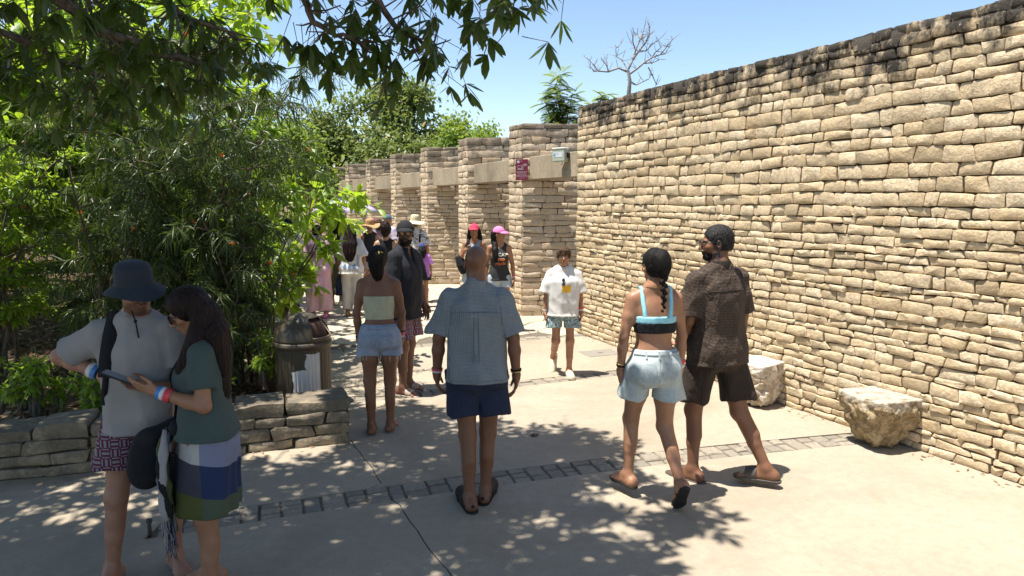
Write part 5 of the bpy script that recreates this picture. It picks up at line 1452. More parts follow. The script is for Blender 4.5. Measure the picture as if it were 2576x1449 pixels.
    def glasses(s, m_frame, m_lens, on_head=False, name='sunglasses', round_=False):
        H, k = s.hp, s.hk; o = MB(); dz = .075 if on_head else .004; dy = -.028 if on_head else 0.0
        for sg in (-1, 1):
            c = H(sg * .031, .102 + dy, dz); a, b = s.HR[:, 0], s.HR[:, 2]
            if on_head: b = nrm(s.HR[:, 2] * .5 - s.HR[:, 1] * .85)
            pts = []
            for j in range(13):
                t = 2 * pi * j / 12; x = cos(t); y = sin(t); e = 1.0 if round_ else .75
                pts.append(c + a * .027 * k * np.sign(x) * abs(x) ** e + b * (.022 if not round_ else .025) * k * np.sign(y) * abs(y) ** e)
            o.tube([tuple(p) for p in pts], .0032, 5, False)
            if on_head: o.tube([tuple(H(sg * .058, .102 + dy, dz)), tuple(H(sg * .083, .04, dz - .02)), tuple(H(sg * .083, -.03, dz - .06))], .003, 4)
            else: o.tube([tuple(H(sg * .058, .100, dz + .008)), tuple(H(sg * .078, .05, dz + .008)), tuple(H(sg * .080, -.01, dz + .004))], .0032, 4)
        o.tube([tuple(H(-.008, .105 + dy, dz + .006)), tuple(H(.008, .105 + dy, dz + .006))], .003, 4)
        ob = o.build(name, m_frame, s.root, True); 
        for sg in (-1, 1):
            l = MB(); c = H(sg * .031, .1015 + dy, dz); a, b = s.HR[:, 0], s.HR[:, 2]
            if on_head: b = nrm(s.HR[:, 2] * .5 - s.HR[:, 1] * .85)
            n = np.cross(a, b); vs = [tuple(c - n * .003)] + [tuple(c + a * .026 * k * cos(t) + b * (.021 if not round_ else .024) * k * sin(t)) for t in np.linspace(0, 2 * pi, 15)[:-1]]
            l.add(vs, [[0, 1 + j, 1 + (j + 1) % 14] for j in range(14)]); l.build('lens', m_lens, ob, True)
        return ob
    def sandal(s, i, m_sole, m_strap=None, style='slide', name='sandal', size=1.0):
        kk = s.k * size; an = s.ankle[i]; fd = s.footd[i]; up = nrm(np.cross(np.cross(fd, A3((0, 0, 1))), fd)); up = up if up[2] > 0 else -up
        sd = np.cross(fd, up); base = an - up * .078 * s.k; F = Field(); R = np.stack([sd, fd, up], 1)
        heel = base - fd * .055 * kk; ball = base + fd * .125 * kk
        th = .012 if style == 'flip' else .017
        c0 = base + up * .004; F.cone(heel + up * .01, ball + up * .008, .040 * kk, .047 * kk, .02, 'u', [(base + up * .006 * kk, up), (base - up * th, -up)]); F.cone(ball, ball + fd * .035 * kk, .047 * kk, .038 * kk, .02, 'u', [(base + up * .006 * kk, up), (base - up * th, -up)])
        h = .005 if s.fine else .008
        V, Fc = F.mesh(h, np.minimum(heel, ball + fd * .08) - .06, np.maximum(heel, ball + fd * .08) + .06); V = V + up * .002
        o = link_mesh(name, mesh_np(name, V, Fc), m_sole, s.root, True)
        G = Field()
        if style in ('slide', 'clog'):
            y0, y1 = (.055, .125) if style == 'slide' else (.02, .19)
            a = base + up * .018 * kk
            G.cone(a + fd * y0 * kk + up * .018, a + fd * y1 * kk + up * .002, .047 * kk, .045 * kk, .02, 'u', [(base, -up), (a + fd * y0 * kk, -fd)] + ([(a + fd * y1 * kk, fd)] if style == 'slide' else []))
            G.cone(a + fd * (y0 - .03) * kk + up * .02, a + fd * (y1 - .02) * kk, .030 * kk, .030 * kk, .004, 's')
            if style == 'clog':
                G.chain([base - fd * .02 * kk + sd * .04 * kk + up * .03, base - fd * .075 * kk + up * .045, base - fd * .02 * kk - sd * .04 * kk + up * .03], [.010] * 3, .01)
        elif style == 'flip':
            t = ball + fd * .02 * kk + up * .012 * kk
            for sg in (-1, 1): G.chain([t, base + fd * .075 * kk + sd * sg * .030 * kk + up * .050 * kk, base + fd * .02 * kk + sd * sg * .042 * kk + up * .006], [.006, .006, .006], .003)
        elif style == 'shoe':
            G.cone(heel + up * .035, ball + up * .022, .042 * kk, .040 * kk, .02); G.cone(ball + up * .02, ball + fd * .05 * kk + up * .012, .040 * kk, .032 * kk, .02); G.cone(heel + up * .05, heel + fd * .05 + up * .07, .040 * kk, .040 * kk, .02)
        if G.ops:
            V, Fc = G.mesh(h)
            if len(V): link_mesh('strap' if style != 'shoe' else 'upper', mesh_np('strap', V, Fc), m_strap or m_sole, o, True)
        return o
    def wristband(s, i, m, t=.90, r=.036, w=.011, name='wristband'):
        a, b = s.elbow[i], s.wrist[i]; c = a + (b - a) * t; d = nrm(b - a); o = MB(); r = r * s.k * (.9 if s.sex != 'm' else 1.0)
        rr = Matrix.Translation(Vector(c)) @ Vector(d).to_track_quat('Z', 'Y').to_matrix().to_4x4()
        o.lathe([(r, -w), (r * 1.06, -w * .6), (r * 1.06, w * .6), (r, w), (r * .9, w)], 16, rr); return o.build(name, m, s.root, True)
    def place(s, o):
        """a thing carried by the person but not part of it: same frame, top level"""
        o.matrix_world = s.mat @ o.matrix_world if False else s.mat
        return o
    def hem_on(s, P): return P
M_FRAME = plain('black_plastic', (.012,.012,.013), .3, .5); M_LENS = plain('dark_lens', (.01,.01,.012), .06, .8); M_LENS_GOLD = plain('mirror_lens', (.30,.20,.11), .12, .8, .7)
# ================================================================== tools for things sewn or printed on garments
from mathutils.bvhtree import BVHTree
def bvh_of(o):
    me = o.data; n = len(me.vertices); co = np.empty(n * 3, np.float32); me.vertices.foreach_get('co', co)
    return BVHTree.FromPolygons([Vector(v) for v in co.reshape(-1, 3)], [tuple(p.vertices) for p in me.polygons])
def project(tree, p, d, off=.003):
    d = Vector(d).normalized(); h, n, i, _ = tree.ray_cast(Vector(p) - d * .5, d, 1.2)
    if h is None: return None
    return h - d * off + n * 0
def patch(name, tree, c, right, up, w, h, d, m, parent, shape=None, nx=7, ny=7, off=.003):
    c, right, up, d = Vector(c), Vector(right), Vector(up), Vector(d); V = []; F = []
    for j in range(ny + 1):
        for i in range(nx + 1):
            a, b = i / nx - .5, j / ny - .5
            if shape: a, b = shape(a, b)
            q0 = project(tree, c + right * w * a + up * h * b, d, off)
            V.append(q0 if q0 is not None else (V[-1] if V else c + d * .3))
    for j in range(ny):
        for i in range(nx): q = j * (nx + 1) + i; F.append([q, q + 1, q + nx + 2, q + nx + 1])
    return link_mesh(name, mesh_py(name, V, F), m, parent, True)
def ribbon(name, tree, pts, dirs, w, m, parent, off=.004, across=None, thick=.0):
    """flat strap laid over a surface along pts (each cast along its own direction)"""
    P = []
    D2 = []
    for p, d in zip(pts, dirs):
        q = project(tree, p, d, off)
        if q is not None: P.append(q); D2.append(d)
    dirs = D2
    V = []; F = []
    for i, p in enumerate(P):
        t = (P[min(i + 1, len(P) - 1)] - P[max(i - 1, 0)]).normalized(); d = Vector(dirs[i] if dirs[i] is not None else (0, 1, 0)).normalized()
        s = t.cross(d).normalized() if across is None else Vector(across)
        V += [p + s * w * .5, p - d * .003, p - s * w * .5, p + d * .01]
    for i in range(len(P) - 1):
        for k in range(4): F.append([i * 4 + k, i * 4 + (k + 1) % 4, i * 4 + 4 + (k + 1) % 4, i * 4 + 4 + k])
    return link_mesh(name, mesh_py(name, V, F), m, parent, True)
def lettering(text, tree, c, right, up, size, d, m, parent, name='lettering', off=.003, space=1.0):
    cu = bpy.data.curves.new('txt', 'FONT'); cu.body = text; cu.size = size; cu.align_x = 'CENTER'; cu.space_character = space
    ob = bpy.data.objects.new('txt', cu); COL.objects.link(ob); bpy.context.view_layer.update()
    me = bpy.data.meshes.new_from_object(ob.evaluated_get(bpy.context.evaluated_depsgraph_get()))
    bpy.data.objects.remove(ob); c, right, up = Vector(c), Vector(right), Vector(up)
    for v in me.vertices:
        q = c + right * v.co.x + up * v.co.y; v.co = (project(tree, q, d, off) or q) if tree is not None else q
    me.materials.clear(); me.name = name
    return link_mesh(name, me, m, parent)

# ---- cloth materials
def f_denim(c1, c2):
    def fn(M, O):
        n = M.noise(O, 9, 4, .6); f = M.noise(M.mapping(O, (300, 300, 60)), 1, 2, .5); return M.mix(M.ramp(f, [(.4, .35), (.6, 0)]), M.mix(M.ramp(n, [(.35, 0), (.65, 1)]), c1, c2), (.55,.60,.64))
    return fn
def f_basket(bg, fg, s=22.0):
    def fn(M, O):
        x, y, z = M.sep(O); u = M.math('MULTIPLY', M.math('ADD', x, M.math('MULTIPLY', y, .35)), s); v = M.math('MULTIPLY', z, s)
        par = M.math('MODULO', M.math('ADD', M.math('FLOOR', u), M.math('ADD', M.math('FLOOR', v), 100.0)), 2.0)
        fu = M.math('FRACT', M.math('MULTIPLY', u, 2.0)); fv = M.math('FRACT', M.math('MULTIPLY', v, 2.0))
        su = M.math('MULTIPLY', M.math('GREATER_THAN', M.math('ABSOLUTE', M.math('SUBTRACT', fu, .5)), .24), M.math('LESS_THAN', M.math('ABSOLUTE', M.math('SUBTRACT', M.math('FRACT', v), .5)), .38))
        sv = M.math('MULTIPLY', M.math('GREATER_THAN', M.math('ABSOLUTE', M.math('SUBTRACT', fv, .5)), .24), M.math('LESS_THAN', M.math('ABSOLUTE', M.math('SUBTRACT', M.math('FRACT', u), .5)), .38))
        k = M.math('ADD', M.math('MULTIPLY', par, su), M.math('MULTIPLY', M.math('SUBTRACT', 1.0, par), sv))
        return M.mix(M.math('MULTIPLY', k, .85), bg, fg)
    return fn
def f_spots(bg, fg, sc=40, lo=.5, hi=.54):
    def fn(M, O): return M.mix(M.ramp(M.noise(O, sc, 2, .5, 1.5), [(lo, 0), (hi, 1)]), bg, fg)
    return fn
def f_stripes(bg, fg, s=60.0, axis=2, duty=.5):
    def fn(M, O): return M.mix(M.math('GREATER_THAN', M.math('FRACT', M.math('MULTIPLY', M.sep(O)[axis], s)), duty), bg, fg)
    return fn
def f_gingham(c1, c2, s=85.0):
    def fn(M, O):
        x, y, z = M.sep(O); a = M.math('FRACT', M.math('MULTIPLY', M.math('ADD', x, M.math('MULTIPLY', y, .6)), s)); b = M.math('FRACT', M.math('MULTIPLY', z, s))
        return M.mix(M.math('MULTIPLY', M.math('ADD', M.math('GREATER_THAN', a, .5), M.math('GREATER_THAN', b, .5)), .5), c1, c2)
    return fn
def f_brown(M, O):
    b = M.n('TexBrick', {'offset': .5}, Vector=M.mapping(O, (1, 1, 1), (pi / 2 - .3, .5, 0)), Scale=13.0, Color1=(.050,.034,.024,1), Color2=(.050,.034,.024,1), Mortar=(.078,.056,.042,1)); b.inputs['Mortar Size'].default_value = .03
    return b.outputs[0]
def f_sarong(M, O):
    x, y, z = M.sep(O); front = M.math('GREATER_THAN', M.math('ADD', y, M.math('MULTIPLY', x, .25)), -.035)
    def band(z0, a, b): return M.mix(front, b, a)
    top = band(0, (.42,.40,.37), (.20,.22,.31)); mid = band(0, (.055,.055,.075), (.022,.036,.095)); bot = band(0, (.085,.095,.025), (.075,.095,.06))
    w = M.math('MULTIPLY', M.math('SUBTRACT', M.noise(O, 5, 2), .5), .015)
    zz = M.math('ADD', M.math('ADD', z, w), M.math('MULTIPLY', y, -.22))
    return M.mix(M.math('GREATER_THAN', zz, .755), M.mix(M.math('GREATER_THAN', zz, .585), bot, mid), top)
M_TEE_GREY = cloth('grey_tee', (.31,.292,.277)); M_BASKET = cloth('maroon_weave_print', (0,0,0), fn=f_basket((.115,.022,.045), (.25,.25,.28)))
M_HAT_NAVY = cloth('dark_blue_grey_hat', (.030,.038,.050)); M_BLACK = cloth('black_cloth', (.012,.012,.014)); M_BLACK_SOFT = cloth('black_shirt_cloth', (.016,.017,.022), wr=9, bump=.4)
M_TEE_GREEN = cloth('green_tee', (.062,.088,.080)); M_SARONG = cloth('patchwork_sarong', (0,0,0), fn=f_sarong, bump=.4)
M_DENIM = cloth('blue_denim', (0,0,0), fn=f_denim((.17,.22,.32), (.30,.36,.46)), weave=300); M_DENIM_LT = cloth('light_denim', (0,0,0), fn=f_denim((.33,.385,.37), (.43,.48,.46)), weave=300); M_DENIM_DK = cloth('denim_pocket', (0,0,0), fn=f_denim((.14,.18,.26), (.23,.28,.37)), weave=300); M_DENIM_LP = cloth('light_denim_pocket', (0,0,0), fn=f_denim((.25,.30,.30), (.33,.38,.37)), weave=300)
M_CREAM_TOP = cloth('cream_tube_top', (.47,.46,.31), bump=.5, wr=14); M_GINGHAM = cloth('blue_check_shirt', (0,0,0), fn=f_gingham((.115,.145,.160), (.27,.285,.29), 120.), wr=8, bump=.6); M_NAVY = cloth('navy_shorts_cloth', (.020,.028,.055), wr=8, bump=.45)
M_BROWN = cloth('brown_crinkle', (0,0,0), fn=f_brown, wr=14, bump=.7); M_BROWN_SH = cloth('brown_shorts_cloth', (.035,.024,.018), wr=12, bump=.6)
M_WHITE = cloth('white_cotton', (.68,.66,.62)); M_WHITE_PANT = cloth('white_trousers_cloth', (.62,.58,.53)); M_BOYSH = cloth('teal_scribble_shorts', (0,0,0), fn=f_spots((.42,.52,.52), (.075,.13,.14), 55, .49, .53))
M_AQUA = cloth('aqua_cloth', (.30,.62,.70)); M_BLACK_RUCH = cloth('black_ruched', (.014,.014,.016), wr=18, bump=.6)
M_PINK = cloth('pink_kurta', (.58,.36,.42), wr=8, bump=.4); M_PINK2 = cloth('pink_trousers', (.60,.37,.37), wr=8, bump=.4); M_LILAC = cloth('lilac_scarf', (.30,.20,.26)); M_OLIVE = cloth('olive_jumpsuit', (.115,.105,.052)); M_STRAW = cloth('straw', (.50,.38,.20), wr=30, bump=.6); M_STRAW_LT = cloth('pale_straw', (.62,.54,.36), wr=30, bump=.6); M_STRAW_BR = cloth('tan_straw', (.44,.26,.12), wr=30, bump=.6)
M_RED = cloth('red_cap_cloth', (.62,.045,.09)); M_PINKCAP = cloth('pink_cap_cloth', (.66,.20,.42)); M_MAROON = cloth('plum_cap_cloth', (.30,.06,.13)); M_BLUECAP = cloth('faded_blue_cap', (.07,.14,.21)); M_NAVYCAP = cloth('navy_cap_cloth', (.03,.05,.16))
M_GREYTANK = cloth('grey_blue_tank', (.27,.31,.38)); M_CHARCOAL = cloth('charcoal_tank', (.035,.036,.04)); M_DENIMS = cloth('pale_denim_shorts', (0,0,0), fn=f_denim((.30,.38,.46), (.46,.53,.60)), weave=300); M_PURPLE = cloth('purple_tee', (.42,.17,.50)); M_STRIPE = cloth('striped_tee', (0,0,0), fn=f_stripes((.6,.6,.58), (.14,.16,.19), 34)); M_FLORAL = cloth('leaf_print_shirt', (0,0,0), fn=f_spots((.66,.63,.58), (.10,.10,.09), 16, .56, .60)); M_GREYSH = cloth('grey_shorts', (.20,.20,.20)); M_REDP = cloth('red_print', (.55,.10,.05))
M_RUBBER_BLK = plain('black_rubber', (.018,.017,.017), .7, .3); M_RUBBER_BEIGE = plain('beige_rubber', (.40,.32,.26), .6, .3); M_RUBBER_BRN = plain('grey_brown_rubber', (.07,.06,.05), .7, .3); M_CLOG = plain('cream_clog', (.55,.50,.36), .55, .3); M_FLIP_GREY = plain('grey_flip_flop', (.13,.15,.17), .7, .3)
M_WB_BLUE = plain('blue_band', (.06,.22,.55), .4); M_WB_WHITE = plain('white_band', (.62,.62,.62), .4); M_WB_RED = plain('red_band', (.65,.06,.08), .4); M_GOLDM = plain('gold_metal', (.65,.45,.14), .3, .5, .9); M_YELLOW = plain('yellow_print', (.75,.42,.03), .7); M_CREAM_PR = plain('cream_print', (.62,.58,.44), .7); M_ORANGE_PR = plain('orange_print', (.75,.16,.03), .7); M_BLUE_PR = plain('blue_print', (.10,.17,.30), .7); M_CLIP = plain('mustard_clip', (.50,.33,.04), .3, .5, 0, 60, .6)

ARM_DOWN = lambda o=.16, f=.12: (((-o, -.04, -1), (-o * .2, f, -1), (0, f, -1)), ((o, -.04, -1), (o * .2, f, -1), (0, f, -1)))

# ------------------------------------------------------------------ man in bucket hat, hand on hip
def bucket_man():
    p = Person((-1.97, 3.60), pi + .22, 1.70, 'm', 1.03, 'ruddy', 'man in dark bucket hat and pale grey tee with one hand on his hip',
        thigh=((-.02, -.10, -1), (.16, .12, -1)), shank=((.0, -.05, -1), (.12, -.02, -1)), foot=((-.55, 1, 0), (.15, 1, 0)),
        arm=(((-.12, .05, -1), (.05, .5, -.9), (0, .4, -.9)), ((.84, -.22, -.50), (-.84, .28, -.34), (-.55, .45, -.70))), up=(0, .05, 1), head=(.62, -.20, .06), neck=(-.10, .30, 1), curl=(.4, .25), palm=(None, (-.7, -.6, .1)))
    p.beard((.085, .045, .028), -.03, True, .75); p.make_body()
    p.hair_cap(M_HAIR_BROWN, .004, back=-.05)
    tee = p.shirt(M_TEE_GREY, 't_shirt', e=.026, hem=-.045, sleeve=.72, flare=.028, sl_e=.034, sl_flare=.02, wr=.0065, seed=1.3)
    p.shorts(M_BASKET, e=.022, length=.60, flare=.03, rise=.02, wr=.004)
    hat = p.brim_hat(M_HAT_NAVY, (.093, .110, .118), .054, .85, 'bucket_hat', 0.10, .16, .034)
    c = [p.hp(.05, .07, -.085), p.hp(.045, .10, -.13), p.hp(.04, .12, -.24)]
    o = MB(); o.tube([tuple(x) for x in c], .004, 5); o.tube([tuple(p.hp(.038, .10, -.135)), tuple(p.hp(.052, .10, -.135))], .007, 5); o.build('chin_cord', M_BLACK, hat)
    p.wristband(1, M_WB_WHITE, .80, .040, .013); p.wristband(1, M_WB_BLUE, .89, .037, .015); p.wristband(1, M_BLACK, .97, .034, .006)
    for i in (0, 1): p.sandal(i, M_FLIP_GREY, M_FLIP_GREY, 'flip', 'flip_flop')
    # backpack worn on his right shoulder: a thing of its own
    t = bvh_of(tee); k = p.k; bp = empty('backpack', (0, 0, 0), 0, 'black backpack on the back of the man in bucket hat, strap over one shoulder', 'backpack'); p.place(bp)
    hs = [(.115, .25, .10), (.118, .25, .20), (.122, .25, .32), (.118, .25, .42)]
    pts = [p.pelvis + p.tx * x * k + p.ty * .30 + p.up * z * k for x, _, z in ((.165, 0, .12), (.150, 0, .20), (.135, 0, .28), (.125, 0, .36), (.115, 0, .44), (.108, 0, .50))]
    dirs = [-p.ty] * 6; ps = pts + [p.shc + p.tx * .10 * k + p.up * .3, p.shc + p.tx * .10 * k - p.ty * .07 + p.up * .3]; ds = dirs + [-p.up, -p.up]
    ps += [p.pelvis + p.tx * .11 * k - p.ty * .3 + p.up * z * k for z in (.46, .38)]; ds += [p.ty] * 2
    ribbon('strap', t, ps[:4], ds[:4], .030, M_BLACK, bp, .008); ribbon('padded_strap', t, ps[2:], ds[2:], .072, M_BLACK, bp, .014)
    F = Field(); c = p.pelvis + p.up * .28 * k - p.ty * .19 * k + p.tx * .02; F.loft(c, p.R, [(-.20, .13, .06, 0), (0, .145, .085, 0), (.18, .13, .07, 0), (.22, .09, .04, 0)], 0, 3, .01)
    V, Fc = F.mesh(.01); link_mesh('bag', mesh_np('bag', V, Fc), M_BLACK, bp, True)
bucket_man()

# ------------------------------------------------------------------ woman reading a phone
def phone_woman():
    p = Person((-1.575, 3.44), pi / 2 + .30, 1.605, 'f', 1.06, 'tan', 'woman with long dark hair in green tee and patchwork sarong looking at a phone',
        thigh=((-.05, .02, -1), (.04, .10, -1)), shank=((-.02, -.03, -1), (.02, -.04, -1)), foot=((-.2, 1, 0), (.1, 1, 0)),
        arm=(((-.16, -.06, -1), (.22, .90, .34), (.15, .93, .30)), ((.10, .28, -1), (-.42, .86, .22), (-.3, .93, .25))), up=(0, -.02, 1), head=(.12, -.48, 0), neck=(0, .50, 1), curl=(.32, .40), palm=((.75, -.3, .55), (-.75, -.3, .55)))
    p.make_body()
    tee = p.shirt(M_TEE_GREEN, 't_shirt', e=.026, hem=.03, sleeve=.66, flare=.022, sl_e=.022, sl_flare=.016, neck='scoop', wr=.005, seed=2.2)
    sar = p.skirt(M_SARONG, 'sarong', .085, -.405, .022, .200, .172, .005, 8, .05)
    p.hair_cap(M_HAIR_BROWN, .020, back=-.05, name='hair')
    h = p.hp
    back = [(h(0, -.05, .02), .085, .055), (h(0, -.075, -.07), .085, .05), (p.neckb - p.ty * .055 + p.up * .01 + p.tx * -.02, .115, .05), (p.shc - p.ty * .085 - p.up * .10, .115, .034), (p.shc - p.ty * .085 - p.up * .22, .075, .022), (p.shc - p.ty * .08 - p.up * .29, .03, .012)]
    p.hair_long(M_HAIR_BROWN, back, 'long_hair', .006, parent=p.hair)
    for sg in (-1, 1): # locks falling forward beside the face
        lk = [(h(sg * .070, -.05, .03), .020, .04), (h(sg * .082, -.055, -.06), .020, .036), (p.shc + p.tx * sg * .105 + p.ty * .02 + p.up * .01, .030, .035), (p.shc + p.tx * sg * .095 + p.ty * .09 - p.up * .14, .020, .020)]
        p.hair_long(M_HAIR_BROWN, lk, 'front_lock', .005, parent=p.hair)
    p.glasses(M_FRAME, M_LENS)
    p.wristband(0, M_WB_BLUE, .95, .037, .014); p.wristband(0, M_WB_WHITE, .87, .038, .016); p.wristband(0, M_WB_RED, .78, .040, .016)
    for i in (0, 1): p.sandal(i, M_FLIP_GREY, M_FLIP_GREY, 'flip', 'flip_flop')
    # phone between the finger tips
    ph = MB(); d = p.hand[0]; c = (p.wrist[0] + p.wrist[1]) / 2 + nrm(p.hand[0] + p.hand[1]) * .155 + A3((0, 0, .030)); fw = nrm(d + A3((0, 0, .12))); sd = nrm(np.cross(fw, A3((0, 0, 1)))); up = np.cross(sd, fw)
    Mx = Matrix([[sd[0], fw[0], up[0], c[0]], [sd[1], fw[1], up[1], c[1]], [sd[2], fw[2], up[2], c[2]], [0, 0, 0, 1]])
    ph.box((-.037, -.078, -.004), (.037, .078, .004), Mx); o = ph.build('phone', M_FRAME); bevel(o, .003); o.matrix_world = p.mat; tag(o, 'dark smartphone held in both hands by the woman in green tee', 'phone')
    s = MB(); s.add([tuple(Mx @ Vector(q)) for q in ((-.034, -.074, .0052), (.034, -.074, .0052), (.034, .074, .0052), (-.034, .074, .0052))], [[0, 1, 2, 3]]); s.build('screen', plain('phone_screen', (.25, .26, .28), .1, .6), o)
    # scarf knotted at the waist, hanging with fringe, and black cross-body pouch
    t = bvh_of(sar); k = p.k
    sc = empty('scarf', (0, 0, 0), 0, 'striped fringed scarf knotted at the hip of the woman in green tee', 'scarf'); p.place(sc)
    rr = random.Random(4); cols = [M_BLACK, M_TEE_GREY, cloth('scarf_grey', (.10,.12,.16)), M_SARONG_OLIVE, cloth('scarf_slate', (.045,.055,.085)), M_BLACK, M_TEE_GREY]
    root = p.pelvis + p.up * .09 * k + p.ty * .135 * k - p.tx * .09 * k
    for i in range(11):
        m = cols[i % len(cols)]; a = -.10 + .020 * i; L = rr.uniform(.36, .60); o = MB(); pts = []; w = rr.uniform(.018, .030)
        top = root + p.tx * rr.uniform(-.02, .02)
        for j in range(9):
            f = j / 8; q = top + p.tx * (a * .9 * min(1, f * 2.2) + .008 * sin(f * 9 + i)) + p.ty * (.035 * sin(f * 2.6 + .3) + .03 + .010 * sin(i * 2.1 + f * 6)) - p.up * L * f
            pts.append(tuple(q))
        o.tube(pts, [.012] + [w * (.75 + .25 * sin(3 * j + i)) for j in range(1, 8)] + [w * .6], 7)
        for v in range(len(o.v)):
            pass
        ob = o.build('fold', m, sc, True)
        fr = MB(); e = Vector(pts[-1])
        for _ in range(6):
            s0 = e + Vector((rr.uniform(-.018, .018), rr.uniform(-.018, .018), .01)); fr.tube([s0, s0 + Vector((rr.uniform(-.008, .008), rr.uniform(-.008, .008), -.05)), s0 + Vector((rr.uniform(-.015, .015), rr.uniform(-.015, .015), -rr.uniform(.08, .13)))], .002, 3, False)
        fr.build('fringe', m, ob)
    F = Field(); F.ell(root, (.045, .035, .04), None, .02); V, Fc = F.mesh(.006); link_mesh('knot', mesh_np('knot', V, Fc), M_BLACK, sc, True)
    bag = empty('shoulder_bag', (0, 0, 0), 0, 'soft black pouch bag hanging in front of the woman in green tee', 'bag'); p.place(bag)
    F = Field(); c = p.pelvis + p.ty * .285 * k + p.up * -.055 * k - p.tx * .03; F.ell(c - p.up * .03, (.055, .095, .150), p.R, .02); F.ell(c - p.up * .09 + p.ty * .02, (.05, .080, .09), p.R, .03); F.cone(c + p.up * .09 - p.ty * .03, p.pelvis + p.up * .09 * k + p.ty * .14, .045, .035, .04)
    V, Fc = F.mesh(.008, None, None, lambda X, Y, Z: .004 * np.sin(X * 40 + 3 * np.sin(Z * 22)) * np.sin(Y * 35)); link_mesh('pouch', mesh_np('pouch', V, Fc), M_BLACK, bag, True)
    tt = bvh_of(tee); ps = [p.shc - p.tx * .075 * k + p.up * .3, p.shc - p.tx * .075 * k + p.ty * .06 + p.up * .3] + [p.pelvis + p.tx * x * k + p.up * z * k + p.ty * .35 for x, z in ((-.068, .45), (-.055, .38), (-.04, .30), (-.03, .22), (-.03, .14))]
    ribbon('strap', tt, ps, [-p.up, -p.up] + [-p.ty] * 5, .045, M_BLACK, bag, .012)
M_SARONG_OLIVE = cloth('scarf_olive', (.075,.085,.03))
phone_woman()

# ------------------------------------------------------------------ woman in tube top
def denim_details(p, o, m, pock, lift=.0, w=.115, h=.13, back=True):
    t = bvh_of(o); k = p.k; d = p.R[:, 1] if back else -p.R[:, 1]; off = -p.R[:, 1] * .35 if back else p.R[:, 1] * .35
    sh = lambda a, b: (a * (1.0 if b > -.2 else 1 - (-.2 - b) * 1.4 * (1 if abs(a) > .3 else .4)), b)
    for sg in (-1, 1): patch('pocket', t, p.pelvis + off + p.tx * sg * .078 * k - p.up * (.035 - lift) * k, p.tx, nrm(p.up + p.tx * sg * .05), w * k, h * k, d, pock, o, sh, 6, 6, .004)
    A = np.linspace(-1.25, 1.25, 15); D = [nrm(d * cos(a) - p.tx * sin(a)) for a in A]
    ribbon('waistband', t, [p.pelvis + p.up * (.085 + lift) * k - q * .02 for q in D], D, .030, m, o, .004)
    for x in (-.085, 0, .085): patch('belt_loop', t, p.pelvis + off + p.tx * x * k + p.up * (.085 + lift) * k, p.tx, p.up, .012, .045, d, pock, o, None, 1, 3, .009)
    P = [p.pelvis + off + p.up * z * k for z in np.linspace(.07 + lift, -.09, 8)]; ribbon('seam', t, P, [d] * 8, .006, pock, o, .003)
def tube_woman():
    p = Person((-1.17, 6.02), .06, 1.64, 'f', .98, 'brown', 'woman in cream tube top and frayed denim shorts seen from behind',
        thigh=((-.02, -.06, -1), (-.01, .07, -1)), shank=((.03, -.10, -1), (-.01, -.06, -1)), foot=((-.12, 1, 0), (.12, 1, 0)),
        arm=(((-.20, -.02, -1), (.04, .10, -1), (.05, .25, -1)), ((.20, -.02, -1), (-.05, .14, -1), (-.02, .3, -1))), head=(-.05, .02, .03))
    p.make_body(); p.band(M_CREAM_TOP, 'tube_top', .175, .395, .012, .0025)
    sh = p.shorts(M_DENIM, 'denim_shorts', e=.014, length=.40, flare=.022, rise=.13, wr=.005); denim_details(p, sh, M_DENIM, M_DENIM_DK, .018)
    rr = random.Random(2); fr = MB()
    for i in (0, 1):
        c = p.hipj[i] + (p.knee[i] - p.hipj[i]) * .40
        for _ in range(13):
            a = rr.uniform(0, 2 * pi); q = Vector(c) + Vector((.10 * cos(a), .10 * sin(a), .01)); fr.tube([q, q + Vector((rr.uniform(-.006, .006), rr.uniform(-.006, .006), -.02)), q + Vector((rr.uniform(-.012, .012), rr.uniform(-.01, .01), -rr.uniform(.03, .075)))], .0018, 3, False)
    tag(fr.build('frayed_threads', M_WHITE, sh), kind='stuff')
    p.hair_cap(M_HAIR_BLACK, .016, back=-.09); h = p.hp
    p.hair_long(M_HAIR_BLACK, [(h(0, -.08, .05), .055, .04), (h(0, -.11, .0), .055, .04), (h(.005, -.10, -.07), .045, .03), (h(.01, -.085, -.13), .028, .02)], 'pinned_hair', .005, parent=p.hair)
    c = MB()
    for sg in (-1, 1):
        for j in range(5): q = h(.03 + sg * .022, -.115 - .012 * (j % 2), .075 - .022 * j); c.tube([tuple(h(.03, -.128, .075 - .02 * j)), tuple(q), tuple(h(.03 + sg * .032, -.10, .07 - .022 * j))], [.008, .007, .004], 5)
    c.tube([tuple(h(.03, -.13, .085)), tuple(h(.03, -.138, .04)), tuple(h(.03, -.13, -.02))], .010, 6); c.build('hair_clip', M_CLIP, p.hair, True)
    p.wristband(1, M_BLACK, .74, .036, .006); p.wristband(1, M_WB_RED, .83, .036, .014); p.wristband(1, M_WB_WHITE, .93, .032, .006); p.wristband(0, M_BLACK, .93, .032, .008)
    for i in (0, 1): p.sandal(i, M_FLIP_GREY, M_RUBBER_BEIGE, 'flip', 'flip_flop')
tube_woman()

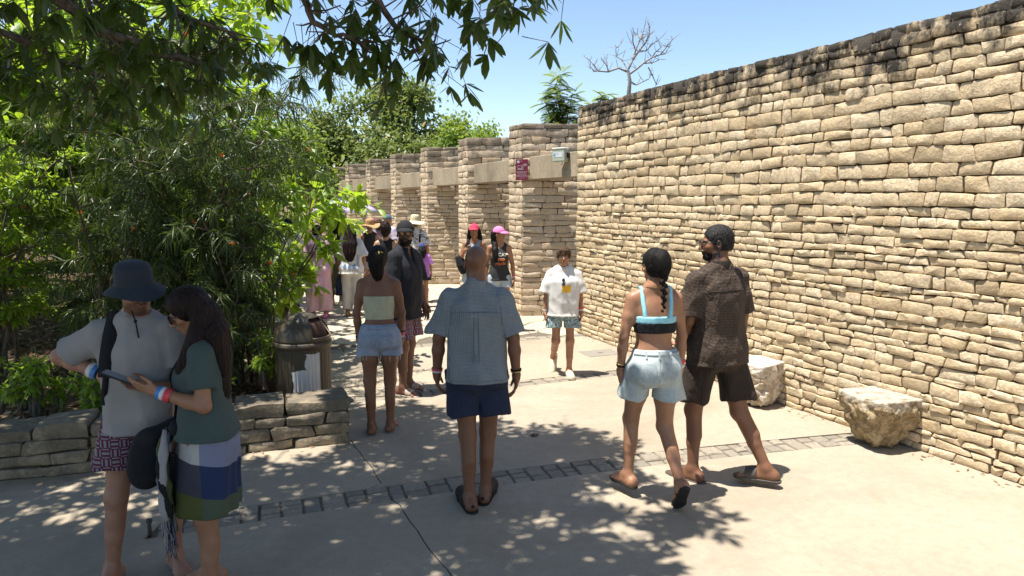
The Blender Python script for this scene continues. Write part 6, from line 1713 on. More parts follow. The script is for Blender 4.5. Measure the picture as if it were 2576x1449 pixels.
# ------------------------------------------------------------------ bearded man in black cap
def black_cap_man():
    p = Person((-1.15, 7.30), -pi / 2 - .25, 1.82, 'm', 1.12, 'dark', 'bearded man in black cap and black shirt looking back over his shoulder',
        thigh=((-.05, .02, -1), (.05, .06, -1)), shank=((0, -.05, -1), (0, -.03, -1)), foot=((.05, 1, 0), (.25, 1, 0)), arm=(((-.12, .10, -1), (.1, .3, -1), (0, .2, -1)), ((.14, -.05, -1), (0, .2, -1), (0, .2, -1))),
        head=(-1.0, -.05, 0), twist=-.2)
    p.beard((.008, .006, .005), -.030); p.make_body(1.08, 1.25)
    F = Field(); F.ell(p.hp(0, .045, -.085), A3((.060, .055, .042)) * p.hk, p.HR, .02); F.ell(p.hp(0, .015, -.06), A3((.068, .045, .045)) * p.hk, p.HR, .03); F.ell(p.hp(0, .105, -.052), A3((.024, .03, .014)) * p.hk, p.HR, .01, 's')
    V, Fc = F.mesh(.005, None, None, lambda X, Y, Z: .002 * np.sin(X * 200) * np.sin(Z * 210 + Y * 100)); link_mesh('beard', mesh_np('beard', V, Fc), M_HAIR_BLACK, p.root, True)
    sh = p.shirt(M_BLACK_SOFT, 'shirt', e=.034, hem=-.12, sleeve=.95, flare=.05, sl_e=.036, neck='vee', wr=.005, collar=M_BLACK_SOFT, seed=3.1)
    p.shorts(M_BASKET, e=.028, length=.78, flare=.03, rise=.0); p.cap(M_BLACK, 0.0, 'cap'); p.glasses(M_FRAME, M_LENS_GOLD, False, 'sunglasses', True); p.hair_cap(M_HAIR_BLACK, .004, back=-.06)
    for i in (0, 1): p.sandal(i, M_RUBBER_BEIGE, M_RUBBER_BEIGE, 'slide', 'slide_sandal')
black_cap_man()

# ------------------------------------------------------------------ bald man in the middle
def bald_man():
    p = Person((-.235, 4.52), .04, 1.745, 'm', 1.0, 'brown', 'bald man in blue checked short-sleeved shirt and navy shorts walking away',
        thigh=((.055, -.06, -1), (-.035, .13, -1)), shank=((.03, -.14, -1), (-.05, -.03, -1)), foot=((-.28, 1, 0), (.22, 1, 0)),
        arm=(((-.26, -.03, -1), (-.08, .14, -1), (.02, .22, -1)), ((.24, -.08, -1), (.08, .02, -1), (.0, .12, -1))), up=(0, .03, 1), head=(.02, -.04, 0), curl=(.55, .5))
    sk = p.skin
    p.paints.append(lambda L, V: (np.clip((L[:, 2] + .03) / .03, 0, 1) * (L[:, 1] < .075) * .18, sk * .45))
    p.make_body()
    sh = p.shirt(M_GINGHAM, 'shirt', e=.026, hem=-.045, sleeve=.92, flare=.034, sl_e=.038, sl_flare=.016, neck='crew', wr=.0085, collar=M_GINGHAM, seed=4.2, boxy=1.12)
    tr = bvh_of(sh); k = p.k; m_seam = cloth('shirt_seam', (.135,.165,.175))
    ribbon('yoke_seam', tr, [p.pelvis - p.ty * .4 + p.tx * x * k + p.up * (.425 - .25 * x * x) * k for x in np.linspace(-.165, .165, 13)], [p.ty] * 13, .006, m_seam, sh, .002)
    for x in (-.012, .012): ribbon('pleat', tr, [p.pelvis - p.ty * .4 + p.tx * (x * (1 + (.42 - z) * 2)) * k + p.up * z * k for z in np.linspace(.42, .10, 10)], [p.ty] * 10, .006, m_seam, sh, .002)
    for i, sg in ((0, -1), (1, 1)): ribbon('sleeve_seam', tr, [p.pelvis - p.ty * .4 + p.tx * sg * (.168 + .012 * sin(z * 9)) * k + p.up * z * k for z in np.linspace(.46, .33, 7)], [p.ty] * 7, .006, m_seam, sh, .002)
    ribbon('hem_stitch', tr, [p.pelvis - p.ty * .4 + p.tx * x * k + p.up * -.022 * k for x in np.linspace(-.17, .17, 13)], [p.ty] * 13, .004, m_seam, sh, .002)
    p.shorts(M_NAVY, e=.022, length=.66, flare=.026, rise=.02, wr=.008, seed=5)
    for i in (0, 1): p.sandal(i, M_RUBBER_BLK, M_RUBBER_BLK, 'clog', 'slide_sandal', 1.12)
    p.wristband(0, M_WB_RED, .88, .036, .007); p.wristband(0, M_WB_WHITE, .93, .034, .009); p.wristband(1, M_GOLDM, .92, .035, .004); p.wristband(1, M_BLACK, .87, .036, .005)
bald_man()

# ------------------------------------------------------------------ boy walking towards the camera
def walking_boy():
    p = Person((.60, 8.03), pi - .02, 1.50, 'c', .95, 'tan', 'boy in oversized white tee with yellow print and cream clogs walking towards the viewer',
        thigh=((-.02, .10, -1), (.02, .02, -1)), shank=((.02, -.04, -1), (.06, -.80, -.75)), foot=((-.1, 1, 0), (.15, .55, -.80)),
        arm=(((-.20, .0, -1), (-.06, .12, -1), (0, .1, -1)), ((.20, .0, -1), (.08, .12, -1), (0, .1, -1))), head=(-.05, .05, 0))
    p.make_body()
    tee = p.shirt(M_WHITE, 't_shirt', e=.034, hem=-.07, sleeve=.98, flare=.045, sl_e=.046, sl_flare=.008, wr=.005, seed=6, boxy=1.18)
    p.shorts(M_BOYSH, e=.024, length=.56, flare=.035, rise=.0)
    p.hair_cap(M_HAIR_MED, .020, back=-.03, wr=.003)
    F = Field(); h = p.hp # fringe across the forehead
    for x in np.linspace(-.055, .055, 9): F.cone(h(x * .8, .075, .085), h(x * 1.1 + .008, .098 - abs(x) * .5, .030 + abs(x) * .05), .018, .009, .008)
    V, Fc = F.mesh(.006, None, None, lambda X, Y, Z: .003 * np.sin(X * 220 + 3 * np.sin(Z * 30))); link_mesh('fringe', mesh_np('fringe', V, Fc), M_HAIR_MED, p.hair, True)
    t = bvh_of(tee); f = p.ty; c = p.pelvis + p.up * .32 * p.k + f * .3; rt = -p.tx
    patch('print', t, c - p.up * .005 - rt * -.03, rt, p.up, .105, .085, -f, M_YELLOW, tee, lambda a, b: (a + .05 * sin(b * 14), b + .08 * sin(a * 17)), 10, 8, .003)
    lettering('SUMMER ON THE SAND', t, c - p.up * .005 + rt * .02, rt, p.up, .012, -f, M_BLUE_PR, tee, off=.006) if False else None
    g = MB() # sunglasses hooked on the neckline
    for j in (0, 1):
        q = project(t, p.pelvis + p.up * (.435 - .055 * j) * p.k + f * .3 + rt * .0, -f, .006); g.tube([q + Vector((0, 0, .022)), q + Vector((.008, 0, 0)), q - Vector((0, 0, .022))], [.008, .020, .008], 8)
    o = g.build('sunglasses', M_LENS, tee, True)
    p.wristband(0, M_WB_RED, .80, .034, .012); p.wristband(0, M_WB_WHITE, .92, .032, .009); p.wristband(1, M_WB_WHITE, .93, .032, .006)
    for i in (0, 1): p.sandal(i, M_CLOG, M_CLOG, 'clog', 'clog', 1.15)
walking_boy()

# ------------------------------------------------------------------ woman with braid
def braid_woman():
    p = Person((.955, 4.58), .10, 1.665, 'f', 1.0, 'tan', 'woman with a long braid in aqua and black crop top and light denim shorts',
        thigh=((-.06, .34, -1), (.02, .02, -1)), shank=((-.06, -.10, -1), (.14, -.68, -1)), foot=((-.45, 1, 0), (.02, .62, -.78)),
        arm=(((-.24, -.10, -1), (-.04, .16, -1), (.03, .25, -1)), ((.20, .02, -1), (.0, .10, -1), (-.02, .2, -1))), up=(0, .03, 1), head=(.22, .0, -.02), curl=(.5, .4))
    p.make_body()
    top = p.band(M_BLACK_RUCH, 'crop_top', .265, .345, .014, .004); k = p.k
    aq = p.band(M_AQUA, 'aqua_band', .335, .385, .013, .001, top); t = bvh_of(p.body)
    for sg in (-1, 1):
        P = [p.pelvis + p.up * z * k - p.ty * .4 + p.tx * sg * x * k for z, x in ((.37, .088), (.41, .090), (.45, .094), (.49, .098))] + [p.shc + p.tx * sg * .098 * k - p.ty * y + p.up * .3 for y in (.035, 0, -.04)] + [p.pelvis + p.up * z * k + p.ty * .4 + p.tx * sg * .09 * k for z in (.47, .42)]
        ribbon('shoulder_strap', t, P, [p.ty] * 4 + [-p.up] * 3 + [-p.ty] * 2, .034, M_AQUA, aq, .006)
    sh = p.shorts(M_DENIM_LT, 'denim_shorts', e=.018, length=.52, flare=.030, rise=.15, wr=.006, seed=7); denim_details(p, sh, M_DENIM_LT, M_DENIM_LP, .035)
    p.hair_cap(M_HAIR_BLACK, .010, back=-.075); h = p.hp
    B = Field(); n = 13
    for i in range(n): # plaits alternate left and right
        f = i / (n - 1); c = h(0, -.115, .0) * (1 - f) + (p.shc - p.ty * (.125) * k + p.tx * .025 - p.up * .10) * f; c = c + A3((0, -.02 * sin(f * 3.1), 0)); r = .026 * (1 - .55 * f)
        B.ell(c + p.tx * (.011 * (1 - f * .5) * (1 if i % 2 else -1)), (r, r * .9, r * .95), rotm(0, 0, .5 if i % 2 else -.5), .006)
    V, Fc = B.mesh(.0045, None, None, lambda X, Y, Z: .0012 * np.sin(X * 260 + Z * 160)); link_mesh('braid', mesh_np('braid', V, Fc), M_HAIR_BLACK, p.hair, True)
    p.hair_long(M_HAIR_BLACK, [(h(0, -.085, .06), .05, .035), (h(0, -.11, .02), .04, .03), (h(0, -.115, -.01), .03, .024)], 'gathered_hair', .003, parent=p.hair)
    p.glasses(M_FRAME, M_LENS, True, 'sunglasses')
    c = MB(); c.tube([tuple(project(t, p.neckb + p.up * .01 + A3((.3 * cos(a), .3 * sin(a), .0)), (-cos(a), -sin(a), 0), .002)) for a in np.linspace(0, 2 * pi, 20)], .0016, 4, False); c.build('necklace', M_GOLDM, p.root)
    p.wristband(1, M_WB_RED, .76, .038, .013); p.wristband(1, M_WB_WHITE, .90, .034, .012); p.wristband(1, M_GOLDM, .97, .031, .004); p.wristband(0, M_BLACK, .86, .034, .006); p.wristband(0, M_GOLDM, .80, .035, .003)
    for i in (0, 1): p.sandal(i, M_RUBBER_BLK, M_RUBBER_BLK, 'flip', 'flip_flop')
braid_woman()

# ------------------------------------------------------------------ man in brown
def brown_man():
    p = Person((1.47, 4.90), .45, 1.87, 'm', 1.06, 'brown', 'man in dark brown shirt and shorts with sunglasses turning his head left',
        thigh=((-.02, .22, -1), (.16, -.20, -1)), shank=((-.02, -.06, -1), (.30, -.42, -1)), foot=((-.35, 1, 0), (-.62, .75, 0)),
        arm=(((-.18, .06, -1), (.20, .55, -.80), (.15, .5, -.85)), ((.16, -.05, -1), (.02, .15, -1), (0, .15, -1))), up=(.0, .02, 1), head=(.92, -.05, 0), twist=.05)
    p.beard((.010, .008, .007), -.040, True, .92); p.paints.append(lambda L, V: (np.clip((L[:, 2] + .075) / .05, 0, 1) * (L[:, 1] < .01) * (L[:, 2] < .02) * .75, (.03, .02, .016))); p.make_body(1.0, 1.2)
    F = Field(); F.ell(p.hp(0, .048, -.088), A3((.050, .046, .032)) * p.hk, p.HR, .02); F.ell(p.hp(0, .018, -.066), A3((.062, .040, .032)) * p.hk, p.HR, .03); F.ell(p.hp(0, .105, -.055), A3((.024, .03, .013)) * p.hk, p.HR, .01, 's')
    V, Fc = F.mesh(.0045, None, None, lambda X, Y, Z: .0016 * np.sin(X * 220) * np.sin(Z * 230 + Y * 120)); link_mesh('beard', mesh_np('beard', V, Fc), M_HAIR_BLACK, p.root, True)
    p.hair_cap(M_HAIR_GREY, .005, back=-.05, wr=.0012); 
    sh = p.shirt(M_BROWN, 'shirt', e=.026, hem=-.07, sleeve=.90, flare=.030, sl_e=.034, sl_flare=.02, neck='crew', wr=.007, collar=M_BROWN_SH, seed=8, boxy=1.08)
    tr = bvh_of(sh); k = p.k; ribbon('yoke_seam', tr, [p.pelvis - p.ty * .4 + p.tx * x * k + p.up * (.43 - .25 * x * x) * k for x in np.linspace(-.165, .165, 13)], [p.ty] * 13, .006, M_BROWN_SH, sh, .002)
    p.shorts(M_BROWN_SH, e=.024, length=.80, flare=.022, rise=.0, wr=.008, seed=9); p.glasses(M_FRAME, M_LENS)
    for i in (0, 1): p.sandal(i, M_RUBBER_BRN, M_RUBBER_BRN, 'slide', 'slide_sandal', 1.08)
    p.wristband(0, M_WB_RED, .88, .037, .012); p.wristband(0, M_BLACK, .80, .038, .010)
brown_man()
# ================================================================== the crowd farther along the path
CG = 'people walking away along the path'
def crowd_white_tee():
    p = Person((-2.88, 12.38), .02, 1.63, 'f', 1.05, 'tan', 'woman with very long brown hair in white printed tee and white trousers', thigh=((-.02, .05, -1), (.03, -.05, -1)), shank=((0, -.05, -1), (.02, -.12, -1)), arm=ARM_DOWN(.28, .12), fine=False, group=CG)
    p.make_body(); tee = p.shirt(M_WHITE, 't_shirt', e=.03, hem=-.09, sleeve=1.0, flare=.05, sl_e=.05, sl_flare=.03, boxy=1.15, wr=.005)
    p.shorts(M_WHITE_PANT, 'trousers', e=.02, length=1.86, flare=.03, rise=.0)
    p.hair_cap(M_HAIR_BROWN, .02, back=-.07); h = p.hp
    p.hair_long(M_HAIR_BROWN, [(h(0, -.06, .06), .085, .06), (h(0, -.09, -.08), .10, .05), (p.shc - p.ty * .12 - p.up * .05, .12, .04), (p.shc - p.ty * .135 - p.up * .20, .10, .035), (p.shc - p.ty * .14 - p.up * .32, .05, .02)], 'long_hair', .008, parent=p.hair)
    t = bvh_of(tee); b = -p.ty * .35 + p.pelvis; k = p.k
    lettering('C O L O R E A', t, b - p.up * .035 * k, p.tx, p.up, .048, p.ty, M_BLUE_PR, tee)
    for x in (-.085, 0, .085):
        patch('print', t, b + p.tx * x + p.up * .055 * k, p.tx, p.up, .06, .075, p.ty, M_BLUE_PR, tee, lambda a, c: (a * (1 - .35 * (c > .1)), c), 4, 5)
    for x in (-.15, -.125, .13, .155): patch('print', t, b + p.tx * x + p.up * .16 * k, p.tx, p.up, .010, .22, p.ty, M_BLUE_PR, tee, None, 1, 6)
    for i in (0, 1): p.sandal(i, M_RUBBER_BRN, M_STRAW_BR, 'shoe', 'shoe')
    bag = empty('tote_bag', (0, 0, 0), 0, 'dark navy bag hanging from the hand of the woman in white trousers', 'bag'); p.place(bag)
    F = Field(); c = p.wrist[0] - p.up * .30 + p.ty * .02; F.loft(c, p.R, [(-.18, .075, .05, 0), (0, .085, .055, 0), (.14, .05, .035, 0), (.2, .02, .02, 0)], 0, 2.4, .02); V, Fc = F.mesh(.01); link_mesh('pouch', mesh_np('pouch', V, Fc), M_NAVY, bag, True)
    s = MB(); s.tube([tuple(c + p.up * .17), tuple(p.wrist[0] - p.up * .07)], .012, 6); s.build('handle', M_NAVY, bag)
crowd_white_tee()
def crowd_pink():
    p = Person((-3.42, 12.15), .12, 1.62, 'f', 1.12, 'tan', 'woman in pink tunic and loose pink trousers beside the shrubs', thigh=((-.05, .0, -1), (.06, .02, -1)), shank=((0, -.05, -1), (.02, -.1, -1)), arm=ARM_DOWN(.22, .2), fine=False, group=CG)
    p.make_body(); p.shirt(M_PINK, 'tunic_top', e=.022, hem=-.06, sleeve=1.4, flare=.05, sl_e=.03, wr=.004); p.skirt(M_PINK, 'tunic', .05, -.44, .028, .24, .20, .004, 8, .04); p.shorts(M_PINK2, 'trousers', e=.04, length=1.85, flare=.05, rise=.0, wr=.007)
    p.hair_cap(M_HAIR_BLACK, .016, back=-.06); p.hair_long(M_LILAC, [(p.neckb - p.ty * .03 + p.up * .03, .10, .09), (p.shc - p.ty * .08 - p.up * .04, .15, .06), (p.shc - p.ty * .12 - p.up * .22, .10, .03)], 'scarf', .004)
    for i in (0, 1): p.sandal(i, M_PINKCAP, M_PINKCAP, 'shoe', 'shoe')
crowd_pink()
def crowd_olive():
    p = Person((-3.50, 13.72), .0, 1.68, 'f', 1.0, 'tan', 'woman in olive jumpsuit over white sleeves carrying a straw bag', thigh=((-.02, .06, -1), (.02, -.06, -1)), shank=((0, -.05, -1), (.02, -.2, -1)), arm=(((-.2, 0, -1), (.1, .4, -1), (0, .3, -1)), ((.25, .0, -1), (.05, .4, -1), (0, .3, -1))), fine=False, group=CG)
    p.make_body(); p.shirt(M_WHITE, 'blouse', e=.018, hem=.2, sleeve=1.5, flare=.02, sl_e=.04, wr=.004); p.shirt(M_OLIVE, 'jumpsuit', e=.030, hem=-.05, sleeve=0, neck='tank', flare=.03); p.shorts(M_OLIVE, 'jumpsuit_legs', e=.035, length=1.66, flare=.05, rise=.05)
    p.hair_cap(M_HAIR_BLACK, .025, back=-.08, wr=.005); h = p.hp; p.hair_long(M_HAIR_BLACK, [(h(0, -.06, .05), .09, .06), (h(0, -.09, -.08), .11, .06), (p.shc - p.ty * .12 - p.up * .08, .10, .04)], 'long_hair', .012, parent=p.hair)
    for i in (0, 1): p.sandal(i, M_CLOG, M_CLOG, 'shoe', 'shoe')
    bag = empty('straw_bag', (0, 0, 0), 0, 'woven straw bag on the shoulder of the woman in olive', 'bag'); p.place(bag)
    F = Field(); c = p.shc - p.tx * .17 - p.up * .26 - p.ty * .10; F.loft(c, rotm(0, 0, .12), [(-.17, .12, .05, 0), (0, .11, .055, 0), (.14, .07, .03, 0)], 0, 3, .02); V, Fc = F.mesh(.009); link_mesh('basket', mesh_np('basket', V, Fc), M_STRAW, bag, True)
    s = MB(); s.tube([tuple(c + p.up * .12 - p.tx * .05), tuple(p.shc - p.tx * .12 + p.up * .03), tuple(c + p.up * .12 + p.tx * .06)], .012, 6); s.build('handle', M_STRAW, bag)
crowd_olive()
def crowd_umbrella():
    p = Person((-4.35, 13.45), -.1, 1.70, 'm', 1.05, 'brown', 'person in white shirt half hidden by the shrubs holding a lavender umbrella', thigh=((-.03, .08, -1), (.03, -.08, -1)), arm=(((-.2, 0, -1), (0, .2, -1), (0, .2, -1)), ((.30, .15, -1), (.25, .45, .85), (.2, .2, 1))), fine=False, group=CG)
    p.make_body(); p.shirt(M_WHITE, 'shirt', e=.03, hem=-.12, sleeve=1.0, flare=.04, sl_e=.04); p.shorts(M_GREYSH, e=.02, length=.8); p.hair_cap(M_HAIR_BLACK, .014)
    for i in (0, 1): p.sandal(i, M_RUBBER_BRN, M_RUBBER_BRN, 'slide', 'sandal')
    w = p.mat @ Vector(p.wrist[1] + p.hand[1] * .08); top = Vector((-3.25, 13.55, 2.13)); ax = (Vector((0.02, 0, 1))).normalized()
    um = empty('umbrella', tuple(top), 0, 'lavender umbrella over the crowd beside the shrubs', 'umbrella'); m = cloth('lavender_canopy', (.46,.38,.56), .6)
    c = MB(); n = 8; R = .66; rings = 6; V = []; F = []
    for j in range(rings + 1):
        f = j / rings
        for k in range(n * 4):
            a = 2 * pi * k / (n * 4); sc = 1 - .06 * abs(sin(a * n / 2)) * f * f; z = -.24 * f * f - .04 * f + .0
            V.append((R * f * sc * cos(a), R * f * sc * sin(a), z - .02 * abs(sin(a * n / 2)) * (1 - f) * f))
    q = n * 4
    for j in range(rings):
        for k in range(q): F.append([j * q + k, j * q + (k + 1) % q, (j + 1) * q + (k + 1) % q, (j + 1) * q + k])
    ob = link_mesh('canopy', mesh_py('canopy', V, F), m, um, True); sd = ob.modifiers.new('thick', 'SOLIDIFY'); sd.thickness = .003
    for k in range(n):
        a = 2 * pi * (k + .0) / n; b = MB(); b.tube([(R * f * cos(a), R * f * sin(a), -.24 * f * f - .04 * f - .012) for f in (0, .3, .6, .85, .99)], .003, 4); b.build('rib', M_FRAME, um)
    b = MB(); b.tube([(0, 0, .06), (0, 0, -.1), tuple((w - top) * .55), tuple(w - top), tuple((w - top) * 1.12)], .006, 6); b.build('pole', M_FRAME, um)
crowd_umbrella()
def crowd_tan_hat():
    p = Person((-2.93, 14.3), .1, 1.66, 'f', 1.0, 'fair', 'woman in wide tan straw hat behind the long-haired woman', arm=ARM_DOWN(), fine=False, group=CG)
    p.make_body(); p.shirt(M_CHARCOAL, 'tank_top', neck='tank', sleeve=0, hem=-.05); p.shorts(M_DENIMS, length=.5); p.hair_cap(M_HAIR_BROWN, .012); p.brim_hat(M_STRAW_BR, (.095, .112, .125), .13, .28, 'straw_hat', .1, .25, .03)
crowd_tan_hat()
def crowd_bare():
    p = Person((-2.13, 11.7), .05, 1.66, 'f', 1.02, 'fair', 'woman with pinned-up brown hair and bare shoulders in black straps', thigh=((-.02, .05, -1), (.03, -.05, -1)), arm=(((-.45, .0, -1), (.05, .3, -1), (0, .2, -1)), ((.5, .05, -1), (-.35, .5, -.7), (0, .4, -1))), fine=False, group=CG)
    p.make_body(); p.shirt(M_BLACK, 'strap_top', e=.012, neck='tank', sleeve=0, hem=.02); p.shorts(M_BASKET, 'printed_skirt', e=.02, length=.72, flare=.04, rise=.06); p.hair_cap(M_HAIR_BROWN, .022, back=-.08, wr=.006); h = p.hp
    p.hair_long(M_HAIR_BROWN, [(h(0, -.08, .12), .055, .05), (h(0, -.11, .05), .06, .05), (h(0, -.10, -.05), .05, .03)], 'pinned_hair', .012, parent=p.hair)
    for i in (0, 1): p.sandal(i, M_RUBBER_BRN, M_RUBBER_BRN, 'flip', 'sandal')
crowd_bare()
def crowd_heads():
    p = Person((-3.30, 16.4), .0, 1.64, 'f', 1.0, 'tan', 'person in plum-coloured cap deep in the crowd', fine=False, group=CG); p.make_body(); p.shirt(M_WHITE); p.shorts(M_GREYSH); p.hair_cap(M_HAIR_BROWN, .003); p.cap(M_MAROON, 0)
    p = Person((-2.86, 14.9), .1, 1.63, 'f', 1.0, 'tan', 'woman with reddish curly hair between the hats', fine=False, group=CG); p.make_body(); p.shirt(M_LILAC); p.shorts(M_DENIMS, length=.5); p.hair_cap(M_HAIR_MED, .03, back=-.1, wr=.012)
    p = Person((-2.98, 16.6), -.4, 1.72, 'm', 1.0, 'tan', 'man in faded blue cap and pale lilac shirt at the back of the crowd', fine=False, group=CG, head=(-.5, 0, 0)); p.make_body(); p.shirt(cloth('pale_lilac_shirt', (.50,.45,.55)), sleeve=.9); p.shorts(M_GREYSH, length=.9); p.cap(M_BLUECAP, 0)
    p = Person((-1.97, 14.1), .05, 1.74, 'f', 1.05, 'tan', 'person in cream sun hat and leaf-print shirt with backpack straps', arm=ARM_DOWN(.3, .2), fine=False, group=CG); p.make_body(); sh = p.shirt(M_FLORAL, 'shirt', e=.034, hem=-.08, sleeve=.9, flare=.04, sl_e=.045); p.shorts(M_GREYSH, length=1.1, flare=.03); p.hair_cap(M_HAIR_BROWN, .012); p.brim_hat(M_STRAW_LT, (.095, .112, .13), .11, .5, 'sun_hat', 0, .22, .03); p.wristband(1, M_WB_RED, .9)
    t = bvh_of(sh)
    for sg in (-1, 1): ribbon('strap', t, [p.pelvis - p.ty * .4 + p.tx * sg * .10 + p.up * z for z in (.32, .38, .44, .49)], [p.ty] * 4, .04, M_NAVY, sh, .008)
    for i in (0, 1): p.sandal(i, M_RUBBER_BRN, M_RUBBER_BRN, 'shoe', 'shoe')
    p = Person((-1.74, 13.4), .1, 1.22, 'c', .95, 'tan', 'girl in purple tee and navy cap with a curly ponytail', thigh=((-.02, .1, -1), (.03, -.08, -1)), shank=((0, -.05, -1), (.02, -.2, -1)), arm=ARM_DOWN(.2, .3), fine=False, group=CG); p.make_body(); p.shirt(M_PURPLE, 't_shirt', e=.026, hem=-.06, sleeve=.8, flare=.03, sl_e=.03); p.shorts(M_BLACK, e=.02, length=.35, rise=.0); p.hair_cap(M_HAIR_BLACK, .003); p.cap(M_NAVYCAP, 0); h = p.hp
    p.hair_long(M_HAIR_BLACK, [(h(0, -.12, .0), .05, .04), (h(0, -.14, -.08), .065, .05), (h(.01, -.13, -.16), .035, .03)], 'ponytail', .012, parent=p.hair)
    for i in (0, 1): p.sandal(i, M_WHITE, M_PINKCAP, 'shoe', 'shoe')
    p = Person((-1.86, 12.85), .15, 1.02, 'c', .95, 'fair', 'small boy in striped shirt and dark cap beside the man in black', thigh=((-.02, .1, -1), (.03, -.1, -1)), shank=((0, -.05, -1), (.02, -.3, -1)), arm=ARM_DOWN(.2, .3), fine=False, group=CG); p.make_body(); p.shirt(M_STRIPE, 't_shirt', e=.024, hem=-.06, sleeve=.8, flare=.03, sl_e=.03); p.shorts(M_GREYSH, e=.02, length=.9, rise=.0); p.hair_cap(M_HAIR_BROWN, .003); p.cap(M_BLACK, 0)
    for i in (0, 1): p.sandal(i, M_WHITE, M_WHITE, 'shoe', 'shoe')
crowd_heads()

# ------------------------------------------------------------------ two women in pink caps coming the other way
def cap_women():
    G2 = 'women in pink caps walking towards the viewer'
    p = Person((-.63, 11.6), pi - .05, 1.66, 'f', .98, 'tan', 'woman in red-pink cap and grey tank top with a black bag on her shoulder', thigh=((-.02, .06, -1), (.03, -.06, -1)), arm=(((-.2, 0, -1), (.0, .15, -1), (0, .1, -1)), ((.35, .05, -1), (-.35, .55, .55), (-.4, .3, .7))), fine=False, group=G2)
    p.make_body(); tk = p.shirt(M_GREYTANK, 'tank_top', e=.012, neck='tank', sleeve=0, hem=-.06); p.shorts(M_DENIMS, length=.42, rise=.06); p.hair_cap(M_HAIR_BLACK, .003, back=-.06); p.cap(M_RED, 0, 'cap'); h = p.hp
    for sg in (-1, 1): p.hair_long(M_HAIR_BLACK, [(h(sg * .075, -.02, -.0), .02, .03), (h(sg * .085, -.03, -.1), .025, .03), (h(sg * .10, -.05, -.16), .015, .02)], 'loose_hair', .006, parent=p.hair)
    bag = empty('duffel_bag', (0, 0, 0), 0, 'black bag slung on the shoulder of the woman in red-pink cap', 'bag'); p.place(bag)
    F = Field(); c = p.pelvis + p.tx * .22 + p.up * .13; F.loft(c, rotm(.3, 0, .35), [(-.15, .07, .11, 0), (0, .085, .13, 0), (.16, .06, .08, 0)], 0, 2.6, .02); V, Fc = F.mesh(.01); link_mesh('bag', mesh_np('bag', V, Fc), M_BLACK, bag, True)
    t = bvh_of(p.body); ribbon('strap', t, [p.pelvis + p.ty * .4 + p.tx * .10 + p.up * z for z in (.30, .38, .46)] + [p.shc + p.tx * .10 + p.up * .3], [-p.ty] * 3 + [-p.up], .05, M_BLACK, bag, .022)
    for i in (0, 1): p.sandal(i, M_RUBBER_BRN, M_RUBBER_BRN, 'flip', 'flip_flop')
    p = Person((-.20, 10.85), pi + .08, 1.64, 'f', .98, 'tan', 'woman in light pink cap and charcoal tank top with printed lettering', thigh=((-.02, .06, -1), (.03, -.06, -1)), arm=(((-.24, .0, -1), (-.08, .2, -1), (0, .15, -1)), ((.22, -.05, -1), (.06, .15, -1), (0, .1, -1))), head=(.95, -.1, 0), fine=False, group=G2)
    p.h = .009; p.make_body(); tk = p.shirt(M_CHARCOAL, 'tank_top', e=.014, neck='tank', sleeve=0, hem=-.04, flare=.02); p.shorts(M_DENIMS, 'denim_shorts', length=.36, rise=.06, flare=.02); p.hair_cap(M_HAIR_BLACK, .003, back=-.06); p.cap(M_PINKCAP, 0, 'cap'); h = p.hp
    p.hair_long(M_HAIR_BLACK, [(h(.03, -.08, .0), .05, .04), (p.neckb - p.ty * .02 + p.tx * .07 + p.up * .02, .045, .04), (p.shc + p.tx * .07 + p.ty * .10 - p.up * .08, .035, .025), (p.shc + p.tx * .06 + p.ty * .13 - p.up * .20, .02, .015)], 'side_hair', .006, parent=p.hair)
    t = bvh_of(tk); rt = -p.tx; c = p.pelvis + p.ty * .4; k = p.k
    lettering('VACAY', t, c + p.up * .375 * k, rt, p.up, .072, -p.ty, M_CREAM_PR, tk, off=.004); lettering('Mode', t, c + p.up * .225 * k + rt * .015, nrm(rt + p.up * .12), p.up, .072, -p.ty, M_ORANGE_PR, tk, off=.004)
    for x in (-.045, .045): patch('print', t, c + p.up * .325 * k + rt * x, rt, p.up, .07, .05, -p.ty, M_ORANGE_PR, tk, lambda a, b: (a * (1 - b * .3), b * (1 - abs(a) * .6)), 5, 4)
    patch('print', t, c + p.up * .338 * k, rt, p.up, .16, .010, -p.ty, M_CREAM_PR, tk, None, 6, 1, .006)
    p.wristband(0, M_WB_RED, .82, .034, .012); p.wristband(0, M_WB_WHITE, .90, .032, .008)
    for i in (0, 1): p.sandal(i, M_RUBBER_BRN, M_RUBBER_BRN, 'flip', 'flip_flop')
cap_women()
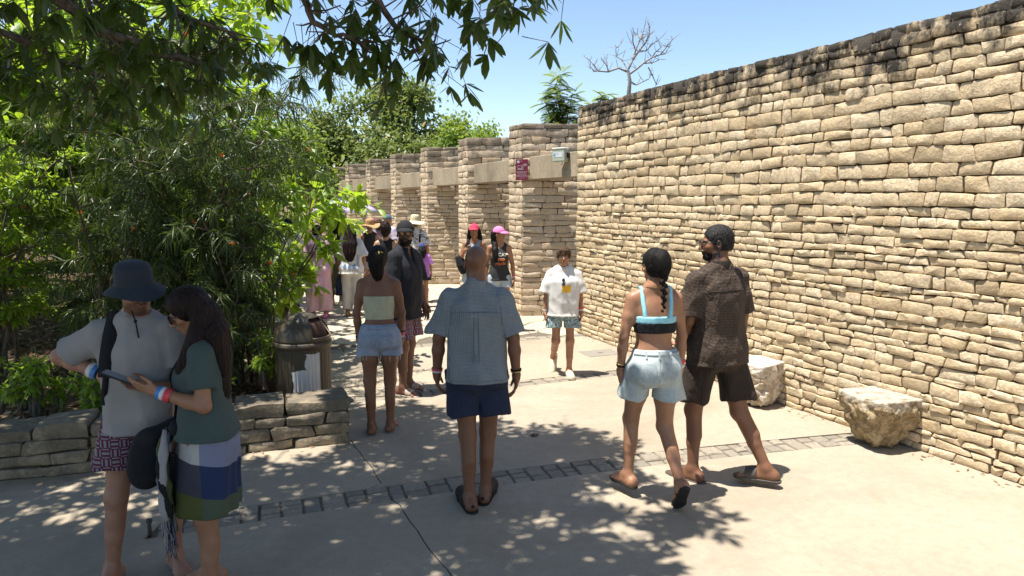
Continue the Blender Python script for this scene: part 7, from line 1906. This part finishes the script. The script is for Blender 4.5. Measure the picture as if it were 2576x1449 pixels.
# ================================================================== trash can
def trash_can():
    t = empty('trash_can', (-2.12, 6.88, 0), 0, 'ribbed brown domed trash can with a peeled white patch behind the planter wall', 'trash can')
    M = Mat('can_paint'); O = M.obj(); x, y, z = M.sep(O); n = M.noise(O, 26, 5, .65); n2 = M.noise(M.mapping(O, (1, 1, .35)), 60, 4, .6)
    wob = M.math('MULTIPLY', M.math('SUBTRACT', M.noise(O, 9, 3, .5), .5), .10)
    def gt(a, b): return M.math('GREATER_THAN', a, b)
    xx = M.math('ADD', x, wob); zz = M.math('ADD', z, wob)
    low = M.math('MULTIPLY', gt(xx, -.03), gt(.40, zz)); mid = M.math('MULTIPLY', gt(xx, .10), gt(.56, zz)); mask = M.math('MAXIMUM', low, mid)
    mask = M.math('MULTIPLY', M.math('MULTIPLY', mask, gt(.215, x)), M.math('MULTIPLY', gt(0, y), gt(n2, .28)))
    mask = M.math('MULTIPLY', mask, gt(.585, z))
    brown = M.mix(n, (.060,.048,.030), (.085,.068,.045))
    M.color(M.mix(mask, brown, (.62,.62,.60))).rough(.45).spec(.45); M.bump(n2, .12, .003)
    m = M.m; dark = plain('can_inside', (.05,.025,.015), .8); tan = plain('can_rim', (.22,.16,.11), .6)
    b = MB(); b.lathe([(.262, 0), (.268, .02), (.268, .60), (.262, .61)], 128, None, rfun=lambda a, zz: 1 + (.012 if math.sin(a * 46) > 0 else -.004) * (1 if .015 < zz < .605 else 0)); body = b.build('body', m, t)
    c = MB(); c.lathe([(.262, .595), (.288, .60), (.292, .63), (.290, .655), (.282, .662), (.276, .665)], 64); c.build('collar', m, t, True)
    # dome with a mouth on the side
    d = MB(); N = 64; K = 20; V = []; F = []
    for j in range(K + 1):
        a = j / K * pi / 2; r = .276 * cos(a) ** .9 if j < K else .002; zz = .665 + .275 * sin(a)
        for k in range(N): th = 2 * pi * k / N; V.append((r * cos(th), r * sin(th), zz))
    for j in range(K):
        for k in range(N):
            th = 2 * pi * (k + .5) / N; dth = math.atan2(sin(th + .30), cos(th + .30))
            if abs(dth) < .62 and 2 <= j < 13: continue
            F.append([j * N + k, j * N + (k + 1) % N, (j + 1) * N + (k + 1) % N, (j + 1) * N + k])
    lid = link_mesh('lid', mesh_py('lid', V, F), m, t, True); sd = lid.modifiers.new('thick', 'SOLIDIFY'); sd.thickness = .008
    lo, hi = [], []
    pts = []
    for (j, s0, s1) in ((2, -.62, .62), (13, .62, -.62)):
        for i in range(9):
            th = -.30 + s0 + (s1 - s0) * i / 8; a = j / K * pi / 2; r = .279 * cos(a) ** .9; pts.append((r * cos(th), r * sin(th), .665 + .275 * sin(a)))
    pts.append(pts[0]); r = MB(); r.tube(pts, .009, 6); r.build('mouth_rim', tan, lid, True)
    i = MB(); i.lathe([(.0, .55), (.24, .55), (.25, .70), (.20, .84), (.05, .91), (.0, .915)], 32); i.build('liner', dark, t, True)
    s = MB(); th0 = -.30; s.add([(.27 * cos(th0 - .6), .27 * sin(th0 - .6), .690), (.27 * cos(th0 + .6), .27 * sin(th0 + .6), .690), (.12 * cos(th0 + .8), .12 * sin(th0 + .8), .70), (.12 * cos(th0 - .8), .12 * sin(th0 - .8), .70)], [[0, 1, 2, 3]]); s.build('mouth_sill', plain('grey_sill', (.35,.36,.37), .5), lid)
    return t
trash_can()

# ================================================================== rough stone seats by the wall
def rock_mat(name, c1, c2, c3, sc=9.0):
    M = Mat(name); O = M.obj(); a = M.noise(O, sc, 6, .65, .6); b = M.noise(O, sc * 4.5, 5, .7); z = M.sep(O)[2]
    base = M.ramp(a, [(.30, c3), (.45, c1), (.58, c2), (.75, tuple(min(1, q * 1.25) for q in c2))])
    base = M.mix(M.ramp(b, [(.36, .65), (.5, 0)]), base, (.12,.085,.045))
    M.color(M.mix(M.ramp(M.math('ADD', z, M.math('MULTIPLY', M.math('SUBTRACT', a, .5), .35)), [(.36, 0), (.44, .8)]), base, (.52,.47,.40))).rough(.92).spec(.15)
    M.bump(b, .8, .02, M.bump(a, .7, .05)); return M.m
def stone_block(loc, rz, rows, label, m, seed, lean=(0, 0), n=7.0):
    F = Field(); F.loft((0, 0, 0), np.eye(3), rows, .0, n, .01)
    def noise(X, Y, Z):
        k = np.clip((rows[-1][0] - .012 - Z) / .05, .12, 1)
        return k * (.016 * np.sin(X * 17 + 2.2 * np.sin(Z * 13 + seed)) * np.sin(Y * 15 + 1.7 * np.sin(X * 11)) + .010 * np.sin(Z * 38 + 2 * np.sin(X * 24 + seed)) * np.sin(Y * 33 + X * 21) + .006 * np.sin(X * 71 + Y * 60 + 3 * np.sin(Z * 50)))
    V, Fc = F.mesh(.011, None, None, noise); V[:, 2] -= V[:, 2].min() + .004
    V[:, 0] += lean[0] * V[:, 2]; V[:, 1] += lean[1] * V[:, 2]
    me = mesh_np('stone_block', V, Fc); o = link_mesh('stone_block', me, m, None, True); o.location = loc; o.rotation_euler = (0, 0, rz)
    return tag(o, label, 'stone block', 'rough limestone blocks along the wall')
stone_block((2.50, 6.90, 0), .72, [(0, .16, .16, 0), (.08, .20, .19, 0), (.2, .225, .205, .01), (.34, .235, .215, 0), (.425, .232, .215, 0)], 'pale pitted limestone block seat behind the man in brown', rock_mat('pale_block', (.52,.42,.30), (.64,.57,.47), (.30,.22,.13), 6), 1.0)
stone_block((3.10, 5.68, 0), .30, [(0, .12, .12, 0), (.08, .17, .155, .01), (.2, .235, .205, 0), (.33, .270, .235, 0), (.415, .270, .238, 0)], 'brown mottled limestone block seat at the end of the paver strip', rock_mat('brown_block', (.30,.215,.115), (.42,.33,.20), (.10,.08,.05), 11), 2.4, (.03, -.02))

# utility box and border rocks beside the can
def side_box():
    t = empty('utility_box', (-2.62, 7.42, 0.0), .1, 'small brown box with grey lid beside the trash can', 'box')
    b = MB(); b.box((-.16, -.13, 0), (.16, .13, .22)); bevel(b.build('body', plain('brown_box', (.17,.10,.065), .8, .2, 0, 14, .3), t), .006)
    b = MB(); b.box((-.17, -.14, .221), (.17, .14, .30)); bevel(b.build('lid', plain('grey_lid', (.33,.29,.24), .8, .2, 0, 14, .3), t), .01)
side_box()
def rock(loc, r, seed, label):
    F = Field(); F.ell((0, 0, r[2] * .5), r, None, .01)
    V, Fc = F.mesh(max(r) / 14, None, None, lambda X, Y, Z: .12 * r[2] * (np.sin(X * 4 / r[0] + seed + np.sin(Z * 6 / r[2])) * np.sin(Y * 4 / r[1] + seed * 2) + .6 * np.sin(X * 9 / r[0] + Y * 8 / r[1]) * np.sin(Z * 5 / r[2])))
    o = link_mesh('border_rock', mesh_np('border_rock', V, Fc), rock_m, None, True); o.location = loc; tag(o, label, 'rock', 'rocks edging the bed')
rock_m = rock_mat('border_rock_stone', (.36,.29,.20), (.45,.38,.28), (.16,.12,.08), 10)
rock((-3.05, 8.05, .02), (.30, .16, .12), 1.0, 'long tan rock edging the bed left of the trash can')
rock((-2.75, 7.75, .0), (.13, .12, .09), 2.0, 'small grey rock beside the utility box')
rock((-3.45, 9.3, .02), (.28, .2, .13), 3.0, 'rock at the bed edge under the arching shrub')

# ================================================================== sign, junction box, covers
def wifi_sign():
    c = point_at(1312, 427, 12.24); t = empty('wifi_sign', (c.x, 12.24, c.z), 0, 'maroon free internet sign with white lettering on the nearest pier', 'sign')
    m = plain('maroon_sign', (.22,.018,.055), .4, .4, 0, 3, .1); w = plain('sign_print', (.62,.56,.58), .5)
    b = MB(); b.box((-.107, -.006, -.18), (.107, .006, .18)); bevel(b.build('panel', m, t), .003)
    R, U = (1, 0, 0), (0, 0, 1)
    def txt(s, z, size, x=0): o = lettering(s, None, (x, -.0085, z), R, U, size, (0, 1, 0), w, t); return o
    txt('INTERNET', -.055, .040); txt('PARA TODOS', -.083, .026); txt('GRATUITO', -.122, .040); txt('T CDMX  CFE', -.150, .018); txt('CFE', .135, .026, -.01)
    g = MB() # emblem disc, laptop, phone and radio waves
    g.add([(-.062 + .026 * cos(a), -.0085, .135 + .026 * sin(a)) for a in np.linspace(0, 2 * pi, 17)[:-1]], [list(range(16))]); g.build('emblem', w, t)
    g = MB()
    def fr(x0, z0, x1, z1, e):
        for (a, b, c2, d) in ((x0, z0, x1, z0 + e), (x0, z1 - e, x1, z1), (x0, z0, x0 + e, z1), (x1 - e, z0, x1, z1)): g.add([(a, -.0085, b), (c2, -.0085, b), (c2, -.0085, d), (a, -.0085, d)], [[0, 1, 2, 3]])
    fr(-.07, .02, .01, .075, .006); fr(-.08, .0, .02, .014, .006); fr(-.005, -.005, .03, .058, .005); g.build('device_icon', w, t)
    g = MB()
    for r in (.018, .034, .05):
        A = np.linspace(.7, 2.4, 9)
        for a, b2 in zip(A[:-1], A[1:]): g.add([((r + e) * cos(q) + .055, -.0085, (r + e) * sin(q) + .045) for q, e in ((a, 0), (b2, 0), (b2, .007), (a, .007))], [[0, 1, 2, 3]])
    g.build('wifi_icon', w, t)
wifi_sign()
def junction_box():
    a = pier_pos(0) + Vector((.13, -.035)); b = Vector((1.07, 10.86)); d = (b - a).normalized(); q = a + (b - a) * .72; ang = math.atan2(d.y, d.x)
    t = empty('junction_box', (q.x - .05, q.y - .02, 2.79), ang + .35, 'pale grey-green wireless box with white label on the concrete lintel', 'box')
    m = plain('box_plastic', (.40,.45,.36), .5, .4); o = MB(); o.box((-.125, -.11, -.11), (.125, 0, .10)); bevel(o.build('housing', m, t), .018, 3)
    o = MB(); o.box((-.13, -.118, .085), (.13, .004, .112)); bevel(o.build('cap', plain('box_cap', (.60,.60,.55), .5), t), .012, 3)
    o = MB(); o.add([(-.105, -.1125, -.04), (.085, -.1125, -.04), (.085, -.1125, .04), (-.105, -.1125, .04)], [[0, 1, 2, 3]]); o.build('label_plate', plain('label_white', (.62,.64,.66), .4), t)
    g = MB(); g.add([(-.075 + .026 * cos(a), -.1145, .0 + .026 * sin(a)) for a in np.linspace(0, 2 * pi, 17)[:-1]], [list(range(16))]); g.build('emblem', plain('label_blue', (.16,.36,.52), .4), t)
    lettering('CFE', None, (-.018, -.1145, .006), (1, 0, 0), (0, 0, 1), .026, (0, 1, 0), plain('label_dark', (.2,.2,.22), .5), t)
    o = MB(); o.box((.127, -.05, -.05), (.15, 0, .03)); o.build('bracket', M_FRAME, t)
    o = MB(); o.tube([(.04, -.05, -.11), (.04, -.05, -.15), (.02, -.05, -.16), (.01, -.05, -.145)], .007, 6); o.build('cable', M_WHITE, t)
junction_box()
def cover(u, v, w, l, label, rz):
    c = ground_at(u, v); t = empty('access_cover', (c.x, c.y, 0), rz, label, 'cover'); m = plain('cover_concrete', (.22,.20,.17), .85, .2, 0, 25, .25)
    b = MB(); b.box((-w / 2, -l / 2, -.03), (w / 2, l / 2, .005)); bevel(b.build('plate', m, t), .003)
    b = MB(); b.box((-.04, -.01, .0055), (.04, .01, .008)); b.build('handle', M_JOINT, t)
cover(1510, 888, .50, .36, 'grey access cover in the concrete behind the boy', .36)
c = ground_at(377, 1345); t = empty('ground_peg', (c.x, c.y, 0), 0, 'short dark metal peg in the paving between the couple', 'peg')
b = MB(); b.tube([(0, 0, -.02), (0, 0, .06), (.003, 0, .085)], .012, 8); b.build('stem', M_RUBBER_BRN, t, True); b = MB(); b.tube([(0, 0, .08), (.003, 0, .10)], .018, 8); b.build('head', M_RUBBER_BRN, t)
# stray leaves on the paving
rng = np.random.default_rng(33); n = 60
x = rng.uniform(-3.5, 3.0, n); y = rng.uniform(3.2, 9.0, n); ok = (y > 5.3 + .36 * x) * 0 + (x < np.interp(y, [3, 5, 8, 11], [3.6, 3.5, 2.0, 1.0])) & ((x > -1.5) | (y < 4.8)); x, y = x[ok], y[ok]; n = len(x)
u = rng.uniform(.3, WALL_L - 1.5, 170); d0 = np.abs(rng.normal(size=170)) * .09 + .03; wx = np.array([wall_surf(a, 0, b) for a, b in zip(u, d0)])
x = np.concatenate([x, wx[:, 0]]); y = np.concatenate([y, wx[:, 1]]); u = rng.uniform(1.5, _pl[-1], 90); wx = np.array([pl_surf(a, 0, b) for a, b in zip(u, np.abs(rng.normal(size=90)) * .07 + .03)]); x = np.concatenate([x, wx[:, 0]]); y = np.concatenate([y, wx[:, 1]]); n = len(x)
ax = rand_unit(n, rng); ax[:, 2] = np.abs(ax[:, 2]) * .1; ax = unit(ax); L = rng.uniform(.018, .05, n)
V, F, k = leaf_batch(np.stack([x, y, np.full(n, .006)], 1), ax, side_flat(ax, rng, .1), L, L * .4, -.1)
tag(leaves_obj('fallen_leaves', [(V, F, np.repeat(rng.random(n), k))], M_LF_LIT), 'few dry leaves scattered on the concrete', None, None, 'stuff')
